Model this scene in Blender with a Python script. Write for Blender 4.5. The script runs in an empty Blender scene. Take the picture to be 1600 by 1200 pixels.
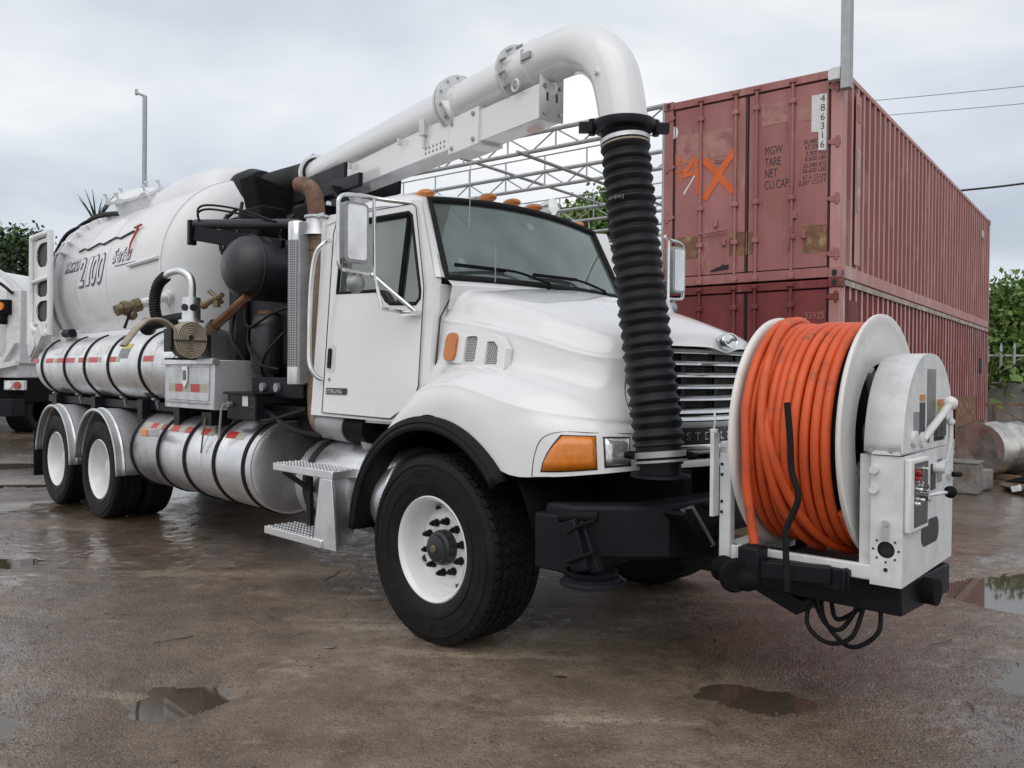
import bpy, bmesh, math, random
import numpy as np
from mathutils import Vector, Matrix
from mathutils.geometry import tessellate_polygon
random.seed(7)
S = bpy.context.scene
COL = S.collection
PI = math.pi
# ---------------------------------------------------------------- camera
cam_d = bpy.data.cameras.new('camera'); cam = bpy.data.objects.new('camera', cam_d); COL.objects.link(cam)
cam_d.sensor_width = 36.0; cam_d.lens = 36.0 * 1292.0 / 1600.0; cam_d.clip_end = 3000; cam_d.clip_start = 0.05
_p, _r = -0.0087, 0.0098
_f = Vector((0, math.cos(_p), math.sin(_p))); _rt = Vector((1, 0, 0)); _u = _rt.cross(_f)
_rt2 = _rt * math.cos(_r) + _u * math.sin(_r); _u2 = _u * math.cos(_r) - _rt * math.sin(_r)
cam.matrix_world = Matrix(((_rt2.x, _u2.x, -_f.x, 0), (_rt2.y, _u2.y, -_f.y, 0), (_rt2.z, _u2.z, -_f.z, 1.5611), (0, 0, 0, 1)))
S.camera = cam
# ---------------------------------------------------------------- sky
SUN_EL, SUN_AZ = math.radians(52), math.radians(200)     # azimuth measured from +Y clockwise
world = bpy.data.worlds.new('World'); S.world = world; world.use_nodes = True
wn = world.node_tree.nodes; wl = world.node_tree.links; wn.clear()
w_out = wn.new('ShaderNodeOutputWorld'); w_bg = wn.new('ShaderNodeBackground'); w_bg.inputs[1].default_value = 0.1
sky = wn.new('ShaderNodeTexSky'); sky.sky_type = 'NISHITA'; sky.sun_disc = False
sky.sun_elevation = SUN_EL; sky.sun_rotation = SUN_AZ; sky.dust_density = 3.0; sky.ozone_density = 1.0
w_tc = wn.new('ShaderNodeTexCoord')
w_sep = wn.new('ShaderNodeSeparateXYZ'); wl.new(w_tc.outputs['Generated'], w_sep.inputs[0])
# flat cloud deck: direction divided by height
w_zc = wn.new('ShaderNodeMath'); w_zc.operation = 'MAXIMUM'; w_zc.inputs[1].default_value = 0.0; wl.new(w_sep.outputs[2], w_zc.inputs[0])
w_za = wn.new('ShaderNodeMath'); w_za.operation = 'ADD'; w_za.inputs[1].default_value = 0.16; wl.new(w_zc.outputs[0], w_za.inputs[0])
w_dx = wn.new('ShaderNodeMath'); w_dx.operation = 'DIVIDE'; wl.new(w_sep.outputs[0], w_dx.inputs[0]); wl.new(w_za.outputs[0], w_dx.inputs[1])
w_dy = wn.new('ShaderNodeMath'); w_dy.operation = 'DIVIDE'; wl.new(w_sep.outputs[1], w_dy.inputs[0]); wl.new(w_za.outputs[0], w_dy.inputs[1])
w_cb = wn.new('ShaderNodeCombineXYZ'); wl.new(w_dx.outputs[0], w_cb.inputs[0]); wl.new(w_dy.outputs[0], w_cb.inputs[1])
w_n1 = wn.new('ShaderNodeTexNoise'); w_n1.inputs['Scale'].default_value = 0.62; w_n1.inputs['Detail'].default_value = 5; w_n1.inputs['Roughness'].default_value = 0.5; w_n1.inputs['Distortion'].default_value = 0.4
wl.new(w_cb.outputs[0], w_n1.inputs['Vector'])
w_r1 = wn.new('ShaderNodeValToRGB'); wl.new(w_n1.outputs['Fac'], w_r1.inputs[0])
w_r1.color_ramp.elements[0].position = 0.34; w_r1.color_ramp.elements[0].color = (5.0, 5.4, 6.1, 1)
w_r1.color_ramp.elements[1].position = 0.64; w_r1.color_ramp.elements[1].color = (10.0, 9.9, 9.5, 1)
_e = w_r1.color_ramp.elements.new(0.5); _e.color = (7.3, 7.6, 8.0, 1)
# thin places in the deck let blue sky through
w_n2 = wn.new('ShaderNodeTexNoise'); w_n2.inputs['Scale'].default_value = 0.5; w_n2.inputs['Detail'].default_value = 4
w_mp = wn.new('ShaderNodeMapping'); w_mp.inputs['Location'].default_value = (3.1, 7.7, 0); wl.new(w_cb.outputs[0], w_mp.inputs[0]); wl.new(w_mp.outputs[0], w_n2.inputs['Vector'])
w_r2 = wn.new('ShaderNodeMapRange'); w_r2.inputs[1].default_value = 0.35; w_r2.inputs[2].default_value = 0.7; w_r2.inputs[3].default_value = 1.0; w_r2.inputs[4].default_value = 0.62
wl.new(w_n2.outputs['Fac'], w_r2.inputs[0])
w_mix = wn.new('ShaderNodeMix'); w_mix.data_type = 'RGBA'
wl.new(w_r2.outputs[0], w_mix.inputs[0]); wl.new(sky.outputs[0], w_mix.inputs[6]); wl.new(w_r1.outputs[0], w_mix.inputs[7])
wl.new(w_mix.outputs[2], w_bg.inputs[0]); wl.new(w_bg.outputs[0], w_out.inputs[0])
# ---------------------------------------------------------------- sun (veiled by cloud)
sd = bpy.data.lights.new('sun', 'SUN'); sun = bpy.data.objects.new('sun', sd); COL.objects.link(sun)
sd.energy = 0.8; sd.angle = math.radians(70); sd.color = (1.0, 0.96, 0.9)
_sv = Vector((math.sin(SUN_AZ) * math.cos(SUN_EL), math.cos(SUN_AZ) * math.cos(SUN_EL), math.sin(SUN_EL)))
sun.rotation_euler = _sv.to_track_quat('Z', 'Y').to_euler()
S.view_settings.view_transform = 'Standard'; S.view_settings.look = 'None'; S.view_settings.gamma = 1.0
S.view_settings.use_curve_mapping = False
S.view_settings.exposure = 0.24
# ================================================================ materials
MATS = {}
def mat(name, c1, c2=None, scale=6.0, rough=0.5, rough2=None, metal=0.0, bump=0.0, bscale=60.0, coat=0.0, detail=6.0, lo=0.35, hi=0.65, dirt=None, dirt_lo=0.55, dirt_hi=0.75, dscale=2.0, spec=0.5, stretch=(1, 1, 1)):
    m = bpy.data.materials.new(name); m.use_nodes = True; nt = m.node_tree; N = nt.nodes; L = nt.links
    b = N['Principled BSDF']; b.inputs['Metallic'].default_value = metal; b.inputs['Roughness'].default_value = rough
    b.inputs['Specular IOR Level'].default_value = spec
    b.inputs['Coat Weight'].default_value = coat; b.inputs['Coat Roughness'].default_value = 0.06
    tc = N.new('ShaderNodeTexCoord'); mp = N.new('ShaderNodeMapping'); mp.inputs['Scale'].default_value = stretch; L.new(tc.outputs['Object'], mp.inputs[0])
    c2 = c2 or tuple(x * 0.88 for x in c1)
    n = N.new('ShaderNodeTexNoise'); n.inputs['Scale'].default_value = scale; n.inputs['Detail'].default_value = detail; n.inputs['Roughness'].default_value = 0.62; L.new(mp.outputs[0], n.inputs['Vector'])
    mr = N.new('ShaderNodeMapRange'); mr.inputs[1].default_value = lo; mr.inputs[2].default_value = hi; L.new(n.outputs['Fac'], mr.inputs[0])
    mx = N.new('ShaderNodeMix'); mx.data_type = 'RGBA'; mx.inputs[6].default_value = (*c1, 1); mx.inputs[7].default_value = (*c2, 1); L.new(mr.outputs[0], mx.inputs[0])
    colout = mx.outputs[2]
    if dirt:
        n3 = N.new('ShaderNodeTexNoise'); n3.inputs['Scale'].default_value = dscale; n3.inputs['Detail'].default_value = 9; n3.inputs['Roughness'].default_value = 0.7
        mpd = N.new('ShaderNodeMapping'); mpd.inputs['Location'].default_value = (5.3, 1.7, 9.1); mpd.inputs['Scale'].default_value = stretch; L.new(tc.outputs['Object'], mpd.inputs[0]); L.new(mpd.outputs[0], n3.inputs['Vector'])
        m3 = N.new('ShaderNodeMapRange'); m3.inputs[1].default_value = dirt_lo; m3.inputs[2].default_value = dirt_hi; L.new(n3.outputs['Fac'], m3.inputs[0])
        mx3 = N.new('ShaderNodeMix'); mx3.data_type = 'RGBA'; mx3.inputs[7].default_value = (*dirt, 1); L.new(m3.outputs[0], mx3.inputs[0]); L.new(colout, mx3.inputs[6]); colout = mx3.outputs[2]
    L.new(colout, b.inputs['Base Color'])
    if rough2 is not None:
        m2 = N.new('ShaderNodeMapRange'); m2.inputs[1].default_value = 0.3; m2.inputs[2].default_value = 0.7; m2.inputs[3].default_value = rough; m2.inputs[4].default_value = rough2
        L.new(n.outputs['Fac'], m2.inputs[0]); L.new(m2.outputs[0], b.inputs['Roughness'])
    if bump:
        nb = N.new('ShaderNodeTexNoise'); nb.inputs['Scale'].default_value = bscale; nb.inputs['Detail'].default_value = 4; L.new(mp.outputs[0], nb.inputs['Vector'])
        bp = N.new('ShaderNodeBump'); bp.inputs['Strength'].default_value = bump; bp.inputs['Distance'].default_value = 0.01; L.new(nb.outputs['Fac'], bp.inputs['Height']); L.new(bp.outputs[0], b.inputs['Normal'])
    MATS[name] = m
    return m
def glassmat(name, tint, ior=2.2, sheen=0.17):
    m = bpy.data.materials.new(name); m.use_nodes = True; nt = m.node_tree; N = nt.nodes; L = nt.links; N.clear()
    o = N.new('ShaderNodeOutputMaterial'); t = N.new('ShaderNodeBsdfTransparent'); t.inputs[0].default_value = (*tint, 1)
    d = N.new('ShaderNodeBsdfDiffuse'); d.inputs[0].default_value = (0.48, 0.58, 0.55, 1)  # pale green film over the glass: sky sheen put into the colour
    tc = N.new('ShaderNodeTexCoord'); n = N.new('ShaderNodeTexNoise'); n.inputs['Scale'].default_value = 3.0; n.inputs['Detail'].default_value = 8; L.new(tc.outputs['Object'], n.inputs['Vector'])
    mr = N.new('ShaderNodeMapRange'); mr.inputs[1].default_value = 0.3; mr.inputs[2].default_value = 0.7; mr.inputs[3].default_value = sheen * 0.6; mr.inputs[4].default_value = sheen * 1.5; L.new(n.outputs['Fac'], mr.inputs[0])
    m0 = N.new('ShaderNodeMixShader'); L.new(mr.outputs[0], m0.inputs[0]); L.new(t.outputs[0], m0.inputs[1]); L.new(d.outputs[0], m0.inputs[2])
    g = N.new('ShaderNodeBsdfGlossy'); g.inputs['Roughness'].default_value = 0.01; g.inputs[0].default_value = (0.94, 1.0, 0.97, 1)
    fr = N.new('ShaderNodeFresnel'); fr.inputs[0].default_value = ior
    mx = N.new('ShaderNodeMixShader'); L.new(fr.outputs[0], mx.inputs[0]); L.new(m0.outputs[0], mx.inputs[1]); L.new(g.outputs[0], mx.inputs[2]); L.new(mx.outputs[0], o.inputs[0])
    MATS[name] = m; return m
mat('white_paint', (0.77, 0.775, 0.785), (0.73, 0.735, 0.745), scale=2.0, rough=0.24, rough2=0.34, coat=0.9, dirt=(0.62, 0.60, 0.56), dirt_lo=0.60, dirt_hi=0.9, dscale=1.6)
mat('white_tank', (0.74, 0.75, 0.76), (0.69, 0.70, 0.71), scale=1.3, rough=0.30, rough2=0.42, coat=0.35, dirt=(0.52, 0.51, 0.48), dirt_lo=0.58, dirt_hi=0.85, dscale=1.4)
mat('white_worn', (0.72, 0.73, 0.74), (0.60, 0.62, 0.63), scale=9.0, rough=0.42, rough2=0.6, bump=0.05, bscale=50, dirt=(0.42, 0.42, 0.42), dirt_lo=0.55, dirt_hi=0.8, dscale=5)
mat('white_plastic', (0.78, 0.77, 0.75), (0.70, 0.69, 0.67), scale=3, rough=0.4, dirt=(0.48, 0.42, 0.37), dirt_lo=0.52, dirt_hi=0.85, dscale=4)
mat('aluminium', (0.82, 0.83, 0.85), (0.70, 0.71, 0.73), scale=5, rough=0.22, rough2=0.42, metal=0.9, bump=0.03, bscale=25, dirt=(0.36, 0.35, 0.33), dirt_lo=0.5, dirt_hi=0.85, dscale=2.5)
mat('aluminium_dull', (0.72, 0.74, 0.76), (0.60, 0.62, 0.64), scale=9, rough=0.42, rough2=0.58, metal=0.7, bump=0.04, bscale=90, dirt=(0.33, 0.32, 0.30), dirt_lo=0.55, dirt_hi=0.85, dscale=3)
mat('chrome', (0.78, 0.78, 0.78), (0.68, 0.68, 0.68), scale=14, rough=0.12, rough2=0.25, metal=1.0)
mat('steel_grey', (0.40, 0.41, 0.42), (0.30, 0.31, 0.32), scale=8, rough=0.45, metal=0.6, dirt=(0.22, 0.14, 0.09), dirt_lo=0.62, dirt_hi=0.8, dscale=7)
mat('galvanised', (0.42, 0.44, 0.45), (0.33, 0.35, 0.36), scale=7, rough=0.5, metal=0.35, dirt=(0.26, 0.15, 0.08), dirt_lo=0.62, dirt_hi=0.74, dscale=1.3)
mat('black_paint', (0.007, 0.0075, 0.011), (0.010, 0.011, 0.015), scale=5, rough=0.38, rough2=0.55, dirt=(0.030, 0.027, 0.024), dirt_lo=0.6, dirt_hi=0.9, dscale=6, spec=0.2)
mat('black_tank', (0.016, 0.018, 0.022), (0.022, 0.024, 0.028), scale=3, rough=0.30, rough2=0.42, spec=0.5)
mat('black_dull', (0.005, 0.005, 0.006), (0.010, 0.010, 0.010), scale=8, rough=0.7, dirt=(0.030, 0.027, 0.024), dirt_lo=0.6, dirt_hi=0.85, dscale=5, spec=0.12)
mat('rubber', (0.007, 0.007, 0.008), (0.012, 0.012, 0.012), scale=7, rough=0.55, rough2=0.75, bump=0.06, bscale=140, dirt=(0.030, 0.027, 0.024), dirt_lo=0.6, dirt_hi=0.9, dscale=6, spec=0.2)
mat('tyre', (0.008, 0.008, 0.009), (0.014, 0.014, 0.014), scale=6, rough=0.5, rough2=0.7, bump=0.05, bscale=120, dirt=(0.030, 0.027, 0.024), dirt_lo=0.56, dirt_hi=0.85, dscale=4, spec=0.2)
mat('hose_black', (0.006, 0.0065, 0.009), (0.010, 0.010, 0.013), scale=9, rough=0.42, rough2=0.58, dirt=(0.030, 0.027, 0.024), dirt_lo=0.6, dirt_hi=0.85, dscale=5, spec=0.25)
mat('hose_orange', (0.68, 0.10, 0.020), (0.56, 0.08, 0.018), scale=5, rough=0.42, rough2=0.58, bump=0.03, bscale=90, dirt=(0.20, 0.07, 0.04), dirt_lo=0.54, dirt_hi=0.72, dscale=11)
mat('rust', (0.19, 0.105, 0.07), (0.10, 0.055, 0.04), scale=9, rough=0.8, bump=0.2, bscale=60, dirt=(0.30, 0.20, 0.14), dirt_lo=0.5, dirt_hi=0.7, dscale=8)
mat('brown_pipe', (0.21, 0.13, 0.08), (0.13, 0.085, 0.058), scale=6, rough=0.6, bump=0.1, bscale=40, dirt=(0.34, 0.25, 0.17), dirt_lo=0.5, dirt_hi=0.75, dscale=6)
mat('copper', (0.22, 0.095, 0.045), (0.15, 0.07, 0.04), scale=6, rough=0.4, metal=0.5)
mat('brass', (0.22, 0.17, 0.10), (0.14, 0.105, 0.07), scale=14, rough=0.5, metal=0.5, bump=0.15, bscale=50)
mat('amber', (0.75, 0.22, 0.012), (0.62, 0.17, 0.01), scale=30, rough=0.18, coat=0.7, bump=0.15, bscale=120)
mat('amber_dark', (0.55, 0.17, 0.012), (0.45, 0.13, 0.01), scale=20, rough=0.2, coat=0.6)
mat('lens_clear', (0.85, 0.86, 0.87), (0.60, 0.62, 0.63), scale=28, rough=0.1, metal=0.7, coat=1.0, bump=0.2, bscale=60)
mat('lens_red', (0.42, 0.02, 0.015), rough=0.2, coat=0.6)
mat('tape_red', (0.55, 0.035, 0.03), (0.45, 0.03, 0.03), scale=20, rough=0.35)
mat('tape_white', (0.50, 0.49, 0.42), (0.42, 0.40, 0.32), scale=18, rough=0.45, dirt=(0.45, 0.38, 0.2), dirt_lo=0.5, dirt_hi=0.7, dscale=14)
mat('canvas_hose', (0.40, 0.35, 0.28), (0.30, 0.26, 0.20), scale=14, rough=0.9, bump=0.25, bscale=160)
mat('ink', (0.012, 0.012, 0.018), rough=0.5)
mat('ink_blue', (0.035, 0.042, 0.11), rough=0.4)
mat('plate_black', (0.014, 0.014, 0.016), rough=0.35)
mat('label_orange', (0.55, 0.22, 0.03), rough=0.5)
mat('label_yellow', (0.55, 0.50, 0.12), rough=0.5)
mat('label_white', (0.72, 0.73, 0.72), (0.6, 0.6, 0.6), scale=20, rough=0.55)
mat('label_grey', (0.16, 0.17, 0.17), (0.28, 0.29, 0.29), scale=40, rough=0.5)
mat('window_plate', (0.10, 0.10, 0.09), (0.15, 0.15, 0.13), scale=5, rough=0.35)
mat('interior', (0.24, 0.245, 0.24), (0.18, 0.18, 0.18), scale=6, rough=0.75)
mat('interior_light', (0.42, 0.42, 0.40), rough=0.8)
mat('radiator', (0.03, 0.03, 0.032), (0.055, 0.055, 0.055), scale=60, rough=0.6, metal=0.3)
mat('spray_orange', (0.70, 0.14, 0.025), (0.60, 0.11, 0.02), scale=8, rough=0.6)
mat('red_part', (0.35, 0.02, 0.02), rough=0.45)
mat('concrete', (0.26, 0.255, 0.235), (0.17, 0.165, 0.15), scale=2.2, rough=0.9, bump=0.3, bscale=30, dirt=(0.08, 0.085, 0.06), dirt_lo=0.48, dirt_hi=0.7, dscale=1.4)
mat('bark', (0.10, 0.075, 0.055), (0.06, 0.045, 0.035), scale=9, rough=0.9, bump=0.4, bscale=30)
mat('leaf_a', (0.085, 0.165, 0.032), (0.12, 0.21, 0.045), scale=2.5, rough=0.5)
mat('leaf_b', (0.05, 0.10, 0.025), (0.075, 0.135, 0.032), scale=2.5, rough=0.5)
mat('leaf_c', (0.14, 0.20, 0.04), (0.10, 0.16, 0.035), scale=3, rough=0.5)
mat('leaf_dark', (0.025, 0.045, 0.024), (0.035, 0.06, 0.03), scale=2.5, rough=0.6)
mat('scrap', (0.30, 0.29, 0.27), (0.16, 0.15, 0.14), scale=5, rough=0.6, metal=0.3, bump=0.15, bscale=20, dirt=(0.16, 0.10, 0.06), dirt_lo=0.5, dirt_hi=0.7, dscale=3)
mat('scrap_drum', (0.66, 0.64, 0.60), (0.50, 0.48, 0.44), scale=3, rough=0.28, metal=0.85, bump=0.15, bscale=8, dirt=(0.26, 0.17, 0.10), dirt_lo=0.52, dirt_hi=0.72, dscale=2.4)
mat('stone', (0.15, 0.125, 0.105), (0.09, 0.075, 0.065), scale=12, rough=0.8)
mat('plank', (0.25, 0.17, 0.10), (0.16, 0.11, 0.07), scale=8, rough=0.8, stretch=(1, 8, 8))
mat('wire', (0.03, 0.03, 0.033), rough=0.6)
mat('wire_far', (0.22, 0.23, 0.25), rough=0.6)
mat('plastic_blue', (0.02, 0.05, 0.16), rough=0.6)
glassmat('glass', (0.66, 0.80, 0.75))
glassmat('glass_ws', (0.74, 0.88, 0.83))
def perforated(name, base, hole, sc, axes):
    m = mat(name, base, rough=0.3, metal=0.85); nt = m.node_tree; N = nt.nodes; L = nt.links; b = N['Principled BSDF']
    tc = N.new('ShaderNodeTexCoord'); mp = N.new('ShaderNodeMapping'); mp.inputs['Scale'].default_value = sc; L.new(tc.outputs['UV'], mp.inputs[0])
    v = N.new('ShaderNodeTexVoronoi'); v.inputs['Randomness'].default_value = 0.0; v.inputs['Scale'].default_value = 1.0; L.new(mp.outputs[0], v.inputs['Vector'])
    mr = N.new('ShaderNodeMapRange'); mr.inputs[1].default_value = 0.30; mr.inputs[2].default_value = 0.34; L.new(v.outputs['Distance'], mr.inputs[0])
    mx = N.new('ShaderNodeMix'); mx.data_type = 'RGBA'; mx.inputs[6].default_value = (*hole, 1); mx.inputs[7].default_value = (*base, 1); L.new(mr.outputs[0], mx.inputs[0]); L.new(mx.outputs[2], b.inputs['Base Color'])
    L.new(mr.outputs[0], b.inputs['Metallic'])
    return m
# ================================================================ mesh builder
class MB:
    def __init__(s): s.v = []; s.f = []; s.M = None; s.uv = None
    def add(s, vs, fs):
        o = len(s.v)
        if s.M is not None: vs = [tuple(s.M @ Vector(p)) for p in vs]
        s.v += [tuple(p) for p in vs]; s.f += [tuple(i + o for i in f) for f in fs]
        return s
    def box(s, x0, x1, y0, y1, z0, z1, M=None):
        vs = [(x, y, z) for x in (x0, x1) for y in (y0, y1) for z in (z0, z1)]
        if M is not None: vs = [tuple(M @ Vector(p)) for p in vs]
        return s.add(vs, [(0, 1, 3, 2), (4, 6, 7, 5), (0, 4, 5, 1), (2, 3, 7, 6), (0, 2, 6, 4), (1, 5, 7, 3)])
    def obox(s, p0, p1, w, h, up=(0, 0, 1)):
        a = Vector(p0); b = Vector(p1); d = (b - a).normalized(); up = Vector(up); sd_ = d.cross(up)
        if sd_.length < 1e-5: sd_ = d.cross(Vector((1, 0, 0)))
        sd_.normalize(); u = sd_.cross(d)
        vs = []
        for q in (a, b):
            for i, j in ((-1, -1), (1, -1), (1, 1), (-1, 1)): vs.append(q + sd_ * (w / 2 * i) + u * (h / 2 * j))
        return s.add(vs, [(0, 3, 2, 1), (4, 5, 6, 7), (0, 1, 5, 4), (1, 2, 6, 5), (2, 3, 7, 6), (3, 0, 4, 7)])
    def cyl(s, p0, p1, r, seg=20, r1=None, caps=True):
        a = Vector(p0); b = Vector(p1); d = (b - a).normalized(); t = Vector((0, 0, 1)) if abs(d.z) < 0.9 else Vector((1, 0, 0))
        x = d.cross(t).normalized(); y = d.cross(x); r1 = r if r1 is None else r1; vs = []
        for q, rr in ((a, r), (b, r1)):
            for i in range(seg):
                an = 2 * PI * i / seg; vs.append(q + x * (rr * math.cos(an)) + y * (rr * math.sin(an)))
        fs = [(i, i + seg, (i + 1) % seg + seg, (i + 1) % seg) for i in range(seg)]
        if caps: fs += [tuple(range(seg)), tuple(range(2 * seg - 1, seg - 1, -1))]
        return s.add(vs, fs)
    def tube(s, pts, r, seg=10, closed=False, caps=True):
        P = [Vector(p) for p in pts]; n = len(P); R = r if hasattr(r, '__len__') else [r] * n; vs = []; fs = []
        px = None
        for i in range(n):
            if closed: d = P[(i + 1) % n] - P[i - 1]
            else: d = P[min(i + 1, n - 1)] - P[max(i - 1, 0)]
            d.normalize()
            if px is None:
                t = Vector((0, 0, 1)) if abs(d.z) < 0.9 else Vector((1, 0, 0)); px = d.cross(t).normalized()
            px = (px - d * px.dot(d)).normalized(); py = d.cross(px)
            for k in range(seg):
                an = 2 * PI * k / seg; vs.append(P[i] + px * (R[i] * math.cos(an)) + py * (R[i] * math.sin(an)))
        for i in range(n if closed else n - 1):
            j = (i + 1) % n
            for k in range(seg): fs.append((i * seg + k, i * seg + (k + 1) % seg, j * seg + (k + 1) % seg, j * seg + k))
        if caps and not closed: fs += [tuple(range(seg - 1, -1, -1)), tuple((n - 1) * seg + k for k in range(seg))]
        return s.add(vs, fs)
    def lathe(s, prof, o, axis, seg=48, a0=0.0, a1=2 * PI):
        o = Vector(o); ax = Vector(axis).normalized(); t = Vector((0, 0, 1)) if abs(ax.z) < 0.9 else Vector((1, 0, 0)); x = t - ax * t.dot(ax); x.normalize(); y = ax.cross(x)
        full = abs(a1 - a0 - 2 * PI) < 1e-6; m = seg if full else seg + 1; vs = []; fs = []
        for r, h in prof:
            for i in range(m):
                an = a0 + (a1 - a0) * i / seg; vs.append(o + ax * h + x * (r * math.cos(an)) + y * (r * math.sin(an)))
        for j in range(len(prof) - 1):
            for i in range(seg):
                k = (i + 1) % m; fs.append((j * m + i, j * m + k, (j + 1) * m + k, (j + 1) * m + i))
        return s.add(vs, fs)
    def grid(s, rows):
        n = len(rows[0]); vs = [p for r in rows for p in r]
        return s.add(vs, [(j * n + i, j * n + i + 1, (j + 1) * n + i + 1, (j + 1) * n + i) for j in range(len(rows) - 1) for i in range(n - 1)])
    def poly(s, loops, fn, th):
        """flat outline with holes; fn(u,v,t)->3d, t in 0..th"""
        flat = [p for l in loops for p in l]; tri = tessellate_polygon([[Vector((p[0], p[1], 0)) for p in l] for l in loops]); n = len(flat)
        vs = [fn(u, v, 0) for u, v in flat] + [fn(u, v, th) for u, v in flat]
        fs = [t for t in tri] + [(c + n, b + n, a + n) for a, b, c in tri]; o = 0
        for l in loops:
            m = len(l); fs += [(o + i, o + (i + 1) % m, o + (i + 1) % m + n, o + i + n) for i in range(m)]; o += m
        return s.add(vs, fs)
    def ball(s, c, r, seg=16, rings=10, sc=(1, 1, 1)):
        c = Vector(c); vs = []; fs = []
        for j in range(rings + 1):
            th = PI * j / rings
            for i in range(seg):
                ph = 2 * PI * i / seg; vs.append((c.x + r * sc[0] * math.sin(th) * math.cos(ph), c.y + r * sc[1] * math.sin(th) * math.sin(ph), c.z + r * sc[2] * math.cos(th)))
        for j in range(rings):
            for i in range(seg): fs.append((j * seg + i, (j + 1) * seg + i, (j + 1) * seg + (i + 1) % seg, j * seg + (i + 1) % seg))
        return s.add(vs, fs)
    def mesh(s, name, angle=35, smooth=True):
        me = bpy.data.meshes.new(name); me.from_pydata(s.v, [], s.f); me.validate()
        bm = bmesh.new(); bm.from_mesh(me); bmesh.ops.remove_doubles(bm, verts=bm.verts, dist=1e-5); bmesh.ops.recalc_face_normals(bm, faces=bm.faces); bm.to_mesh(me); bm.free()
        if smooth:
            for p in me.polygons: p.use_smooth = True
            me.set_sharp_from_angle(angle=math.radians(angle))
        return me
    def build(s, name, m, parent=None, bevel=0.0, angle=35, solid=0.0, label=None, smooth=True):
        me = s.mesh(name, angle, smooth); o = bpy.data.objects.new(name, me); COL.objects.link(o)
        me.materials.append(MATS[m] if isinstance(m, str) else m)
        if parent is not None: o.parent = parent
        if solid:
            md = o.modifiers.new('solid', 'SOLIDIFY'); md.thickness = solid; md.offset = 0
        if bevel:
            md = o.modifiers.new('bevel', 'BEVEL'); md.width = bevel; md.segments = 2; md.limit_method = 'ANGLE'; md.angle_limit = math.radians(40)
        if label: o['label'] = label
        return o
def tag(o, label, cat, group=None, kind=None):
    if label: o['label'] = label
    if cat: o['category'] = cat
    if group: o['group'] = group
    if kind: o['kind'] = kind
    return o
def empty(name, loc, rz=0.0):
    o = bpy.data.objects.new(name, None); COL.objects.link(o); o.location = loc; o.rotation_euler = (0, 0, rz); o.empty_display_size = 0.2; return o
def copy_of(o, parent, loc=None, rot=None):
    c = o.copy(); COL.objects.link(c); c.parent = parent
    if loc is not None: c.location = loc
    if rot is not None: c.rotation_euler = rot
    return c
def copy_part(o, parent, loc=None, rot=None):
    c = copy_of(o, parent, loc, rot)
    for ch in o.children: copy_of(ch, c)
    return c
def cr(P, n):
    """Catmull-Rom through control points, n samples per span"""
    P = [Vector(p) for p in P]; out = []
    for i in range(len(P) - 1):
        a = P[max(i - 1, 0)]; b = P[i]; c = P[i + 1]; d = P[min(i + 2, len(P) - 1)]
        for k in range(n):
            t = k / n; out.append(0.5 * ((2 * b) + (c - a) * t + (2 * a - 5 * b + 4 * c - d) * t * t + (3 * b - a - 3 * c + d) * t ** 3))
    out.append(P[-1].copy()); return out
def crgrid(R, nc, nr):
    rows = [cr(r, nc) for r in R]; cols = [cr([r[i] for r in rows], nr) for i in range(len(rows[0]))]
    return [[c[j] for c in cols] for j in range(len(cols[0]))]
def rrect(x0, x1, z0, z1, r, n=5):
    out = []
    for cx, cz, a in ((x1 - r, z1 - r, 0), (x0 + r, z1 - r, 90), (x0 + r, z0 + r, 180), (x1 - r, z0 + r, 270)):
        for k in range(n + 1):
            an = math.radians(a + 90 * k / n); out.append((cx + r * math.cos(an), cz + r * math.sin(an)))
    return out
def circ(cx, cz, r, n=20): return [(cx + r * math.cos(2 * PI * k / n), cz + r * math.sin(2 * PI * k / n)) for k in range(n)]
def text_mesh(txt, size, extrude=0.002, offset=0.0, bold_shear=0.0, sx=1.0, align='LEFT', res=3, space=1.0):
    cu = bpy.data.curves.new('txt', 'FONT'); cu.body = txt; cu.size = size; cu.extrude = extrude; cu.offset = offset; cu.shear = bold_shear; cu.space_character = space; cu.align_x = align; cu.resolution_u = res
    o = bpy.data.objects.new('txt', cu); COL.objects.link(o); bpy.context.view_layer.update()
    dg = bpy.context.evaluated_depsgraph_get(); me = bpy.data.meshes.new_from_object(o.evaluated_get(dg))
    bpy.data.objects.remove(o); bpy.data.curves.remove(cu)
    for v in me.vertices: v.co.x *= sx
    return me
def text_obj(name, txt, size, m, parent, fn, **kw):
    """fn maps (x, y, z) of the lettering plane to 3d"""
    me = text_mesh(txt, size, **kw); me.name = name
    for v in me.vertices: v.co = Vector(fn(*v.co))
    me.materials.append(MATS[m]); o = bpy.data.objects.new(name, me); COL.objects.link(o); o.parent = parent; return o
# ================================================================ frames of reference
TYAW = -0.7799
TX, TY = 0.37855, 5.69168            # ground point under the middle of the front axle
_tc, _ts = math.cos(TYAW), math.sin(TYAW)
def t2w(x, y): return TX + _tc * x - _ts * y, TY + _ts * x + _tc * y
CA = 0.9177; CX, CY = 4.0226, 10.1558   # container corner and heading
_cc, _cs = math.cos(CA), math.sin(CA)
def c2w(u, v): return CX + _cc * u - _cs * v, CY + _cs * u + _cc * v
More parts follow.
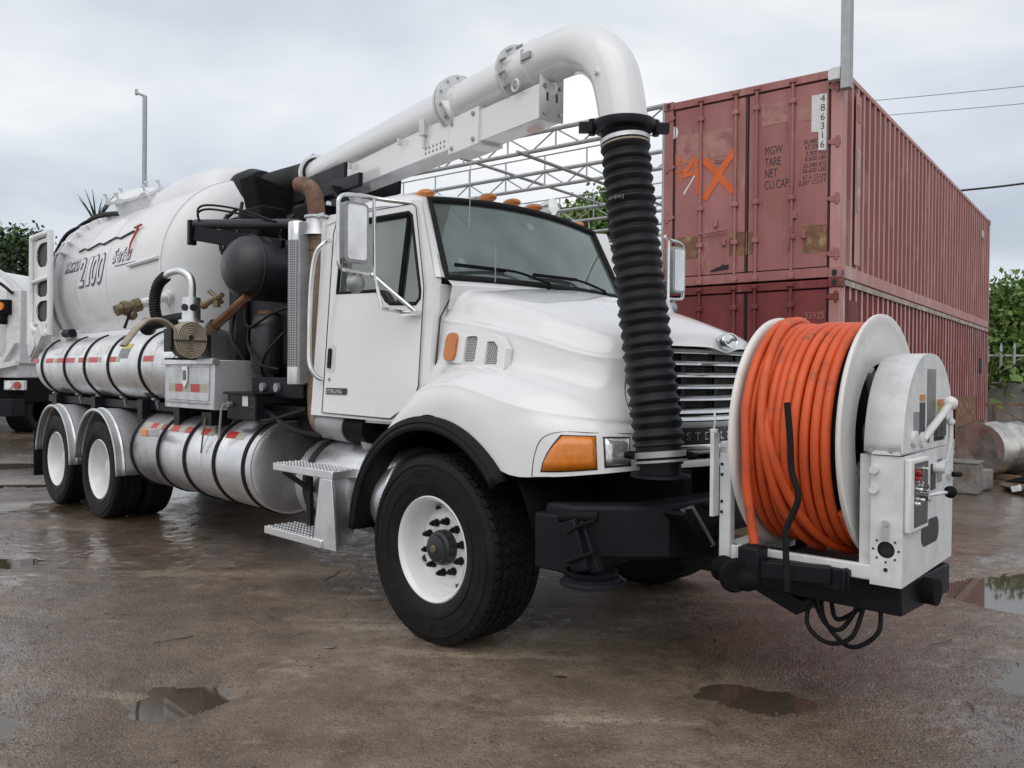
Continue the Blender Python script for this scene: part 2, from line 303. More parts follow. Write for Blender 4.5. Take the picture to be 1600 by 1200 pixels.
# ================================================================ ground
PUD = [  # x, y, rx, ry, rot, depth
    (-1.62, 4.00, 0.24, 0.27, 0.3, 0.05), (1.2, 4.12, 0.30, 0.20, -0.5, 0.035), (4.15, 6.0, 1.0, 0.95, 0.6, 0.07), (3.05, 4.42, 0.60, 0.28, 0.2, 0.055),
    (2.2, 3.28, 0.6, 0.22, 0.3, 0.045), (-4.35, 6.6, 0.55, 0.30, 0.4, 0.035), (-5.15, 9.3, 0.55, 0.22, 0.3, 0.06), (-6.9, 11.0, 0.9, 0.3, 0.2, 0.07), (-8.3, 13.2, 1.2, 0.5, 0.2, 0.07),
    (-2.45, 3.5, 0.38, 0.42, 0.2, 0.035), (7.6, 11.6, 0.6, 0.4, 0.4, 0.05), (5.9, 8.3, 0.55, 0.25, 0.9, 0.045), (0.27, 4.35, 0.045, 0.035, 0.2, 0.03)]
_rng = np.random.default_rng(3)
def vnoise(x, y, sc, seed):
    g = np.random.default_rng(seed).random((256, 256)); X = x * sc; Y = y * sc
    xi = np.floor(X).astype(int); yi = np.floor(Y).astype(int); fx = X - xi; fy = Y - yi; fx = fx * fx * (3 - 2 * fx); fy = fy * fy * (3 - 2 * fy)
    a = g[xi % 256, yi % 256]; b = g[(xi + 1) % 256, yi % 256]; c = g[xi % 256, (yi + 1) % 256]; d = g[(xi + 1) % 256, (yi + 1) % 256]
    return (a * (1 - fx) + b * fx) * (1 - fy) + (c * (1 - fx) + d * fx) * fy - 0.5
def base_z(x, y):
    xl = _tc * (x - TX) + _ts * (y - TY)
    return np.clip(-0.0083 * xl, 0, 0.16)
def ground_z(x, y):
    x = np.asarray(x, float); y = np.asarray(y, float)
    z = base_z(x, y)
    z = z + 0.020 * vnoise(x, y, 0.55, 1) + 0.012 * vnoise(x, y, 1.9, 2) + 0.007 * vnoise(x, y, 6.1, 4) + 0.006 * vnoise(x, y, 17, 5) + 0.005 * vnoise(x, y, 41, 6)
    for px, py, rx, ry, ro, dp in PUD:
        dx = x - px; dy = y - py; u = (dx * math.cos(ro) + dy * math.sin(ro)) / rx; v = (-dx * math.sin(ro) + dy * math.cos(ro)) / ry
        w = 1 + 0.55 * vnoise(x, y, 1.6 / max(rx, 0.1), 9); q = (u * u + v * v) / np.maximum(w, 0.3) ** 2
        z = z - dp * np.exp(-q * 0.9) * 1.25
    return z
def gz(x, y): return float(base_z(x, y))
def axis_lines(lo, hi, c0, c1, fine, grow):
    out = list(np.arange(c0, c1, fine)); st = fine; q = c1
    while q < hi: out.append(q); st *= grow; q += st
    out.append(hi); st = fine; q = c0; pre = []
    while q > lo: st *= grow; q -= st; pre.append(max(q, lo))
    return np.array(sorted(set(pre + out)))
gx = axis_lines(-900, 900, -3.6, 3.8, 0.022, 1.035); gy = axis_lines(-30, 1500, 2.9, 7.2, 0.022, 1.035)
GX, GY = np.meshgrid(gx, gy); GZ = ground_z(GX, GY)
_far = np.hypot(GX, GY); GZ = np.where(_far > 60, np.minimum(GZ, 0.16), GZ)
nx, ny = len(gx), len(gy)
me = bpy.data.meshes.new('ground'); me.vertices.add(nx * ny); me.vertices.foreach_set('co', np.stack([GX, GY, GZ], -1).ravel())
I = np.arange(nx * ny).reshape(ny, nx); Q = np.stack([I[:-1, :-1], I[:-1, 1:], I[1:, 1:], I[1:, :-1]], -1).reshape(-1, 4)
me.loops.add(Q.size); me.loops.foreach_set('vertex_index', Q.ravel().astype(np.int32)); me.polygons.add(len(Q)); me.polygons.foreach_set('loop_start', np.arange(0, Q.size, 4, dtype=np.int32)); me.polygons.foreach_set('loop_total', np.full(len(Q), 4, np.int32))
me.polygons.foreach_set('use_smooth', np.ones(len(Q), bool)); me.update(); me.validate()
ground = bpy.data.objects.new('ground', me); COL.objects.link(ground); ground['kind'] = 'structure'
def ground_mat():
    m = bpy.data.materials.new('wet_dirt'); m.use_nodes = True; nt = m.node_tree; N = nt.nodes; L = nt.links; b = N['Principled BSDF']
    tc = N.new('ShaderNodeTexCoord')
    def noise(sc, det, loc=(0, 0, 0), rough=0.6, stretch=(1, 1, 1)):
        mp = N.new('ShaderNodeMapping'); mp.inputs['Location'].default_value = loc; mp.inputs['Scale'].default_value = stretch; L.new(tc.outputs['Object'], mp.inputs[0])
        n = N.new('ShaderNodeTexNoise'); n.inputs['Scale'].default_value = sc; n.inputs['Detail'].default_value = det; n.inputs['Roughness'].default_value = rough; L.new(mp.outputs[0], n.inputs['Vector']); return n.outputs['Fac']
    def rng(s, a, b_, c=0.0, d=1.0):
        r = N.new('ShaderNodeMapRange'); r.inputs[1].default_value = a; r.inputs[2].default_value = b_; r.inputs[3].default_value = c; r.inputs[4].default_value = d; L.new(s, r.inputs[0]); return r.outputs[0]
    def mix(f, a, b_):
        x = N.new('ShaderNodeMix'); x.data_type = 'RGBA'; L.new(f, x.inputs[0])
        for i, q in ((6, a), (7, b_)):
            if isinstance(q, tuple): x.inputs[i].default_value = (*q, 1)
            else: L.new(q, x.inputs[i])
        return x.outputs[2]
    c = mix(rng(noise(0.7, 6), 0.35, 0.65), (0.295, 0.228, 0.168), (0.165, 0.120, 0.084))
    c = mix(rng(noise(2.3, 8, (4, 2, 0), 0.7), 0.42, 0.7), c, (0.090, 0.063, 0.043))
    c = mix(rng(noise(1.1, 7, (9, 1, 3), 0.7, (0.6, 1.7, 1)), 0.60, 0.74), c, (0.48, 0.39, 0.29))   # dried sandy patches
    c = mix(rng(noise(55, 3, (1, 1, 1), 0.7), 0.60, 0.80), c, (0.36, 0.32, 0.27))                # pale grit
    c = mix(rng(noise(0.9, 6, (3, 3, 2), 0.65, (0.5, 2.2, 1)), 0.57, 0.70), c, (0.44, 0.36, 0.27))   # pale dried streaks
    c = mix(rng(noise(38, 3, (7, 3, 1), 0.7), 0.62, 0.74), c, (0.045, 0.036, 0.03))                # dark grit
    L.new(c, b.inputs['Base Color'])
    # wetness: big soft patches, wetter towards the right-hand side of the yard and along the left edge
    sx = N.new('ShaderNodeSeparateXYZ'); L.new(tc.outputs['Object'], sx.inputs[0])
    def math_(op, a, b_):
        q = N.new('ShaderNodeMath'); q.operation = op
        for i, z in ((0, a), (1, b_)):
            if isinstance(z, (int, float)): q.inputs[i].default_value = z
            else: L.new(z, q.inputs[i])
        return q.outputs[0]
    side = math_('ADD', rng(sx.outputs[0], 0.7, 2.6), rng(sx.outputs[0], -1.2, -2.8))
    w1 = noise(0.55, 5, (2.6, 5.1, 0), 0.6); w2 = noise(9.0, 6, (3, 8, 0), 0.72)
    wet = math_('ADD', math_('ADD', math_('MULTIPLY', math_('SUBTRACT', w1, 0.47), 2.6), math_('MULTIPLY', math_('SUBTRACT', w2, 0.5), 2.4)), math_('MULTIPLY', side, 0.85))
    wetc = rng(wet, 0.0, 0.75)
    L.new(rng(wetc, 0.0, 1.0, 0.62, 0.28), b.inputs['Roughness'])
    dk = N.new('ShaderNodeMix'); dk.data_type = 'RGBA'; dk.blend_type = 'MULTIPLY'; L.new(wetc, dk.inputs[0]); L.new(c, dk.inputs[6]); dk.inputs[7].default_value = (0.68, 0.63, 0.60, 1); L.new(dk.outputs[2], b.inputs['Base Color'])
    L.new(wetc, b.inputs['Coat Weight']); L.new(rng(wet, 0.3, 1.1, 0.16, 0.05), b.inputs['Coat Roughness']); b.inputs['Coat IOR'].default_value = 1.4
    h1 = noise(26, 5, (0, 0, 0), 0.7); h2 = noise(120, 3, (0, 0, 0), 0.6)
    vo = N.new('ShaderNodeTexVoronoi'); vo.inputs['Scale'].default_value = 75; L.new(tc.outputs['Object'], vo.inputs['Vector'])
    hs = math_('ADD', math_('ADD', math_('MULTIPLY', h2, 0.4), h1), math_('MULTIPLY', math_('SUBTRACT', 0.6, vo.outputs['Distance']), 0.55))
    bp = N.new('ShaderNodeBump'); bp.inputs['Strength'].default_value = 0.8; bp.inputs['Distance'].default_value = 0.014; L.new(hs, bp.inputs['Height']); L.new(bp.outputs[0], b.inputs['Normal'])
    bc = N.new('ShaderNodeBump'); L.new(rng(wet, 0.45, 1.15, 0.8, 0.06), bc.inputs['Strength']); bc.inputs['Distance'].default_value = 0.008; L.new(hs, bc.inputs['Height']); L.new(bc.outputs[0], b.inputs['Coat Normal'])
    return m
ground.data.materials.append(ground_mat())
# standing water: level sheets that show where the ground dips below them
wm = bpy.data.materials.new('muddy_water'); wm.use_nodes = True; _b = wm.node_tree.nodes['Principled BSDF']
_b.inputs['Base Color'].default_value = (0.075, 0.058, 0.043, 1); _b.inputs['Roughness'].default_value = 0.03; _b.inputs['IOR'].default_value = 1.33; _b.inputs['Specular IOR Level'].default_value = 1.0
MATS['water'] = wm
for px, py, rx, ry, ro, dp in PUD:
    R_ = 1.9; ring = [(px + R_ * (rx * math.cos(a) * math.cos(ro) - ry * math.sin(a) * math.sin(ro)), py + R_ * (rx * math.cos(a) * math.sin(ro) + ry * math.sin(a) * math.cos(ro))) for a in [2 * PI * k / 40 for k in range(40)]]
    zl = float(ground_z(px, py)) + dp * 0.62
    mb = MB(); mb.add([(x - px, y - py, 0) for x, y in ring], [tuple(range(40))]); o = mb.build('puddle', 'water'); o.location = (px, py, zl); o['kind'] = 'structure'
# gravel and grit lying on the yard
def stones(n, smin, smax, dmin, dpow, drange, seed, name, mt, label):
    rg = np.random.default_rng(seed); d = dmin + drange * rg.random(n) ** dpow; x = (rg.random(n) - .5) * 1.45 * d
    keep = rg.random(n) < np.clip(.35 + 1.3 * (vnoise(x, d, .9, 31) + .5) * 1.0 - .25 + .35 * (x > 1.2), 0.1, 1); d = d[keep]; x = x[keep]; n = len(x)
    sz = smin + (smax - smin) * rg.random(n) ** 3; z = ground_z(x, d)
    oc = np.array([(1, 0, 0), (0, 1, 0), (-1, 0, 0), (0, -1, 0), (0, 0, 1)], float)
    V = oc[None] * (.65 + .7 * rg.random((n, 5, 1))) * sz[:, None, None]; V[:, :, 2] *= .55; an = rg.random(n) * 6.28; ca, sa = np.cos(an), np.sin(an); V[:, :, 1] *= (.5 + .5 * rg.random((n, 1)))
    X = V[:, :, 0] * ca[:, None] - V[:, :, 1] * sa[:, None]; Y = V[:, :, 0] * sa[:, None] + V[:, :, 1] * ca[:, None]; tx_ = (rg.random((n, 1)) - .5) * .9; Z = V[:, :, 2] + X * tx_
    co = np.stack([X + x[:, None], Y + d[:, None], Z + z[:, None] + .001], -1).reshape(-1, 3)
    f = np.array([(0, 1, 4), (1, 2, 4), (2, 3, 4), (3, 0, 4)]); F = (f[None] + 5 * np.arange(n)[:, None, None]).reshape(-1, 3).astype(np.int32)
    me = bpy.data.meshes.new(name); me.vertices.add(len(co)); me.vertices.foreach_set('co', co.ravel()); me.loops.add(F.size); me.loops.foreach_set('vertex_index', F.ravel()); me.polygons.add(len(F)); me.polygons.foreach_set('loop_start', np.arange(0, F.size, 3, dtype=np.int32)); me.polygons.foreach_set('loop_total', np.full(len(F), 3, np.int32)); me.update()
    me.materials.append(MATS[mt]); o = bpy.data.objects.new(name, me); COL.objects.link(o); tag(o, label, 'gravel', kind='stuff')
mat('wet_grit', (0.25, 0.205, 0.16), (0.11, 0.085, 0.066), scale=45, rough=0.22, rough2=0.4, spec=0.6, lo=.4, hi=.6, dirt=(0.36, 0.32, 0.27), dirt_lo=.58, dirt_hi=.66, dscale=70)
stones(90000, .0022, .0075, 3.05, 1.5, 5.6, 5, 'wet_grit', 'wet_grit', 'fine wet grit covering the brown yard')
stones(5000, .005, .014, 3.05, 1.4, 11, 6, 'gravel', 'stone', 'small loose stones scattered over the wet yard')
# ================================================================ the vacuum truck   (+X forward, -Y towards the viewer)
T = empty('vacuum_truck', (TX, TY, 0), TYAW)
tag(T, 'large white vacuum tanker truck with orange hose reel on its front', 'truck')
def mir(m, name, mt, par, **kw):   # a piece and its mirror image on the other side of the truck
    o = m.build(name, mt, par, **kw)
    q = MB(); q.v = [(x, -y, z) for x, y, z in m.v]; q.f = [tuple(reversed(f)) for f in m.f]
    return o, q.build(name, mt, par, **kw)
# ---------------------------------------------------------------- chassis
ch = MB()
for s in (-1, 1):
    ch.box(-8.0, 1.25, s * 0.43 - 0.04, s * 0.43 + 0.04, 0.78, 1.06)
for x in (-7.6, -6.1, -4.4, -3.2, -2.0, -0.9, 0.5): ch.box(x - 0.05, x + 0.05, -0.39, 0.39, 0.82, 1.02)
chassis = ch.build('chassis', 'black_dull', T)
a = MB(); a.obox((0, -0.86, 0.52), (0, 0.86, 0.52), 0.12, 0.13); a.obox((0, -0.5, 0.66), (0, -0.36, 0.66), 0.9, 0.05); a.obox((0, 0.36, 0.66), (0, 0.5, 0.66), 0.9, 0.05); a.build('front_axle', 'black_dull', T)
for x in (-5.41, -6.78):
    a = MB(); a.cyl((x, -0.95, 0.55), (x, 0.95, 0.55), 0.10); a.ball((x, 0, 0.56), 0.24); a.build('rear_axle', 'black_dull', T)
a = MB(); a.cyl((-5.2, 0, 0.6), (-1.0, 0, 0.78), 0.06); a.build('drive_shaft', 'black_dull', T)
a = MB(); a.box(-1.0, 0.9, -0.38, 0.38, 0.62, 1.25); a.box(-0.6, 0.95, -0.5, 0.5, 1.1, 1.6); a.build('engine', 'black_dull', T, bevel=0.05)
# ---------------------------------------------------------------- wheels
def tyre_mesh(R, hw, blocks, rows, name):
    m = MB(); b = 0.295
    pr = [(b, -hw * .8), (b + .03, -hw * .93), (b + .09, -hw), (R * .80, -hw * 1.02), (R * .885, -hw * 1.0), (R * .90, -hw * 1.0), (R * .91, -hw * .985), (R * .955, -hw * .95), (R * .98, -hw * .90), (R * .982, -hw * .5), (R * .984, 0)]
    pr = pr + [(r, -h) for r, h in reversed(pr[:-1])]
    for rr in (.70, .80, .895):
        for sg in (1,): m.lathe([(R * rr - .004, hw * 1.0), (R * rr - .002, hw * 1.028), (R * rr + .002, hw * 1.028), (R * rr + .004, hw * 1.0)], (0, 0, 0), (0, -1, 0), 96)
    # moulded rings on the wall
    m.lathe(pr, (0, 0, 0), (0, -1, 0), 96)
    return m
def tread(R, hw, nb, rows):
    m = MB()
    for j in range(rows):
        y0 = -hw * .93 + 2 * hw * .93 * j / rows; y1 = -hw * .93 + 2 * hw * .93 * (j + 1) / rows - 0.012
        for i in range(nb):
            a0 = 2 * PI * (i + (0.5 if j % 2 else 0)) / nb; da = 2 * PI / nb * 0.80; sk = 2 * PI / nb * 0.30 * (1 if j % 2 else -1)
            vs = []
            for (aa, yy) in ((a0, y0), (a0 + da, y0), (a0 + da + sk, (y0 + y1) / 2), (a0 + da, y1), (a0, y1), (a0 + sk, (y0 + y1) / 2)):
                edge = 0.012 if (j == 0 and yy == y0) or (j == rows - 1 and yy == y1) else 0
                vs.append((math.cos(aa) * (R - edge), yy, math.sin(aa) * (R - edge)))
            vs += [(x * 0.968, y, z * 0.968) for x, y, z in vs]
            m.add(vs, [(0, 1, 2, 3, 4, 5)] + [(k, k + 6, (k + 1) % 6 + 6, (k + 1) % 6) for k in range(6)])
    return m
def ring_letters(par, txt, R, y, a0, size):
    me = text_mesh(txt, size, extrude=0.0025, align='CENTER')
    for v in me.vertices:
        x, yy, z = v.co; an = a0 + x / R; r = R + yy; v.co = Vector((math.sin(an) * r, y - z, math.cos(an) * r))
    me.materials.append(MATS['rubber']); o = bpy.data.objects.new('lettering', me); COL.objects.link(o); o.parent = par
def front_wheel(side):
    R, hw = 0.556, 0.20
    w = tyre_mesh(R, hw, 0, 0, 'wheel').build('front_wheel', 'tyre', T)
    tread(R, hw, 52, 6).build('tread', 'tyre', w, smooth=False)
    m = MB(); m.lathe([(0.29, -.17), (0.292, .12), (0.285, .150), (0.300, .158), (0.310, .166), (0.314, .176), (0.306, .181), (0.292, .172), (0.278, .150), (0.266, .06), (0.250, .03), (0.236, .035), (0.215, .055), (0.195, .062), (0.10, .062), (0.10, .03)], (0, 0, 0), (0, -1, 0), 72)
    rim = m.build('rim', 'white_paint', w)
    m = MB(); m.lathe([(0.104, .055), (0.104, .095), (0.098, .118), (0.082, .128), (0.078, .145), (0.058, .153), (0.0, .153)], (0, 0, 0), (0, -1, 0), 40); m.build('hub', 'black_tank', w)
    m = MB(); m.lathe([(0.024, .150), (0.024, .163), (0.018, .168), (0, .168)], (0, 0, 0), (0, -1, 0), 24); m.build('hub_cap', 'brass', w)
    for k in range(10):
        an = 2 * PI * (k + .35) / 10; c = (0.155 * math.cos(an), 0, 0.155 * math.sin(an)); m = MB()
        m.cyl((c[0], -.060, c[2]), (c[0], -.072, c[2]), 0.024, 16); m.cyl((c[0], -.072, c[2]), (c[0], -.100, c[2]), 0.019, 6); m.cyl((c[0], -.100, c[2]), (c[0], -.118, c[2]), 0.011, 10); m.build('lug_nut', 'black_paint', w)
    for an in (1.95, -1.15, 3.6, 0.4):
        m = MB(); M0 = Matrix.Rotation(-an, 4, 'Y'); m.M = M0; m.lathe([(0.0, 0), (0.022, 0), (0.022, 0.004)], (0.232, -.044, 0), (-0.5, -1, 0), 16); m.build('hand_hole', 'ink', w)
    ring_letters(w, 'SP 382', 0.42, -hw * 1.012, PI + 0.05, 0.07); ring_letters(w, '425/65', 0.43, -hw * 1.012, -0.15, 0.055)
    w.location = (0, -1.025, 0.545)
    return w
fw = front_wheel(-1)
fw2 = copy_part(fw, T, (0, 1.025, 0.545), (0, 0, PI))
def rear_wheel(x):
    R, hw = 0.515, 0.14
    w = tyre_mesh(R, hw, 0, 0, 'w').build('rear_wheel', 'tyre', T)
    tread(R, hw, 44, 4).build('tread', 'tyre', w, smooth=False)
    m = MB(); m.lathe([(0.29, -.12), (0.292, .09), (0.288, .10), (0.300, .108), (0.312, .116), (0.314, .124), (0.306, .129), (0.292, .120), (0.282, .10), (0.262, -.06), (0.245, -.10), (0.20, -.115), (0.10, -.115)], (0, 0, 0), (0, -1, 0), 64); m.build('rim', 'white_paint', w)
    m = MB(); m.lathe([(0.12, -.12), (0.12, -.02), (0.10, 0.03), (0.06, 0.04), (0.0, 0.04)], (0, 0, 0), (0, -1, 0), 32); m.build('hub', 'white_worn', w)
    for k in range(10):
        an = 2 * PI * k / 10; m = MB(); m.cyl((0.155 * math.cos(an), .116, 0.155 * math.sin(an)), (0.155 * math.cos(an), .075, 0.155 * math.sin(an)), 0.018, 6); m.build('lug_nut', 'steel_grey', w)
    for k in range(5):
        an = 2 * PI * k / 5 + .3; m = MB(); m.cyl((.205 * math.cos(an), .116, .205 * math.sin(an)), (.205 * math.cos(an), .110, .205 * math.sin(an)), 0.026, 14); m.build('hand_hole', 'ink', w)
    w.location = (x, -1.075, 0.552); return w
rw = rear_wheel(-5.41)
copy_part(rw, T, (-6.79, -1.075, 0.556))
for x in (-5.41, -6.79):
    for y in (-0.74, 0.74):
        c = copy_of(rw, T, (x, y, 0.552), (0, 0, 0 if y < 0 else PI)); copy_of([k for k in rw.children if k.name.startswith('tread')][0], c)
    copy_part(rw, T, (x, 1.075, 0.552), (0, 0, PI))
# rear fenders: rolled aluminium half rounds
for x in (-5.41, -6.79):
    m = MB(); R = 0.625; n = 26; zc = 0.56
    out = []; inn = []
    A = [math.radians(-2 + 176 * k / n) for k in range(n + 1)]
    rows = []
    for (y, dr) in ((-1.245, -.03), (-1.255, -.012), (-1.25, 0.004), (-1.235, 0.0), (-1.19, 0.0), (-1.175, 0.012), (-1.16, 0.0), (-0.62, 0.0)):
        rows.append([(x + (R + dr) * math.cos(a_), y, zc + (R + dr) * math.sin(a_)) for a_ in A])
    m.grid(rows); f_ = m.build('wheel_fender', 'aluminium_dull', T, solid=0.005)
    m = MB(); m.box(x + 0.30, x + 0.55, -0.72, -0.4, 1.08, 1.14); m.cyl((x + 0.42, -0.72, 1.12), (x + 0.42, -0.5, 1.12), 0.03); m.build('fender_bracket', 'black_paint', f_)
m = MB(); m.box(-7.52, -7.50, -1.24, -0.62, 0.30, 0.85); m.build('mud_flap', 'rubber', T)
# ---------------------------------------------------------------- cab
def sy(z): return -1.05 + (z - 1.25) * (0.10 / 1.5)
win = [(-1.305, 2.145), (-1.29, 2.60), (-1.26, 2.64), (-0.53, 2.62), (-0.50, 2.60), (-0.365, 2.10), (-0.365, 2.05), (-0.40, 2.02), (-0.67, 2.035), (-0.72, 2.06), (-0.78, 2.12), (-0.83, 2.13)]
door_out = [(-1.40, 1.29), (-1.40, 2.58), (-1.36, 2.70), (-0.50, 2.675), (-0.46, 2.65), (-0.33, 2.12), (-0.325, 1.50), (-0.36, 1.40), (-0.60, 1.28)]
cab_out = [(-1.56, 1.27), (-1.56, 2.62), (-1.48, 2.73), (-0.47, 2.70), (-0.42, 2.66), (-0.235, 2.17), (-0.235, 1.30), (-0.55, 1.26)]
def grow(P, d):
    cx = sum(p[0] for p in P) / len(P); cz = sum(p[1] for p in P) / len(P); return [(p[0] + d * (1 if p[0] > cx else -1), p[1] + d * (1 if p[1] > cz else -1)) for p in P]
c = MB()
for s in (1, -1):
    c.poly([cab_out, grow(win, 0.012)], lambda u, v, t, s=s: (u, s * (sy(v) + t), v), 0.05)
c.poly([[(-1.0, 1.27), (1.0, 1.27), (.97, 2.70), (-.97, 2.70)], rrect(-.62, .62, 2.10, 2.52, .06)], lambda u, v, t: (-1.56 + t, u, v), .05)                                # back wall
c.box(-1.5, -0.24, -1.0, 1.0, 1.24, 1.30)                                 # floor
c.box(-0.30, -0.24, -0.99, 0.99, 1.28, 2.14)                              # fire wall
st = [(-1.565, 2.70, .98), (-1.55, 2.77, 1), (-1.47, 2.82, 1), (-1.15, 2.865, 1), (-0.85, 2.865, 1), (-0.62, 2.835, 1), (-0.50, 2.79, 1), (-0.455, 2.757, 1)]
def roofrow(x, zc, k):
    last = x > -0.46
    out = []
    for y, dz, dx in ((0, 0, 0), (.35, .010, 0), (.62, .03, 0), (.80, .055, -.012), (.89, .085, -.02), (.945, .125, -.03), (.962, .16, -.035)):
        z = max(zc - dz * (0.6 if last else 1), 2.66) if x > -1.5 else max(zc - dz * .6, 2.66); out.append((x + dx * (1 if x > -0.7 else 0), y, z))
    return [(x_, -y_, z_) for x_, y_, z_ in reversed(out[1:])] + out
c.grid(crgrid([roofrow(*q) for q in st], 3, 4))
# windscreen pillars
def ws_pt(t, k):   # t 0 bottom..1 top, k -1..1 across
    xb = -0.145 - 0.085 * k * k; xt = -0.435 - 0.05 * k * k; hb = 0.905; ht = 0.845; zb = 2.19 - 0.01 * k * k; zt = 2.765 - 0.05 * k * k
    return Vector((xb + (xt - xb) * t, k * (hb + (ht - hb) * t), zb + (zt - zb) * t))
for s in (-1, 1):
    rows = []
    for i in range(9):
        t = i / 8; a_ = ws_pt(t, s); z = a_.z; xe = -0.235 - 0.185 * t; b_ = Vector((xe, -s * sy(z) if s > 0 else sy(z), z)); b_.y = s * abs(sy(z))
        mid = (a_ + b_) / 2 + Vector((0.018, s * 0.012, 0)); rows.append([a_, mid, b_])
    c.grid(rows)
rows = [[ws_pt(0, k / 8) for k in range(-8, 9)], [ws_pt(0, k / 8) + Vector((0.06, 0, -0.05)) for k in range(-8, 9)], [ws_pt(0, k / 8) + Vector((0.02, 0, -0.2)) for k in range(-8, 9)]]
c.grid(rows)
cab = c.build('cab', 'white_paint', T, bevel=0.0)
m = MB(); m.grid([[ws_pt(t / 8, k / 12) for k in range(-12, 13)] for t in range(9)]); m.build('windscreen', 'glass_ws', cab)
loop = [ws_pt(0, k / 12) for k in range(-12, 13)] + [ws_pt(t / 8, 1) for t in range(1, 8)] + [ws_pt(1, -k / 12) for k in range(-12, 13)] + [ws_pt(1 - t / 8, -1) for t in range(1, 8)]
m = MB(); m.tube([p + Vector((0.006, 0, 0)) for p in loop], 0.024, 8, closed=True); m.build('windscreen_seal', 'rubber', cab)
for (p0, p1, p2) in (((-.08, -.10, 2.20), (-.16, -.35, 2.265), (-.20, -.72, 2.265)), ((-.09, .52, 2.20), (-.16, .3, 2.265), (-.16, -.04, 2.262))):
    m = MB(); m.tube(cr([p0, p1, p2], 5), 0.009, 6); q = Vector(p2); m.obox(q + Vector((-0.0, -.14, 0.0)), q + Vector((0.012, .30, 0.004)), 0.014, 0.022); m.cyl(p0, (p0[0] - .01, p0[1], p0[2] - .05), 0.014); m.build('wiper', 'black_dull', cab)
for (x, y) in ((-.60, -.78), (-.56, -.24), (-.555, 0), (-.56, .24), (-.60, .78)):
    zr = 2.835 - 0.055 * (abs(y) > .5); m = MB(); m.ball((x, y, zr), 0.055, 16, 10, (1.5, 0.95, 0.62)); m.build('marker_light', 'amber_dark', cab)
m = MB(); m.tube([(-.10, -.60, 2.17), (-.10, -.60, 2.40)], 0.004, 5); m.build('aerial', 'steel_grey', cab)
m = MB(); m.ball((-.95, .62, 2.93), 0.07, 14, 10, (1.3, .8, .8)); m.cyl((-.95, .62, 2.84), (-.95, .62, 2.93), 0.02); m.tube([(-.95, .62, 2.93), (-.7, .62, 2.93)], [0.02, 0.06], 14); m.build('air_horn', 'chrome', cab)
# inside of the cab
m = MB(); m.box(-0.58, -0.26, -0.94, 0.94, 1.75, 2.10); m.build('dashboard', 'interior', cab, bevel=0.05)
for y in (-.5, .5):
    m = MB(); m.box(-1.35, -.85, y - .26, y + .26, 1.6, 1.78); m.box(-1.46, -1.30, y - .26, y + .26, 1.7, 2.35); m.box(-1.46, -1.34, y - .15, y + .15, 2.37, 2.55); m.build('seat', 'interior', cab, bevel=0.04)
m = MB(); m.poly([[(-.95, 1.3), (.95, 1.3), (.93, 2.68), (-.93, 2.68)], rrect(-.60, .60, 2.12, 2.50, .05)], lambda u, v, t: (-1.505 + t, u, v), .02); m.build('rear_trim', 'interior_light', cab); m = MB(); m.box(-1.535, -1.53, -.64, .64, 2.08, 2.54); m.build('rear_window', 'glass', cab)
m = MB(); ws_ = [(-.68 + .07 * math.sin(a_), .5 + .22 * math.cos(a_), 2.08 + .20 * math.sin(a_)) for a_ in [2 * PI * k / 28 for k in range(28)]]; m.tube(ws_, 0.016, 8, closed=True); m.tube([(-.68, .28, 2.08), (-.66, .72, 2.08)], 0.014, 6); m.tube([(-.67, .5, 2.08), (-.45, .5, 1.95)], 0.03, 8); m.build('steering_wheel', 'black_dull', cab)
m = MB(); q = [ws_pt(.83, -.02) + Vector((-.006, 0, 0)), ws_pt(.83, .05) + Vector((-.006, 0, 0)), ws_pt(.75, .06) + Vector((-.006, 0, 0)), ws_pt(.75, -.01) + Vector((-.006, 0, 0))]; m.add(q, [(0, 1, 2, 3)]); m.build('sticker', 'label_white', cab)
m = MB(); q = [ws_pt(.10, -.86) + Vector((-.006, 0, 0)), ws_pt(.10, -.78) + Vector((-.006, 0, 0)), ws_pt(.26, -.80) + Vector((-.006, 0, 0)), ws_pt(.26, -.86) + Vector((-.006, 0, 0))]; m.add(q, [(0, 1, 2, 3)]); m.build('paper', 'label_white', cab)
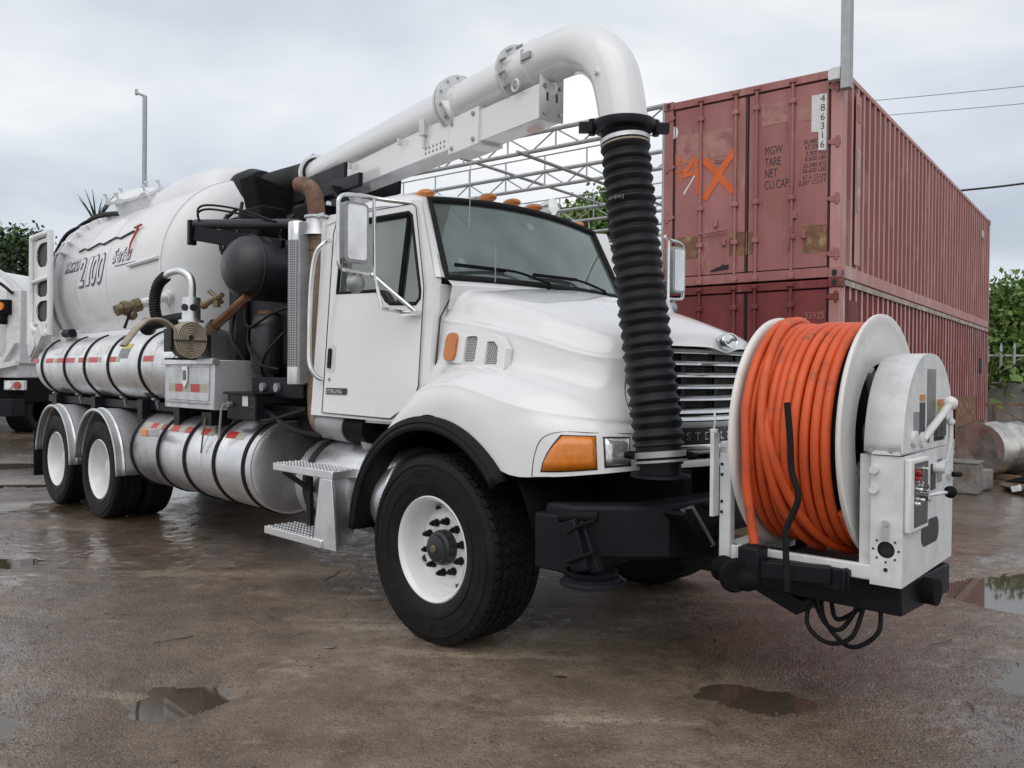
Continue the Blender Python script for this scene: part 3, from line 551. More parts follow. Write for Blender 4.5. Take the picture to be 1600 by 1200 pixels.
# doors
for s in (1, -1):
    d = MB(); d.poly([door_out, win], lambda u, v, t, s=s: (u, s * (sy(v) - .010 + t), v), 0.022); door = d.build('door', 'white_paint', T, bevel=0.006)
    g = MB(); g.poly([grow(win, 0.008)], lambda u, v, t, s=s: (u, s * (sy(v) + .022 + t), v), 0.004); g.build('door_window', 'glass', door)
    f_ = MB(); f_.tube([(u, s * (sy(v) - .006), v) for u, v in win], 0.014, 6, closed=True); f_.build('window_seal', 'rubber', door)
    f_ = MB(); f_.obox((-0.545, s * (sy(2.62) + .01), 2.625), (-0.60, s * (sy(2.03) + .01), 2.035), 0.02, 0.028); f_.build('vent_divider', 'black_dull', door)
    h = MB(); h.poly([rrect(-1.36, -1.27, 1.58, 1.78, .03)], lambda u, v, t, s=s: (u, s * (sy(v) - .013 + t), v), 0.004); h.build('handle_recess', 'white_worn', door)
    h = MB(); h.poly([rrect(-1.345, -1.315, 1.61, 1.75, .013)], lambda u, v, t, s=s: (u, s * (sy(v) - .030 + t), v), 0.016); h.build('handle', 'black_paint', door, bevel=0.004)
    h = MB(); h.cyl((-1.33, s * (sy(1.53) - .010), 1.53), (-1.33, s * (sy(1.53) - .016), 1.53), 0.013); h.build('key_lock', 'steel_grey', door)
    h = MB(); h.poly([rrect(-1.36, -1.10, 1.425, 1.47, .01)], lambda u, v, t, s=s: (u, s * (sy(v) - .016 + t), v), 0.006); h.build('badge', 'plate_black', door)
    if s > 0: text_obj('badge_lettering', 'STERLING', 0.040, 'chrome', door, lambda x, y, z: (-1.35 + x, sy(1.43) - .0175 - z, 1.433 + y), sx=1.12, extrude=0.001)
# grab rail behind the door
for s in (1, -1):
    m = MB(); m.tube([(x, s * y, z) for x, y, z in cr([(-1.40, -1.0, 2.53), (-1.39, -1.06, 2.50), (-1.43, -1.10, 2.42), (-1.47, -1.11, 2.2), (-1.49, -1.11, 1.75), (-1.47, -1.11, 1.62), (-1.44, -1.08, 1.55), (-1.42, -1.045, 1.53)], 4)], 0.016, 10); m.build('grab_rail', 'chrome', T)
# mirrors
def mirror(s):
    y = -1.37; m = MB(); m.poly([rrect(-.088, .088, 2.255, 2.625, .032)], lambda u, v, t: (-.60 + t, s * (y + u), v), 0.07); h = m.build('wing_mirror', 'steel_grey', T, bevel=0.02)
    g = MB(); g.poly([rrect(-.070, .070, 2.272, 2.608, .022)], lambda u, v, t: (-.529 + t, s * (y + u), v), 0.003); g.build('mirror_back', 'aluminium', h)
    g = MB(); g.poly([rrect(-.080, .080, 2.262, 2.618, .03)], lambda u, v, t: (-.6035 + t, s * (y + u), v), 0.003); g.build('mirror_glass', 'chrome', h)
    P = cr([(-.44, -1.03, 2.66), (-.50, -1.15, 2.665), (-.55, -1.25, 2.672), (-.565, -1.40, 2.672), (-.565, -1.475, 2.64), (-.565, -1.482, 2.55), (-.565, -1.482, 2.32), (-.565, -1.47, 2.225), (-.565, -1.40, 2.205), (-.56, -1.24, 2.20)], 4)
    g = MB(); g.tube([(a_, s * b_, c_) for a_, b_, c_ in P], 0.013, 8); g.tube([(-.545, s * -1.235, 2.672), (-.54, s * -1.23, 2.2), (-.50, s * -1.20, 1.98)], 0.012, 8); g.tube([(-.56, s * -1.24, 2.20), (-.45, s * -1.15, 2.08), (-.35, s * -1.045, 1.96)], 0.014, 8); g.tube([(-.50, s * -1.20, 1.98), (-.48, s * -1.04, 1.965)], 0.012, 8); g.obox((-.48, s * -1.05, 1.955), (-.33, s * -1.05, 1.955), 0.03, 0.03); g.build('mirror_arm', 'chrome', h)
    g = MB(); g.lathe([(0, .0), (.055, .0), (.066, .012), (.06, .03), (.03, .055), (0, .06)], (-.60, s * -1.34, 2.135), (1, 0, 0), 28); g.cyl((-.565, s * -1.34, 2.14), (-.565, s * -1.34, 2.205), 0.012); g.build('spot_mirror', 'steel_grey', h)
    return h
mirror(1); _mh = mirror(-1); _mh.location.x = .50; _mh.location.y = .04
m = MB(); m.tube([(-.56, 1.04, 1.955), (-.80, 1.01, 1.955)], .014, 8); m.tube([(-.56, 1.04, 2.66), (-.95, .965, 2.64)], .012, 8); m.obox((-.56, 1.05, 1.955), (-.56, 1.06, 2.66), .02, .02); m.build('mirror_stay', 'chrome', _mh)
# ---------------------------------------------------------------- bonnet with fenders
CL = [(-.20, 0, 2.165), (.0, 0, 2.16), (.22, 0, 2.125), (.45, 0, 2.075), (.68, 0, 2.015), (.88, 0, 1.96), (1.04, 0, 1.905), (1.155, 0, 1.86), (1.215, 0, 1.83)]
A_ = [(-.22, .82, 2.10), (.0, .82, 2.06), (.22, .81, 2.01), (.45, .80, 1.95), (.66, .775, 1.885), (.82, .74, 1.835), (.94, .69, 1.80), (1.03, .63, 1.78), (1.06, .60, 1.765)]
B_ = [(-.24, .925, 1.92), (.0, .925, 1.885), (.22, .925, 1.85), (.45, .915, 1.80), (.66, .89, 1.745), (.82, .85, 1.70), (.94, .785, 1.675), (1.02, .70, 1.66), (1.05, .635, 1.655)]
C_ = [(-.25, .975, 1.66), (.0, .975, 1.675), (.22, .97, 1.66), (.45, .955, 1.62), (.66, .93, 1.575), (.82, .89, 1.545), (.95, .82, 1.525), (1.03, .72, 1.515), (1.06, .645, 1.51)]
D_ = [(-.27, 1.075, 1.47), (-.06, 1.085, 1.575), (.20, 1.085, 1.60), (.45, 1.08, 1.565), (.66, 1.06, 1.515), (.84, 1.005, 1.47), (.98, .90, 1.435), (1.07, .76, 1.42), (1.09, .655, 1.41)]
E_ = [(-.38, 1.165, 1.32), (-.14, 1.18, 1.485), (.16, 1.185, 1.525), (.43, 1.18, 1.475), (.66, 1.155, 1.42), (.86, 1.085, 1.385), (1.02, .955, 1.36), (1.10, .79, 1.345), (1.125, .665, 1.335)]
F_ = [(-.50, 1.205, 1.16), (-.26, 1.215, 1.35), (.03, 1.222, 1.425), (.28, 1.222, 1.40), (.56, 1.21, 1.28), (.84, 1.145, 1.265), (1.045, .99, 1.26), (1.13, .81, 1.255), (1.155, .675, 1.25)]
G_ = [(-.60, 1.215, 1.045), (-.40, 1.222, 1.215), (-.14, 1.225, 1.31), (.10, 1.225, 1.315), (.58, 1.215, 1.06), (.85, 1.145, 1.045), (1.06, .99, 1.065), (1.145, .81, 1.075), (1.17, .675, 1.075)]
def lerp(P, Q, t, up=0.0): return [tuple(Vector(p) * (1 - t) + Vector(q) * t + Vector((0, 0, up))) for p, q in zip(P, Q)]
B2_ = [(x, y + .004, z - .045) for x, y, z in B_]; A2_ = lerp(A_, B_, .8); A2_ = [(x, y - .018 * (1 - i / 9), z) for i, (x, y, z) in enumerate(A2_)]
E2_ = [(x, y + .016, z - .030) for x, y, z in E_]
half = [CL, lerp(CL, A_, .40, .018), lerp(CL, A_, .75, .020), A_, A2_, B_, B2_, C_, D_, E_, E2_, F_, G_]
m = MB()
for s in (1, -1): m.grid(crgrid([[(x, -s * y, z) for x, y, z in r] for r in half], 5, 4))
hood = m.build('bonnet', 'white_paint', T, angle=60)
def hood_pt(row, ct, s=-1):
    P = [Vector((x, s * y, z)) for x, y, z in row]; i = min(int(ct), len(P) - 2); t = ct - i
    a_ = P[max(i - 1, 0)]; b_ = P[i]; c_ = P[i + 1]; d_ = P[min(i + 2, len(P) - 1)]
    return 0.5 * ((2 * b_) + (c_ - a_) * t + (2 * a_ - 5 * b_ + 4 * c_ - d_) * t * t + (3 * b_ - a_ - 3 * c_ + d_) * t ** 3)
# rubber wheel arch lip
for s in (-1, 1):
    rows = []
    for k in range(31):
        a_ = math.radians(36 + 142 * k / 30); r0 = 0.775; r1 = 0.700; zc = 0.55
        rows.append([(r0 * math.cos(a_), s * 1.20, zc + r0 * math.sin(a_)), (r0 * math.cos(a_), s * 1.245, zc + r0 * math.sin(a_)), ((r0 - .03) * math.cos(a_), s * 1.262, zc + (r0 - .03) * math.sin(a_)), ((r0 - .036) * math.cos(a_), s * 1.256, zc + (r0 - .036) * math.sin(a_)), ((r0 - .06) * math.cos(a_), s * 1.266, zc + (r0 - .06) * math.sin(a_)), (r1 * math.cos(a_), s * 1.262, zc + r1 * math.sin(a_)), (r1 * math.cos(a_), s * 1.10, zc + r1 * math.sin(a_))])
    m = MB(); m.grid(rows); m.build('arch_lip', 'rubber', hood, solid=0.008)
    m = MB(); m.grid([[(0.80 * math.cos(math.radians(8 + 172 * k / 30)), s * y, 0.55 + 0.80 * math.sin(math.radians(8 + 172 * k / 30))) for k in range(31)] for y in (1.16, 0.62)]); m.grid([[(r_ * math.cos(math.radians(8 + 172 * k / 30)), s * .62, 0.55 + r_ * math.sin(math.radians(8 + 172 * k / 30))) for k in range(31)] for r_ in (.80, .1)]); m.build('wheel_well', 'black_dull', hood)
# side vents with marker lamp
for s in (-1, 1):
    def vf(u, v, t, s=s):
        q = 0.978 - 0.09 * max(u - .05, 0) ** 1.5 + (1.74 - v) * 0.19; return (u, s * (q + .030 - t), v)
    m = MB(); m.poly([[(-.115, 1.655), (-.125, 1.83), (-.09, 1.855), (.25, 1.815), (.34, 1.79), (.40, 1.72), (.405, 1.61), (.385, 1.59)], rrect(.065, .165, 1.645, 1.80, .02), [(.245, 1.63), (.245, 1.765), (.30, 1.765), (.335, 1.735), (.345, 1.63)]], vf, 0.05); vh = m.build('side_vent', 'white_paint', hood, bevel=0.010)
    m = MB(); m.poly([rrect(-.10, .0, 1.655, 1.825, .04)], lambda u, v, t: vf(u, v, t - .018), 0.03); m.build('side_marker', 'amber_dark', hood, bevel=0.012)
    for (u0, u1, v0, v1) in ((.055, .175, 1.635, 1.81), (.235, .355, 1.62, 1.775)):
        m = MB(); m.poly([[(u0, v0), (u1, v0), (u1, v1), (u0, v1)]], lambda u, v, t: vf(u, v, t + .018), 0.003); m.build('vent_back', 'ink', hood)
        m = MB()
        for i in range(8):
            for j in range(13):
                uu = u0 + (u1 - u0) * (i + .5 + (0.5 if j % 2 else 0)) / 8.3; vv = v0 + (v1 - v0) * (j + .5) / 13; w_ = (u1 - u0) / 16 * .95
                if uu > u1: continue
                P = [vf(uu + w_ * math.cos(k * PI / 3 + PI / 6) * 1.1, vv + w_ * math.sin(k * PI / 3 + PI / 6) * 1.1, .014) for k in range(6)]; Q_ = [vf(uu + w_ * math.cos(k * PI / 3 + PI / 6) * .86, vv + w_ * math.sin(k * PI / 3 + PI / 6) * .86, .014) for k in range(6)]
                m.add(P + Q_, [(k, (k + 1) % 6, (k + 1) % 6 + 6, k + 6) for k in range(6)])
        m.build('vent_mesh', 'white_worn', hood, solid=0.003)
# head lamps wrapped into the front corners
for s in (-1, 1):
    def lamp(c0, c1, t0, t1, off, name, mt, nn=8, slant=0.0):
        rows = []
        for j in range(5):
            t = t0 + (t1 - t0) * j / 4; r = []
            for i in range(nn + 1):
                sl = slant * (1 - j / 4) ** 1.6; ct = (c0 + sl) + (c1 - c0 - sl) * i / nn; p = hood_pt(F_, ct, s) * (1 - t) + hood_pt(G_, ct, s) * t
                p2 = hood_pt(F_, ct + .05, s) * (1 - t) + hood_pt(G_, ct + .05, s) * t; tg = (p2 - p); n_ = Vector((-tg.y * s * -1, tg.x * s * -1, 0)); n_ = Vector((tg.y, -tg.x, 0)) if s < 0 else Vector((-tg.y, tg.x, 0)); n_.normalize()
                if n_.x < 0 and abs(n_.x) > abs(n_.y): n_ = -n_
                if n_.y * s < 0 and abs(n_.y) > abs(n_.x): n_ = -n_
                bulge = off * (1 if 0 < j < 4 and 0 < i < nn else .35); r.append(p + n_ * bulge)
            rows.append(r)
        mm = MB(); mm.grid(rows); return mm.build(name, mt, hood, solid=0.004, angle=80)
    lamp(4.93, 6.02, .02, .86, .014, 'indicator_lens', 'amber', slant=.42); lamp(4.90, 6.04, -.01, .89, .004, 'lamp_bezel', 'ink', slant=.42)
    lamp(6.25, 6.98, .06, .80, .012, 'headlamp', 'lens_clear'); lamp(6.21, 7.02, .01, .85, .004, 'lamp_bezel', 'ink')
def seam(P, nm='panel_seam', par=hood, r=.0022, n=6): q = MB(); q.tube(cr(P, n), r, 5); return q.build(nm, 'ink', par)
for s in (-1, 1):
    o_ = Vector((.0012, s * .0012, 0))
    mixp = lambda A, B, t, c: hood_pt(A, c, s) * (1 - t) + hood_pt(B, c, s) * t + o_
    seam([mixp(F_, G_, .98, 4.70), mixp(F_, G_, .5, 4.78), mixp(F_, G_, .10, 4.95), mixp(E_, F_, .86, 5.3), mixp(E_, F_, .84, 6.0), mixp(E_, F_, .84, 7.0), mixp(E_, F_, .84, 7.95)])
    seam([mixp(A_, B_, .15, 7.75), mixp(B_, C_, .0, 7.25), mixp(B_, C_, 1, 7.05), mixp(D_, E_, 0, 7.1), mixp(D_, E_, .9, 7.5), mixp(E_, F_, .3, 7.95)])
    q = MB(); q.tube([(u, s * (-sy(v) + .0105), v) for u, v in door_out], .0035, 5, closed=True); q.build('door_gap', 'ink', cab)
    q = MB(); q.tube([(-.228, s * .99, 1.30), (-.226, s * .985, 1.65), (-.224, s * .955, 1.93), (-.21, s * .86, 2.09)], .006, 6); q.build('bonnet_gap', 'ink', cab)
# ---------------------------------------------------------------- grille
def gx_(y, d=0.0): return 1.215 + d - 0.145 * (y / .62) ** 2
def strip(z0, z1, d0, d1, yw, n=20, dep=0.03):
    m = MB(); Y = [yw * (2 * k / n - 1) for k in range(n + 1)]
    m.grid([[(gx_(y, d0) - dep, y, z0) for y in Y], [(gx_(y, d0), y, z0) for y in Y], [(gx_(y, (d0 + d1) / 2) + .004, y, (z0 + z1) / 2) for y in Y], [(gx_(y, d1), y, z1) for y in Y], [(gx_(y, d1) - dep, y, z1) for y in Y]]); return m
m = strip(1.10, 1.80, -.13, -.13, .66); grille = m.build('grille', 'black_dull', T)
m = MB(); m.grid([[(gx_(y, -.09), y, z) for y in [(.6 * (2 * k / 20 - 1)) for k in range(21)]] for z in (1.34, 1.74)]); m.build('radiator', 'radiator', grille)
for k in range(26):
    z = 1.35 + k * .015; m = strip(z, z + .004, -.085, -.085, .58, 12, .004); m.build('cooling_fin', 'steel_grey', grille, smooth=False) if k == 0 else None
_fin = [o for o in grille.children if o.name.startswith('cooling_fin')][0]
for k in range(1, 26): copy_of(_fin, grille, (0, 0, k * .015))
for y in (-.30, 0.0, .30):
    m = MB(); m.box(gx_(y, -.07), gx_(y, -.055), y - .02, y + .02, 1.33, 1.78); m.build('grille_post', 'black_paint', grille)
for z in (1.715, 1.650, 1.583, 1.517, 1.450): strip(z - .013, z + .014, 0.004, -.024, .60).build('grille_bar', 'chrome', grille)
strip(1.365, 1.392, .016, -.012, .62).build('grille_bar', 'chrome', grille); strip(1.325, 1.352, .026, .002, .63).build('grille_bar', 'chrome', grille)
strip(1.285, 1.318, .024, .020, .635).build('grille_bar', 'steel_grey', grille)
strip(1.195, 1.283, .022, .022, .64).build('name_plate', 'plate_black', grille)
text_obj('lettering', 'STERLING', 0.064, 'chrome', grille, lambda x, y, z: (gx_(-.36 + x, .0235) + z, -.36 + x, 1.216 + y), sx=1.2, extrude=0.002, space=1.75)
strip(1.163, 1.190, .034, .026, .65).build('grille_bar', 'chrome', grille); strip(1.138, 1.158, .034, .034, .65).build('grille_bar', 'steel_grey', grille)
strip(1.070, 1.108, .055, .048, .675, dep=.10).build('front_valance', 'white_paint', hood)
# white nose over the grille with the round emblem
_te = cr([r[-1] for r in half[:4]], 5); TE = [Vector((p.x, -p.y, p.z)) for p in reversed(_te[1:])] + _te
m = MB(); m.grid([TE, [p + Vector((.014, 0, -.016)) for p in TE], [p + Vector((.016, 0, -.04)) for p in TE], [Vector((gx_(p.y, .010), p.y, 1.742 - .030 * math.exp(-(p.y / .10) ** 2))) for p in TE], [Vector((gx_(p.y, -.05), p.y, 1.742 - .030 * math.exp(-(p.y / .10) ** 2))) for p in TE]]); m.build('nose_band', 'white_paint', hood, angle=60)
for s in (-1, 1):
    m = MB(); e = cr([Vector((p[-1][0], s * p[-1][1], p[-1][2])) for p in half[3:]], 4)
    m.grid([e, [Vector((q.x + .004, q.y * .965, q.z)) for q in e], [Vector((q.x - .10, q.y * .955, q.z)) for q in e]]); m.build('grille_surround', 'white_paint', hood, angle=60)
m = MB(); m.M = Matrix.Translation((gx_(0, .030), 0, 1.782)) @ Matrix.Rotation(math.radians(-10), 4, 'Y') @ Matrix.Diagonal((1, .085, .046, 1)); m.lathe([(0, .008), (.78, .008), (.82, .014), (.97, .014), (1.03, .008), (1.05, -.03)], (0, 0, 0), (1, 0, 0), 40); m.build('emblem', 'chrome', hood, angle=50)
m = MB(); rows = []
for k in range(13):
    t = -1 + 2 * k / 12; zz = 1.782 + .012 * math.sin(t * 2.4); rows.append([(gx_(0, .0405), .055 * t, zz + .008), (gx_(0, .0405), .055 * t, zz - .008)])
m.grid(rows); m.build('emblem_stroke', 'label_grey', hood, solid=0.002)
# ---------------------------------------------------------------- tanks
def cyl_x(name, mt, par, x0, x1, yc, zc, R, front=0.10, rear=0.10, seg=72):
    pr = []
    for k in range(9):
        a = PI / 2 * k / 8; pr.append((R * math.sin(a) if k < 8 else R, x0 + rear * (1 - math.cos(a)) - 0 if True else 0))
    pr[0] = (0.0001, x0)
    pr = [(R * math.sin(PI / 2 * k / 8) ** .75 if k else 0.0001, x0 + rear * (1 - math.cos(PI / 2 * (k / 8) ** 1.0))) for k in range(9)]
    fr = [(R * math.sin(PI / 2 * k / 8) ** .75 if k else 0.0001, x1 - front * (1 - math.cos(PI / 2 * k / 8))) for k in range(8, -1, -1)]
    m = MB(); m.lathe(pr + fr, (0, yc, zc), (1, 0, 0), seg); return m.build(name, mt, par, angle=50)
def band(name, mt, par, x, w, yc, zc, R, t=0.012):
    m = MB(); m.lathe([(R - .004, x - w / 2), (R + t, x - w / 2), (R + t, x + w / 2), (R - .004, x + w / 2)], (0, yc, zc), (1, 0, 0), 64); return m.build(name, mt, par)
def patch(name, mt, par, x0, x1, a0, a1, yc, zc, R, off=0.003, n=4):
    m = MB(); m.grid([[(x, yc - (R + off) * math.cos(a0 + (a1 - a0) * k / n), zc + (R + off) * math.sin(a0 + (a1 - a0) * k / n)) for k in range(n + 1)] for x in (x0, x1)]); return m.build(name, mt, par)
# lower water tank
LY, LZ, LR = -0.845, 0.825, 0.368
lt = cyl_x('lower_water_tank', 'aluminium', T, -4.58, -2.13, LY, LZ, LR, 0.035, 0.03); lt['label'] = 'lower brushed aluminium tank behind the cab steps'
for x in (-4.50, -3.88, -3.32, -2.76, -2.26): band('tank_strap', 'rubber', lt, x, 0.042, LY, LZ, LR)
band('weld_ring', 'aluminium_dull', lt, -2.155, 0.02, LY, LZ, LR, 0.004); band('weld_ring', 'aluminium_dull', lt, -3.0, 0.02, LY, LZ, LR, 0.003)
x = -4.30
for i, (x0, w, mt) in enumerate(((-4.38, .15, 'tape_white'), (-4.23, .14, 'tape_red'), (-4.09, .10, 'tape_white'), (-3.97, .08, 'tape_red'), (-3.84, .06, 'tape_white'), (-3.78, .17, 'tape_red'), (-3.61, .13, 'tape_white'), (-3.48, .13, 'tape_red'), (-3.16, .14, 'tape_red'), (-3.02, .10, 'tape_white'), (-2.70, .17, 'tape_red'), (-2.53, .12, 'tape_white'))):
    patch('reflective_tape', mt, lt, x0, x0 + w, .62, .80, LY, LZ, LR)
m = MB(); m.obox((-3.93, -1.20, 1.02), (-3.93, -1.30, 1.02), 0.10, 0.07); m.build('lamp_bracket', 'white_worn', lt, bevel=0.01); m = MB(); m.obox((-3.99, -1.25, 1.02), (-4.02, -1.25, 1.02), 0.075, 0.075); m.box(-4.03, -3.88, -1.315, -1.300, .985, 1.055); m.build('side_marker', 'amber', lt, bevel=0.008)
m = MB(); m.tube([(-2.94, -1.20, 1.20), (-2.94, -1.22, 1.08), (-2.95, -1.235, .90)], 0.008, 6); m.build('drain_rod', 'brass', lt); m = MB(); m.box(-3.02, -2.84, -1.20, -1.02, 1.13, 1.24); m.build('drain_valve', 'black_paint', lt)
# upper water tank
UY, UZ, UR = -0.845, 1.635, 0.352
ut = cyl_x('upper_water_tank', 'aluminium', T, -7.86, -3.55, UY, UZ, UR, 0.05, 0.32); ut['label'] = 'upper brushed aluminium tank above the rear wheels'
for x in (-7.36, -6.54, -5.88, -5.18, -4.36): band('tank_strap', 'rubber', ut, x, 0.045, UY, UZ, UR); m = MB(); m.obox((x, -1.03, 1.30), (x, -1.0, 1.20), .03, .03); m.cyl((x - .03, -1.06, 1.31), (x + .03, -1.06, 1.31), .012); m.build('strap_bolt', 'steel_grey', ut)
for x0, w, mt in ((-7.72, .20, 'tape_red'), (-7.22, .24, 'tape_red'), (-6.95, .16, 'tape_white'), (-6.78, .22, 'tape_red'), (-6.50, .28, 'tape_red'), (-6.08, .16, 'tape_red'), (-5.83, .08, 'tape_white'), (-5.75, .27, 'tape_red'), (-5.48, .08, 'tape_white'), (-5.13, .14, 'tape_red'), (-4.98, .1, 'tape_white'), (-4.28, .24, 'tape_red')):
    patch('reflective_tape', mt, ut, x0, x0 + w, .10, .26, UY, UZ, UR)
patch('warning_label', 'label_grey', ut, -4.93, -4.68, .20, .50, UY, UZ, UR); patch('warning_label', 'label_yellow', ut, -4.93, -4.68, .50, .66, UY, UZ, UR)
patch('pale_label', 'label_white', ut, -7.0, -6.72, .40, .60, UY, UZ, UR); patch('pale_label', 'label_white', ut, -6.30, -6.05, .36, .62, UY, UZ, UR); patch('pale_label', 'label_white', ut, -5.60, -5.30, .36, .66, UY, UZ, UR)
band('weld_ring', 'aluminium_dull', ut, -3.60, 0.025, UY, UZ, UR, 0.004); band('weld_ring', 'aluminium_dull', ut, -4.05, 0.02, UY, UZ, UR, 0.003)
m = MB()
for x in (-7.2, -5.9, -4.6, -3.75): m.box(x - .06, x + .06, -1.1, -.45, 1.08, 1.30)
m.box(-7.7, -3.6, -1.02, -.70, 1.20, 1.28); m.build('tank_cradle', 'black_paint', T)
# debris tank
DZ, DR = 2.62, 0.98
pr = [(0.001, -8.25), (.5, -8.22), (.8, -8.15), (.94, -8.05), (DR, -7.95), (DR, -4.42)]
pr += [(DR * math.cos(a) + (-.0), -4.42 + .30 * math.sin(a)) for a in [PI / 2 * k / 10 for k in range(1, 10)]] + [(0.001, -4.12)]
m = MB(); m.lathe(pr, (0, 0, DZ), (1, 0, 0), 96); dt = m.build('debris_tank', 'white_tank', T, angle=50); dt['label'] = 'big white cylindrical debris tank'
band('head_seam', 'white_tank', dt, -4.425, 0.035, 0, DZ, DR, 0.008); 
for x in (-5.9, -6.75): band('stiffening_ring', 'white_tank', dt, x, .035, 0, DZ, DR, .006)
band('door_flange', 'white_tank', dt, -7.55, .06, 0, DZ, DR, .06); band('door_flange', 'white_tank', dt, -7.70, .05, 0, DZ, DR, .06)
for k in range(9):
    a = math.radians(25 + k * 9); m = MB(); m.obox((-7.75, -(DR + .03) * math.cos(a), DZ + (DR + .03) * math.sin(a)), (-7.45, -(DR + .03) * math.cos(a), DZ + (DR + .03) * math.sin(a)), .04, .07, (0, -math.cos(a), math.sin(a))); m.build('door_clamp', 'white_tank', dt, bevel=.008)
m = MB()   # raised inlet hump on top of the tank
rows = []
for x, hh, ww in ((-6.12, .0, .40), (-6.10, .08, .43), (-6.03, .16, .46), (-5.90, .215, .49), (-5.6, .25, .51), (-5.2, .26, .52), (-4.85, .245, .52), (-4.62, .20, .50), (-4.50, .12, .47), (-4.46, .0, .44)):
    r = []
    for k in range(21):
        a = PI * k / 20; y = -ww * math.cos(a); r.append((x, y, DZ + math.sqrt(DR ** 2 - y * y) - .015 + hh * math.sin(a) ** .7))
    rows.append(r)
m.grid(rows); m.build('inlet_hump', 'white_tank', dt, angle=70)
# manhole on the crown
hm = MB(); hm.M = Matrix.Translation((-6.62, -.34, DZ + .97)) @ Matrix.Rotation(math.radians(26), 4, 'X') @ Matrix.Rotation(math.radians(6), 4, 'Y'); hm.cyl((0, 0, -.22), (0, 0, .13), .25, 32); hm.lathe([(.001, .21), (.12, .205), (.24, .175), (.285, .15), (.285, .12), (.25, .12)], (0, 0, 0), (0, 0, 1), 36); mh = hm.build('manhole', 'white_tank', dt)
for k in range(6):
    a = 2 * PI * k / 6; q = MB(); q.M = hm.M; q.obox((.26 * math.cos(a), .26 * math.sin(a), .13), (.34 * math.cos(a), .34 * math.sin(a), .15), .05, .05); q.cyl((.31 * math.cos(a), .31 * math.sin(a), .10), (.31 * math.cos(a), .31 * math.sin(a), .25), .014, 8); q.cyl((.31 * math.cos(a) - .05, .31 * math.sin(a), .24), (.31 * math.cos(a) + .05, .31 * math.sin(a), .24), .012, 8); q.build('manhole_clamp', 'white_worn', dt)
q = MB(); q.M = hm.M; q.tube(cr([(.30, -.1, .03), (.34, -.1, .14), (.55, -.1, .18), (.60, -.1, .10), (.60, -.1, -.03)], 4), .014, 8); q.build('lifting_rail', 'white_worn', dt)
# rear side frame with D-shaped openings
fr = [(-8.06, 2.20), (-8.06, 3.18), (-8.00, 3.26), (-7.40, 3.26), (-7.33, 3.18), (-7.33, 2.12), (-7.42, 2.06), (-7.95, 2.10)]
m = MB(); m.tube([(x, -1.12, z) for x, z in cr(fr + [fr[0]], 3)[:-1]], .035, 10, closed=True); m.tube([(-8.05, -1.12, 2.70), (-7.33, -1.12, 2.72)], .025, 8); sf = m.build('side_frame', 'white_tank', T)
def dhole(zc, h): return [(-7.55, zc - h), (-7.50, zc - h * .6), (-7.48, zc + h * .8), (-7.52, zc + h)] + [(-7.72 - .22 * math.sin(PI * k / 8) ** 1.0, zc + h * math.cos(PI * k / 8)) for k in range(9)]
m = MB(); m.poly([[(-8.02, 2.18), (-7.36, 2.12), (-7.36, 3.22), (-8.02, 3.22)], dhole(3.02, .15), dhole(2.66 - .16 + .0, .14) if False else dhole(2.60, .10), dhole(2.32, .13)], lambda u, v, t: (u, -1.105 + t, v), .012); m.build('frame_plate', 'white_tank', sf)
for zc, h in ((3.02, .17), (2.60, .12), (2.32, .15)):
    m = MB(); m.box(-7.97, -7.52, -1.075, -1.07, zc - h, zc + h); m.build('frame_hole', 'ink', sf)
m = MB(); m.tube(cr([(-8.3, -.7, 3.1), (-8.1, -.6, 3.42), (-7.9, -.5, 3.55), (-7.5, -.4, 3.60), (-7.2, -.35, 3.58)], 5), .03, 8); m.tube(cr([(-8.3, -.62, 3.1), (-8.05, -.5, 3.5), (-7.8, -.42, 3.62), (-7.4, -.3, 3.62)], 5), .03, 8); m.tube(cr([(-8.35, -.8, 3.05), (-8.15, -.7, 3.36), (-7.95, -.6, 3.46), (-7.8, -.55, 3.45)], 5), .025, 8); m.build('tailgate_hoses', 'hose_black', T)
m = MB(); m.box(-8.75, -8.45, -1.0, -.6, 1.9, 2.85); m.build('tail_cover', 'white_tank', T, bevel=.03)
m = MB(); M0 = Matrix.Translation((-7.55, -1.15, 2.03)) @ Matrix.Rotation(math.radians(-35), 4, 'Y'); m.box(-.45, .10, -.04, .04, -.10, .10, M0); m.box(-.40, -.15, -.06, -.045, -.08, .08, M0); m.build('tail_bracket', 'white_worn', T, bevel=.01)
m = MB(); m.box(-7.9, -4.2, -.95, -.60, 1.93, 2.02); m.box(-7.4, -7.2, -1.0, -.7, 1.93, 2.08); m.build('tank_rail', 'white_tank', T, bevel=.02)
m = MB(); m.cyl((-7.15, -1.0, 2.03), (-6.9, -1.0, 2.03), .05); m.build('tank_lock', 'black_paint', T)
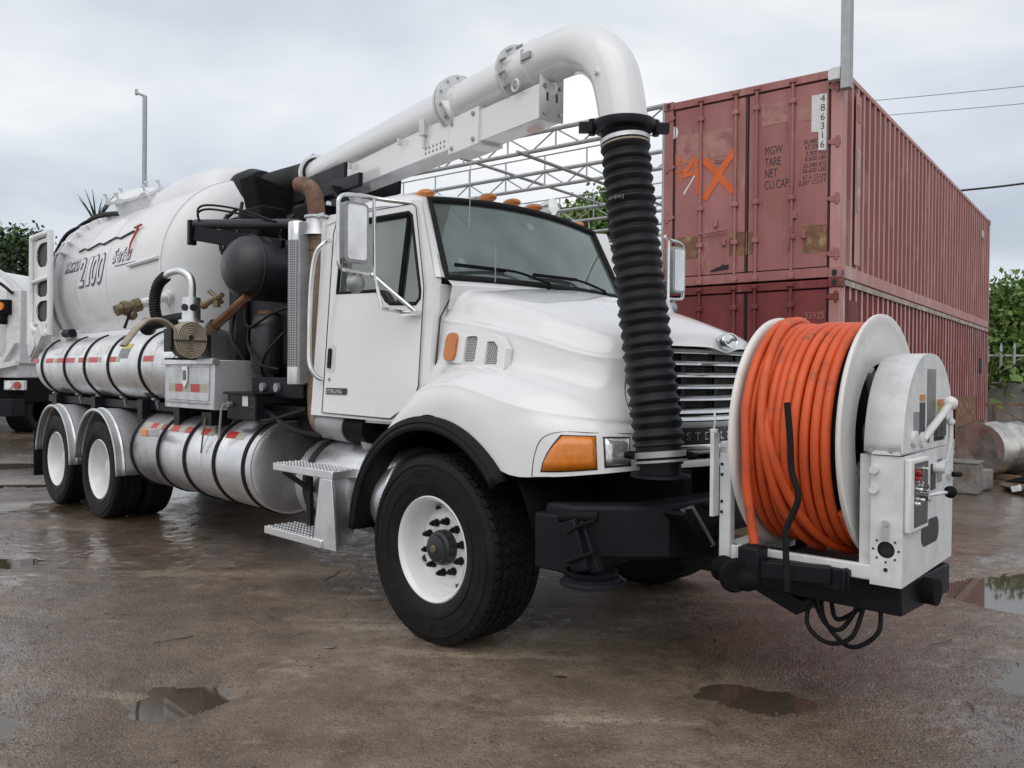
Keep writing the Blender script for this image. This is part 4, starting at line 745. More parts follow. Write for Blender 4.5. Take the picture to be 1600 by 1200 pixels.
# lettering wrapped round the tank
def wrap(x0, a0, off, sl=0.0): return lambda x, y, z: (x0 + x + sl * y, -(DR + off + z) * math.cos(a0 + y / DR), DZ + (DR + off + z) * math.sin(a0 + y / DR))
for nm, tx, sz, x0, a0, sxx, of in (('tank_lettering', '2', .46, -6.78, -.05, .84, .026), ('tank_lettering', '00', .46, -6.38, -.05, .84, .026), ('tank_lettering', 'VACTOR', .16, -7.30, .17, .95, .010), ('tank_lettering', 'Series', .22, -5.72, .14, .95, .012)):
    text_obj(nm, tx, sz, 'ink_blue', dt, wrap(x0, a0, .002, .18), sx=sxx, offset=of, extrude=.001); text_obj(nm, tx, sz, 'white_tank', dt, wrap(x0 - .006, a0 + .006, .005, .18), sx=sxx, offset=of * .05, extrude=.001)
for mt_, of_, w0, w1_ in (('ink_blue', .002, -.030, .030), ('white_tank', .005, -.006, .012)):
    f_ = wrap(-6.50, -.05, of_, .18); q = MB(); q.grid([[f_(w0 - .02 if False else w0, yy, 0) for yy in [(-.02 if w0 < -.02 else .0) + k * (.350 if w0 < -.02 else .320) / 8 for k in range(9)]], [f_(.075 + w1_, yy, 0) for yy in [(-.02 if w0 < -.02 else .0) + k * (.350 if w0 < -.02 else .320) / 8 for k in range(9)]]]); q.build('tank_lettering', mt_, dt)
for x0, x1, a0, mt in ((-7.28, -6.80, .145, 'ink_blue'), (-5.62, -5.05, .09, 'ink_blue')): patch('underline', mt, dt, x0, x1, a0, a0 + .012, 0, DZ, DR, .003)
P = [(-6.95 + k * .16, .40 + .022 * math.sin(k * 2.1) + k * .006) for k in range(11)]; m = MB(); m.tube([(x, -(DR + .012) * math.cos(a), DZ + (DR + .012) * math.sin(a)) for x, a in P], .010, 6); m.build('tank_cable', 'wire', dt)
m = MB(); rr = lambda a, o=.02: (-(DR + o) * math.cos(a), DZ + (DR + o) * math.sin(a)); m.tube([(-5.25, *rr(.50)), (-5.22, *rr(.30, .03)), (-5.20, *rr(.18, .03))], [.013, .010, .006], 8); m.obox((-5.32, *rr(.50, .03)), (-5.16, *rr(.52, .03)), .018, .018); m.build('tank_handle', 'red_part', dt)
m = MB(); m.tube([(-5.2, *rr(.06)), (-4.45, *rr(.08))], .02, 6); m.build('tank_seam', 'white_tank', dt)
# suction port with brown valve
m = MB(); m.tube([(-4.38, -.85, 2.33), (-4.36, -1.0, 2.29), (-4.35, -1.21, 2.215)], .047, 16); m.tube([(-4.38, -.90, 2.32), (-4.37, -.95, 2.305)], .065, 16); pt = m.build('outlet_pipe', 'white_tank', T)
m = MB(); m.tube([(-4.35, -1.20, 2.218), (-4.35, -1.25, 2.20)], .066, 10); m.tube([(-4.35, -1.25, 2.20), (-4.35, -1.31, 2.18)], .056, 16); m.tube([(-4.35, -1.31, 2.18), (-4.35, -1.36, 2.165)], .070, 8); m.tube([(-4.35, -1.36, 2.165), (-4.35, -1.42, 2.14)], .052, 16); m.ball((-4.33, -1.28, 2.11), .05, 14, 10); m.build('ball_valve', 'brass', pt)
m = MB(); m.tube([(-4.30, -1.30, 2.16), (-4.30, -1.36, 1.98)], [.010, .015], 8); m.build('valve_lever', 'black_paint', pt)
# ---------------------------------------------------------------- filling pipe, hydrant parts above the upper tank
m = MB(); m.cyl((-3.30, -1.17, 2.02), (-3.30, -1.17, 2.22), .078, 28); m.cyl((-3.30, -1.17, 1.93), (-3.30, -1.17, 2.03), .055, 28); m.cyl((-3.30, -1.17, 2.005), (-3.30, -1.17, 2.025), .105, 28); m.tube(cr([(-3.30, -1.165, 2.20), (-3.30, -1.165, 2.33), (-3.33, -1.18, 2.41), (-3.42, -1.21, 2.455), (-3.53, -1.245, 2.45), (-3.60, -1.265, 2.42)], 5), .033, 14); fp = m.build('filler_pipe', 'aluminium', T)
m = MB(); m.cyl((-3.228, -1.185, 2.13), (-3.218, -1.187, 2.13), .030, 16); m.cyl((-3.26, -1.245, 2.13), (-3.257, -1.252, 2.13), .030, 16); m.build('air_gap_hole', 'ink', fp)
hp = cr([(-3.60, -1.265, 2.42), (-3.69, -1.29, 2.36), (-3.75, -1.30, 2.25), (-3.75, -1.30, 2.13), (-3.72, -1.29, 2.04)], 9); m = MB(); m.tube(hp, [.046 + .006 * (i % 2) for i in range(len(hp))], 14); m.build('filler_hose', 'hose_black', fp)
m = MB(); m.tube([(-3.80, -1.32, 1.99), (-3.72, -1.29, 2.01), (-3.48, -1.22, 2.04), (-3.36, -1.19, 2.05)], .052, 14); m.ball((-3.83, -1.33, 1.98), .08, 16, 10, (.6, 1, 1)); m.build('strainer', 'black_paint', fp)
# steel cage that carries the rolled hose
m = MB(); m.box(-3.13, -2.99, -1.475, -1.455, 1.74, 1.93); m.box(-3.13, -2.99, -1.15, -1.135, 1.70, 1.89); m.box(-3.13, -2.99, -1.47, -1.14, 1.675, 1.69); m.obox((-2.972, -1.46, 1.835), (-2.972, -1.14, 1.835), .006, .018, (1, 0, 0)); m.build('hose_rack', 'black_paint', T)
# ---------------------------------------------------------------- tool box
m = MB(); m.box(-3.68, -2.72, -1.235, -.70, 1.265, 1.675); tb = m.build('tool_box', 'aluminium_dull', T, bevel=.006)
m = MB(); m.box(-3.60, -2.80, -1.248, -1.236, 1.335, 1.615); m.build('box_door', 'aluminium_dull', tb, bevel=.004)
m = MB(); m.box(-3.70, -2.70, -1.265, -1.20, 1.64, 1.685); m.build('box_rim', 'aluminium', tb, bevel=.004)
m = MB(); m.tube([(-3.62, -1.250, 1.315), (-2.80, -1.250, 1.315)], .007, 6); m.build('box_hinge', 'steel_grey', tb)
m = MB(); m.poly([[(-.05, .09), (.05, .09), (.05, -.05), (0, -.10), (-.05, -.05)]], lambda u, v, t: (-3.22 + u, -1.250 - t, 1.535 + v), .012); m.build('box_latch', 'chrome', tb, bevel=.004)
m = MB(); m.poly([rrect(-.028, .028, -.03, .055, .01)], lambda u, v, t: (-3.22 + u, -1.262 - t, 1.535 + v), .004); m.build('latch_pull', 'label_grey', tb)
for x0, w, mt in ((-3.56, .13, 'tape_white'), (-3.43, .15, 'tape_red'), (-3.28, .16, 'tape_white'), (-3.12, .17, 'tape_red'), (-2.95, .14, 'tape_white')):
    m = MB(); m.box(x0, x0 + w, -1.2495, -1.247, 1.405, 1.475); m.build('reflective_tape', mt, tb)
# control boxes, winch plate and black machinery between tank and cab
m = MB(); m.box(-2.62, -2.15, -1.17, -1.10, 1.20, 1.41); m.box(-2.64, -2.13, -1.20, -.85, 1.40, 1.42); wp = m.build('winch_plate', 'black_paint', T, bevel=.006)
m = MB(); m.tube([(-2.55, -1.17, 1.32), (-2.56, -1.23, 1.32), (-2.58, -1.24, 1.27), (-2.62, -1.24, 1.04)], .009, 8); m.cyl((-2.55, -1.165, 1.32), (-2.55, -1.20, 1.32), .022); m.build('winch_crank', 'steel_grey', wp)
m = MB(); m.box(-2.36, -2.27, -1.174, -1.171, 1.31, 1.39); m.build('plate_label', 'label_white', wp)
for z in (1.24, 1.30, 1.36): m = MB(); m.box(-2.24, -2.16, -1.174, -1.168, z, z + .02); m.build('plate_slot', 'ink', wp)
m = MB(); m.box(-2.50, -1.72, -1.02, -.5, 1.38, 1.54); m.box(-2.5, -1.4, -.98, -.45, 1.26, 1.32); cb = m.build('control_box', 'black_paint', T, bevel=.008)
for x in (-2.30, -2.08): m = MB(); m.cyl((x, -1.02, 1.46), (x, -1.045, 1.46), .035, 18); m.build('gauge', 'steel_grey', cb)
m = MB(); m.box(-3.75, -1.62, -.62, .62, 1.06, 2.45); m.box(-3.3, -1.65, -.8, .7, 1.06, 1.42); m.build('blower_housing', 'black_paint', T, bevel=.05)
for (x0, x1, y, z0, z1) in ((-3.5, -3.3, -.66, 1.5, 2.5), (-3.05, -2.8, -.68, 1.4, 2.1), (-2.2, -1.95, -.7, 1.5, 2.3)): m = MB(); m.box(x0, x1, y, y + .1, z0, z1); m.build('machine_rib', 'black_dull', T, bevel=.02)
m = MB(); m.lathe([(.001, 2.08), (.05, 2.075), (.10, 2.04), (.125, 1.97), (.13, 1.85), (.13, 1.62), (.11, 1.56), (.0, 1.56)], (-2.55, -.86, 0), (0, 0, 1), 36); ac = m.build('accumulator', 'black_tank', T, angle=50)
m = MB(); m.lathe([(.0, 2.093), (.06, 2.09), (.075, 2.074), (.075, 2.06)], (-2.55, -.86, 0), (0, 0, 1), 24); m.build('accumulator_cap', 'copper', ac)
m = MB(); m.ball((-2.02, -.78, 1.98), .17, 18, 12, (.45, .6, 1.2)); m.build('red_filter', 'red_part', T)
m = MB(); m.cyl((-2.18, -.80, 1.72), (-2.18, -.80, 2.2), .06, 20); m.build('filter_can', 'steel_grey', T)
m = MB(); m.tube(cr([(-2.62, -1.0, 2.20), (-2.75, -1.02, 2.13), (-3.0, -1.04, 2.02), (-3.12, -1.05, 1.97)], 4), .040, 14); m.build('copper_pipe', 'copper', T)
m = MB(); m.tube([(-3.10, -1.05, 1.985), (-3.16, -1.05, 1.955)], .055, 14); m.build('pipe_union', 'brass', T)
m = MB(); m.tube([(-2.98, -1.16, 2.26), (-2.86, -1.10, 2.16)], .018, 8); m.tube([(-3.02, -1.18, 2.14), (-2.82, -1.12, 2.22)], .024, 8); m.ball((-3.03, -1.18, 2.14), .035, 10, 8); m.cyl((-2.9, -1.13, 2.19), (-2.9, -1.13, 2.12), .03, 10); m.build('stop_cock', 'brass', T)
for k, P in enumerate(([(-2.9, -.95, 2.15), (-2.93, -.98, 1.9), (-2.8, -.98, 1.75), (-2.75, -.9, 1.6)], [(-2.85, -.9, 2.1), (-2.6, -1.0, 1.95), (-2.3, -.95, 2.05), (-2.1, -.85, 2.12)], [(-2.75, -.92, 1.95), (-2.6, -1.0, 1.8), (-2.4, -1.02, 1.65), (-2.2, -.95, 1.6)], [(-2.2, -.9, 1.9), (-2.28, -1.0, 1.75), (-2.38, -1.0, 1.62), (-2.42, -.95, 1.54)], [(-2.35, -1.0, 1.30), (-2.0, -1.1, 1.24), (-1.7, -1.1, 1.15), (-1.5, -1.0, 1.12)], [(-2.4, -1.05, 1.25), (-2.2, -1.12, 1.20), (-1.95, -1.12, 1.22), (-1.7, -1.0, 1.30)])):
    m = MB(); m.tube(cr(P, 6), .020 if k > 3 else .012, 8); m.build('hydraulic_line', 'hose_black', T)
# transverse black air receiver
m = MB(); m.lathe([(.001, .215), (.08, .208), (.15, .185), (.21, .14), (.25, .08), (.268, .02), (.272, 0), (.272, -1.6), (.001, -1.75)], (-2.72, -.93, 2.455), (0, -1, 0), 64); ar = m.build('air_receiver', 'black_tank', T, angle=40)
m = MB(); m.lathe([(.272, -.01), (.277, -.006), (.277, .006), (.272, .01)], (-2.72, -.93, 2.455), (0, -1, 0), 64); m.build('weld_bead', 'black_tank', ar)
# black hydraulic arm lying above it
m = MB(); m.obox((-3.40, -1.08, 2.80), (-2.5, -.75, 2.62), .06, .13); m.obox((-3.45, -1.10, 2.70), (-3.45, -1.10, 2.92), .07, .05); arm = m.build('jib_arm', 'black_paint', T, bevel=.006)
m = MB(); m.cyl((-3.42, -1.08, 2.885), (-2.3, -.70, 2.80), .042, 18); m.build('ram', 'black_tank', arm)
for dz in (0, .035): m = MB(); m.tube(cr([(-3.33, -1.09, 2.90), (-3.33, -1.10, 2.97 + dz), (-3.2, -1.06, 2.99 + dz), (-2.9, -.95, 2.93 + dz), (-2.5, -.82, 2.83)], 5), .010, 6); m.build('ram_hose', 'hose_black', arm)
# ---------------------------------------------------------------- exhaust
perforated('perforated_chrome', (0.34, 0.34, 0.345), (0.03, 0.03, 0.03), (26, 52, 1), None)
EX, EY = -1.77, -1.03
m = MB(); m.lathe([(.080, 1.49), (.082, 1.50), (.082, 1.62)], (EX, EY, 0), (0, 0, 1), 40); es = m.build('exhaust_shield', 'chrome', T); m = MB(); m.lathe([(.082, 2.56), (.082, 2.69), (.078, 2.70)], (EX, EY, 0), (0, 0, 1), 40); m.build('shield_top', 'chrome', es)
me_ = bpy.data.meshes.new('shield_mesh'); nv = 40; vs = []; fs = []
for j, z in enumerate((1.62, 2.56)):
    for i in range(nv): a = 2 * PI * i / nv; vs.append((EX + .0815 * math.cos(a), EY + .0815 * math.sin(a), z))
me_.from_pydata(vs, [], [(i, (i + 1) % nv, (i + 1) % nv + nv, i + nv) for i in range(nv)]); uvl = me_.uv_layers.new(name='uv')
for p in me_.polygons:
    p.use_smooth = True
    for li in p.loop_indices:
        vi = me_.loops[li].vertex_index; i = vi % nv; 
        if i == 0 and p.index == nv - 1: i = nv
        uvl.data[li].uv = (i / nv, vi // nv)
me_.materials.append(MATS['perforated_chrome']); so = bpy.data.objects.new('perforated_shield', me_); COL.objects.link(so); so.parent = es
m = MB(); m.box(EX + .07, EX + .10, EY - .05, EY + .07, 1.50, 2.69); m.build('shield_edge', 'steel_grey', es)
PX, PY = -1.66, -.90
m = MB(); m.tube(cr([(PX, PY, 2.62), (PX, PY, 2.0), (PX, PY, 1.5), (PX + .01, PY, 1.34), (PX + .06, PY - .02, 1.24), (PX + .18, PY - .03, 1.20), (-1.2, PY - .03, 1.19)], 5), .105, 24); ep = m.build('exhaust_pipe', 'brown_pipe', T)
m = MB(); m.tube([(-1.22, PY - .03, 1.19), (-.95, PY - .03, 1.19)], .10, 24); m.build('exhaust_bellows', 'black_dull', ep)
m = MB(); m.tube([(-1.52, PY - .03, 1.205), (-1.18, PY - .03, 1.19)], .112, 24); m.build('exhaust_muffler', 'steel_grey', ep)
for z in (2.50, 2.58): m = MB(); m.lathe([(.104, z - .012), (.112, z - .012), (.112, z + .012), (.104, z + .012)], (PX, PY, 0), (0, 0, 1), 28); m.build('pipe_clamp', 'rust', ep)
m = MB(); m.lathe([(.105, 2.60), (.09, 2.64), (.085, 2.72), (.10, 2.73), (.10, 2.745), (.075, 2.75)], (PX, PY - .04, 0), (0, 0, 1), 32); m.box(PX - .02, PX + .16, PY - .10, PY - .085, 2.72, 2.745); m.build('stack_collar', 'aluminium_dull', ep)
m = MB(); m.tube(cr([(PX, PY - .05, 2.74), (PX, PY - .06, 2.84), (PX - .03, PY - .07, 2.93), (PX - .11, PY - .09, 2.985), (PX - .17, PY - .10, 2.99)], 5), .062, 20, caps=False); m.build('exhaust_tip', 'rust', ep, solid=.004)
m = MB(); m.box(PX + .05, -1.54, PY - .02, PY + .05, 2.30, 2.34); m.box(PX + .05, -1.54, PY - .02, PY + .05, 1.7, 1.74); m.build('stack_bracket', 'steel_grey', ep)
# ---------------------------------------------------------------- fuel tank and steps
FY, FZ, FR = -.84, .775, .315
ft = cyl_x('fuel_tank', 'aluminium', T, -1.62, -.50, FY, FZ, FR, .03, .03); ft['label'] = 'short aluminium fuel tank behind the cab steps'
for x in (-1.45, -.72): band('tank_strap', 'black_paint', ft, x, .065, FY, FZ, FR, .010)
m = MB(); m.cyl((-1.02, FY - .06, FZ + .30), (-1.02, FY - .09, FZ + .375), .062, 24); m.build('fuel_cap', 'steel_grey', ft, bevel=.008)
for (x0, x1, y0, y1, z) in ((-1.62, -.86, -1.32, -1.08, .935), (-1.70, -.96, -1.34, -1.08, .475)):
    m = MB(); m.box(x0, x1, y0, y1, z - .055, z); stp = m.build('cab_step', 'aluminium', T, bevel=.006)
    for i in range(14):
        for j in range(4): m = None
    m = MB()
    for i in range(18):
        for j in range(5):
            cx = x0 + .03 + (x1 - x0 - .06) * i / 17; cy = y0 + .025 + (y1 - y0 - .05) * j / 4; m.cyl((cx, cy, z - .001), (cx, cy, z + .005), .010, 8, .007)
    o = m.build('step_grip', 'aluminium_dull', stp); o['kind'] = 'stuff'
m = MB(); m.poly([[(-1.08, .42), (-.80, .42), (-.86, .88), (-1.00, .88)]], lambda u, v, t: (u, -1.325 + t, v), .02); m.poly([[(0, .42), (.24, .42), (.24, .88), (0, .88)]], lambda u, v, t: (-.97 + t + (v - .42) * .0, -1.32 + u, v), .02); m.build('step_hanger', 'aluminium', T, bevel=.004)
m = MB(); m.obox((-1.50, -1.30, .88), (-1.35, -1.16, .74), .03, .03); m.obox((-1.36, -1.18, .86), (-1.36, -1.17, .5), .05, .03); m.build('step_bracket', 'black_paint', T); m = MB(); m.obox((-1.05, -1.28, .86), (-1.0, -1.20, .78), .03, .03); m.build('step_bracket', 'black_paint', T)
# ---------------------------------------------------------------- suction boom
B0 = Vector((-3.42, .15, 3.53)); B1 = Vector((.40, -.635, 3.465)); BD = (B1 - B0).normalized(); BS = Vector((BD.y, -BD.x, 0)).normalized()   # BS points to the near side
def bpnt(x, dz=0.0, s=0.0): t = (x - B0.x) / (B1.x - B0.x); return B0 + (B1 - B0) * t + Vector((0, 0, dz)) + BS * s
m = MB(); m.cyl(bpnt(-3.42), bpnt(-.66), .148, 40); m.lathe([(.148, -.02), (.20, -.02), (.20, .012), (.148, .012)], bpnt(-3.38), BD, 40); boom = m.build('suction_boom', 'white_paint', T); boom['label'] = 'white telescopic suction boom over the cab'
m = MB(); m.cyl(bpnt(-.70), bpnt(.15), .134, 36); m.build('inner_tube', 'white_paint', boom)
for x, r, w in ((-.70, .198, .022), (-.655, .198, .022), (.07, .182, .02)):
    m = MB(); m.lathe([(.13, -w / 2), (r, -w / 2), (r, w / 2), (.13, w / 2)], bpnt(x), BD, 48); fl = m.build('boom_flange', 'white_worn', boom)
for x, r in ((-.712, .174), (.06, .160)):
    e1 = BS; e2 = BD.cross(BS)
    for k in range(12): a = 2 * PI * k / 12 + .2; c = bpnt(x) + e1 * (r * math.cos(a)) + e2 * (r * math.sin(a)); m = MB(); m.cyl(c - BD * .010, c + BD * .080, .009, 6); m.build('flange_bolt', 'steel_grey', boom)
m = MB(); m.tube([bpnt(.10), bpnt(.30)], .136, 36); m.lathe([(.138, -.014), (.149, -.010), (.149, .010), (.138, .014)], bpnt(.30), BD, 40); m.build('elbow_sleeve', 'white_paint', boom)
EL = cr([bpnt(.30), bpnt(.46, .0), bpnt(.66, -.025), bpnt(.83, -.105), bpnt(.955, -.235), bpnt(1.015, -.40), bpnt(1.045, -.555)], 7); m = MB(); m.tube(EL, [.138 - .012 * i / len(EL) for i in range(len(EL))], 40, caps=False); m.build('elbow', 'white_paint', boom, solid=.004, angle=60)
c = bpnt(.30, .0, .14); m = MB(); m.obox(c, c + BD * .09, .03, .035); m.cyl(c + Vector((0, 0, -.03)), c + Vector((0, 0, .05)), .012, 8); m.build('toggle_clamp', 'steel_grey', boom)
for q in (bpnt(.20, -.13, .12), bpnt(.42, -.19, .0)):
    m = MB(); m.tube([q + BD * (.035 * math.cos(a)) + Vector((0, 0, .035 * math.sin(a))) for a in [2 * PI * k / 16 for k in range(16)]], .009, 6, closed=True); m.build('lifting_eye', 'white_worn', boom)
q = EL[len(EL) * 5 // 7] + BS * .12; m = MB(); m.cyl(q, q + BS * .03, .014, 8); m.build('grease_nipple', 'white_worn', boom)
# box beam under the tube
def beam(x0, x1, z0a, z1a, z0b, z1b, w, name):
    m = MB(); vs = []
    for x, za, zb in ((x0, z0a, z1a), (x1, z0b, z1b)):
        for s in (-1, 1):
            for z in (za, zb): p = bpnt(x, 0, s * w / 2); vs.append((p.x, p.y, z))
    m.add(vs, [(0, 1, 3, 2), (4, 6, 7, 5), (0, 4, 5, 1), (2, 3, 7, 6), (0, 2, 6, 4), (1, 5, 7, 3)]); return m.build(name, 'white_paint', boom, bevel=.006)
beam(-3.1, -.64, 3.215, 3.43, 3.145, 3.375, .20, 'outer_beam'); beam(-.66, .40, 3.125, 3.335, 3.095, 3.305, .165, 'inner_beam')
beam(-.655, -.26, 3.105, 3.355, 3.095, 3.345, .20, 'beam_sleeve')
for x in (-.60, -.32):
    for z in (3.14, 3.31): q = bpnt(x, 0, .10); m = MB(); m.cyl((q.x, q.y, z), tuple(Vector((q.x, q.y, z)) + BS * .012), .016, 6); m.build('beam_bolt', 'steel_grey', boom)
for i in range(6):
    for j in range(2): q = bpnt(-.98 + i * .055, 0, .10); z = 3.19 + j * .035 - .002 * i; m = MB(); m.cyl((q.x, q.y, z), tuple(Vector((q.x, q.y, z)) + BS * .004), .009, 8); m.build('pin_hole', 'label_grey', boom)
for x in (-.60, .07):
    m = MB(); P0 = bpnt(x, 0, -.10); P1 = bpnt(x, 0, .10); m.add([(P0.x, P0.y, 3.32), (P1.x, P1.y, 3.32), tuple(bpnt(x, -.02, .19)), tuple(bpnt(x, -.02, -.19))], [(0, 1, 2, 3)]); m.build('saddle_plate', 'white_paint', boom, solid=.014)
q = bpnt(.405); m = MB(); e2 = BS
m.add([tuple(Vector((q.x, q.y, 3.09)) - e2 * .085), tuple(Vector((q.x, q.y, 3.09)) + e2 * .085), tuple(Vector((q.x, q.y, 3.40)) + e2 * .085), tuple(Vector((q.x, q.y, 3.47)) + e2 * .05), tuple(Vector((q.x, q.y, 3.47)) - e2 * .05), tuple(Vector((q.x, q.y, 3.40)) - e2 * .085)], [(0, 1, 2, 3, 4, 5)]); ep_ = m.build('end_plate', 'white_worn', boom, solid=.012)
for s, z in ((-.06, 3.13), (.06, 3.13), (-.06, 3.29), (.06, 3.29)): m = MB(); p_ = Vector((q.x, q.y, z)) + e2 * s; m.cyl(p_, p_ + BD * .02, .013, 6); m.build('end_bolt', 'steel_grey', boom)
for s in (-.035, .035):
    for z in (3.23, 3.37): p_ = Vector((q.x, q.y, z)) + e2 * s + BD * .0065; m = MB(); m.obox(p_ - Vector((0, 0, .025)), p_ + Vector((0, 0, .025)), .014, .002, tuple(BD)); m.build('end_slot', 'ink', boom)
for x in (-1.35, -2.3, -2.9): p_ = bpnt(x, -.16, .13); m = MB(); m.obox(p_, p_ + Vector((0, 0, .05)), .03, .02); m.build('boom_lug', 'white_worn', boom)
p_ = bpnt(-.98, -.17, .12); m = MB(); m.obox(p_, p_ + Vector((0, 0, .12)), .04, .06); m.obox(p_ + Vector((0, 0, .11)), p_ + Vector((.10, -.02, .13)), .03, .03); m.cyl(p_ - Vector((0, 0, .09)), p_, .014, 8); m.build('boom_latch', 'white_worn', boom)
p_ = bpnt(-.35, 0, .10); m = MB(); m.tube([(p_.x, p_.y, 3.10), (p_.x + .01, p_.y - .01, 2.75), (p_.x + .0, p_.y - .02, 2.30)], .0028, 5); m.build('hanging_wire', 'steel_grey', boom)
# pivot and black bend hose at the back of the boom
hp = cr([bpnt(-3.36), Vector((-3.7, .17, 3.53)), Vector((-4.05, .13, 3.52)), Vector((-4.35, .08, 3.49)), Vector((-4.6, .02, 3.40))], 14); m = MB(); m.tube(hp, [.165 + .008 * (i % 2) for i in range(len(hp))], 28); m.build('boom_hose', 'hose_black', boom)
m = MB(); m.tube([(-4.62, 0, 3.42), (-4.36, .03, 3.44), (-4.22, .05, 3.46)], [.30, .30, .24], 32); m.build('boom_inlet', 'black_paint', boom); m = MB(); m.poly([[(-.44, 3.48), (-.36, 3.17), (-.18, 2.56), (.6, 2.5), (.6, 3.40), (-.1, 3.42)]], lambda u, v, t: (-3.9 + t, u, v), .28); m.build('mast_plate', 'black_dull', boom, bevel=.02)
m = MB(); m.obox(bpnt(-3.35, -.22, .25), bpnt(-2.1, -.26, .25), .03, .20); m.obox(bpnt(-3.35, -.22, -.25), bpnt(-2.1, -.26, -.25), .03, .20); m.obox(bpnt(-2.55, -.34, .27), bpnt(-1.75, -.37, .27), .04, .11); m.obox(bpnt(-2.2, -.36, .27), bpnt(-1.9, -.68, .20), .03, .20, (0, 1, 0)); m.build('pivot_cheek', 'black_paint', boom, bevel=.008)
m = MB(); m.cyl((-3.0, .05, 2.40), (-3.0, .05, 3.30), .26, 36); m.cyl((-3.0, .05, 3.05), (-3.0, .05, 3.12), .36, 36); m.obox((-4.2, .1, 3.02), (-2.2, -.12, 3.02), .5, .10); m.build('boom_pedestal', 'black_paint', boom)
for k, P in enumerate(([(-3.9, -.55, 3.1), (-3.7, -.7, 2.95), (-3.6, -.72, 2.8), (-3.3, -.7, 2.68)], [(-3.7, -.5, 3.2), (-3.45, -.65, 3.0), (-3.35, -.7, 2.8), (-3.0, -.7, 2.7)], [(-2.9, -.4, 3.0), (-2.75, -.55, 2.9), (-2.8, -.6, 2.75), (-2.6, -.5, 2.65)], [(-4.0, -.4, 3.2), (-3.85, -.62, 3.0), (-3.8, -.66, 2.75), (-3.7, -.6, 2.6)])):
    m = MB(); m.tube(cr(P, 6), .018, 8); m.build('hydraulic_line', 'hose_black', boom)
m = MB(); m.box(-3.9, -3.5, -.6, -.3, 2.6, 3.05); m.box(-3.3, -2.95, -.72, -.45, 2.65, 3.05); m.box(-2.6, -2.3, -.6, -.3, 2.62, 3.0); m.box(-4.05, -2.2, -.45, .4, 2.45, 2.75); m.build('valve_block', 'black_dull', boom, bevel=.02)
m = MB(); m.box(-2.5, -2.0, -.35, .3, 2.75, 3.08); m.build('hydraulic_tank', 'white_worn', boom, bevel=.03)
m = MB(); m.tube([bpnt(-4.3, .17, .0), bpnt(-3.4, .20, .05)], .012, 6); m.build('boom_conduit', 'steel_grey', boom)
# ---------------------------------------------------------------- black suction hose hanging in front of the bonnet
HT = EL[-1]; c0 = Vector((HT.x, HT.y, HT.z)); HP = cr([c0 + Vector((0, 0, -.01)), Vector((1.085, -.775, 2.60)), Vector((1.15, -.785, 2.2)), Vector((1.235, -.795, 1.7)), Vector((1.295, -.80, 1.35)), Vector((1.325, -.803, 1.12))], 60)
L_ = [0.0]
for i in range(1, len(HP)): L_.append(L_[-1] + (HP[i] - HP[i - 1]).length)
pitch = 0.0585
m = MB(); m.tube(HP, [.115 + (.016 + .003 * math.sin(int(l / pitch) * 2.3)) * (0.5 + .5 * math.cos(2 * PI * l / pitch)) ** .6 if 0.10 < l < L_[-1] - .10 else .117 for l in L_], 40); sh = m.build('suction_hose', 'hose_black', T, angle=80); sh['label'] = 'ribbed black suction hose hanging in front of the bonnet'
m = MB(); m.lathe([(.10, .02), (.165, .02), (.17, .0), (.165, -.02), (.13, -.035), (.118, -.06)], c0, (0, 0, 1), 44); m.build('hose_collar', 'black_paint', sh)
def hring(dist, r, w, mt, nm):
    i = min(range(len(L_)), key=lambda k: abs(L_[k] - dist)); d_ = (HP[min(i + 1, len(HP) - 1)] - HP[max(i - 1, 0)]).normalized(); mm = MB(); mm.lathe([(r - .012, -w / 2), (r, -w / 2), (r, w / 2), (r - .012, w / 2)], HP[i], d_, 44); return mm.build(nm, mt, sh)
hring(.075, .132, .022, 'aluminium_dull', 'hose_clamp'); hring(.105, .129, .018, 'canvas_hose', 'hose_clamp'); hring(L_[-1] - .055, .134, .030, 'steel_grey', 'hose_clamp'); hring(L_[-1] - .02, .138, .012, 'steel_grey', 'hose_clamp')
for s in (-1, 1):
    q = c0 + Vector((.0, 0, -.01)) + Vector((.12, .12, 0)) * s * 1.0; m = MB(); m.obox(q, q + Vector((.07, .07, .0)) * s * .7, .045, .05); m.cyl(q - Vector((0, 0, .04)), q + Vector((0, 0, .045)), .018, 8); m.build('cam_lever', 'black_paint', sh)
    q = HP[-1] + Vector((0, 0, .05)) + Vector((.10, .10, 0)) * s; m = MB(); m.cyl(q, q + Vector((.03, .03, 0)) * s, .016, 12); m.obox(q - Vector((0, 0, .02)), q + Vector((0, 0, .02)), .03, .04); m.build('clamp_bolt', 'black_dull', sh)
m = MB(); m.lathe([(.105, .0), (.105, -.055), (.150, -.060), (.152, -.072), (.105, -.075)], HP[-1] + Vector((0, 0, .015)), (0, 0, 1), 44); m.build('hose_flange', 'black_paint', sh)
i_ = min(range(len(L_)), key=lambda k: abs(L_[k] - .40)); d_ = (HP[i_ + 1] - HP[i_ - 1]).normalized(); m = MB(); rg_ = random.Random(3)
for k in range(9): a0 = -.35 + k * .085; w_ = rg_.uniform(.02, .05); m.grid([[tuple(HP[i_] + Vector((.1335 * math.sin(a), -.1335 * math.cos(a), z))) for a in (a0, a0 + w_)] for z in (rg_.uniform(-.012, -.004), rg_.uniform(.006, .014))])
o = m.build('worn_print', 'label_grey', sh); o['kind'] = 'stuff'
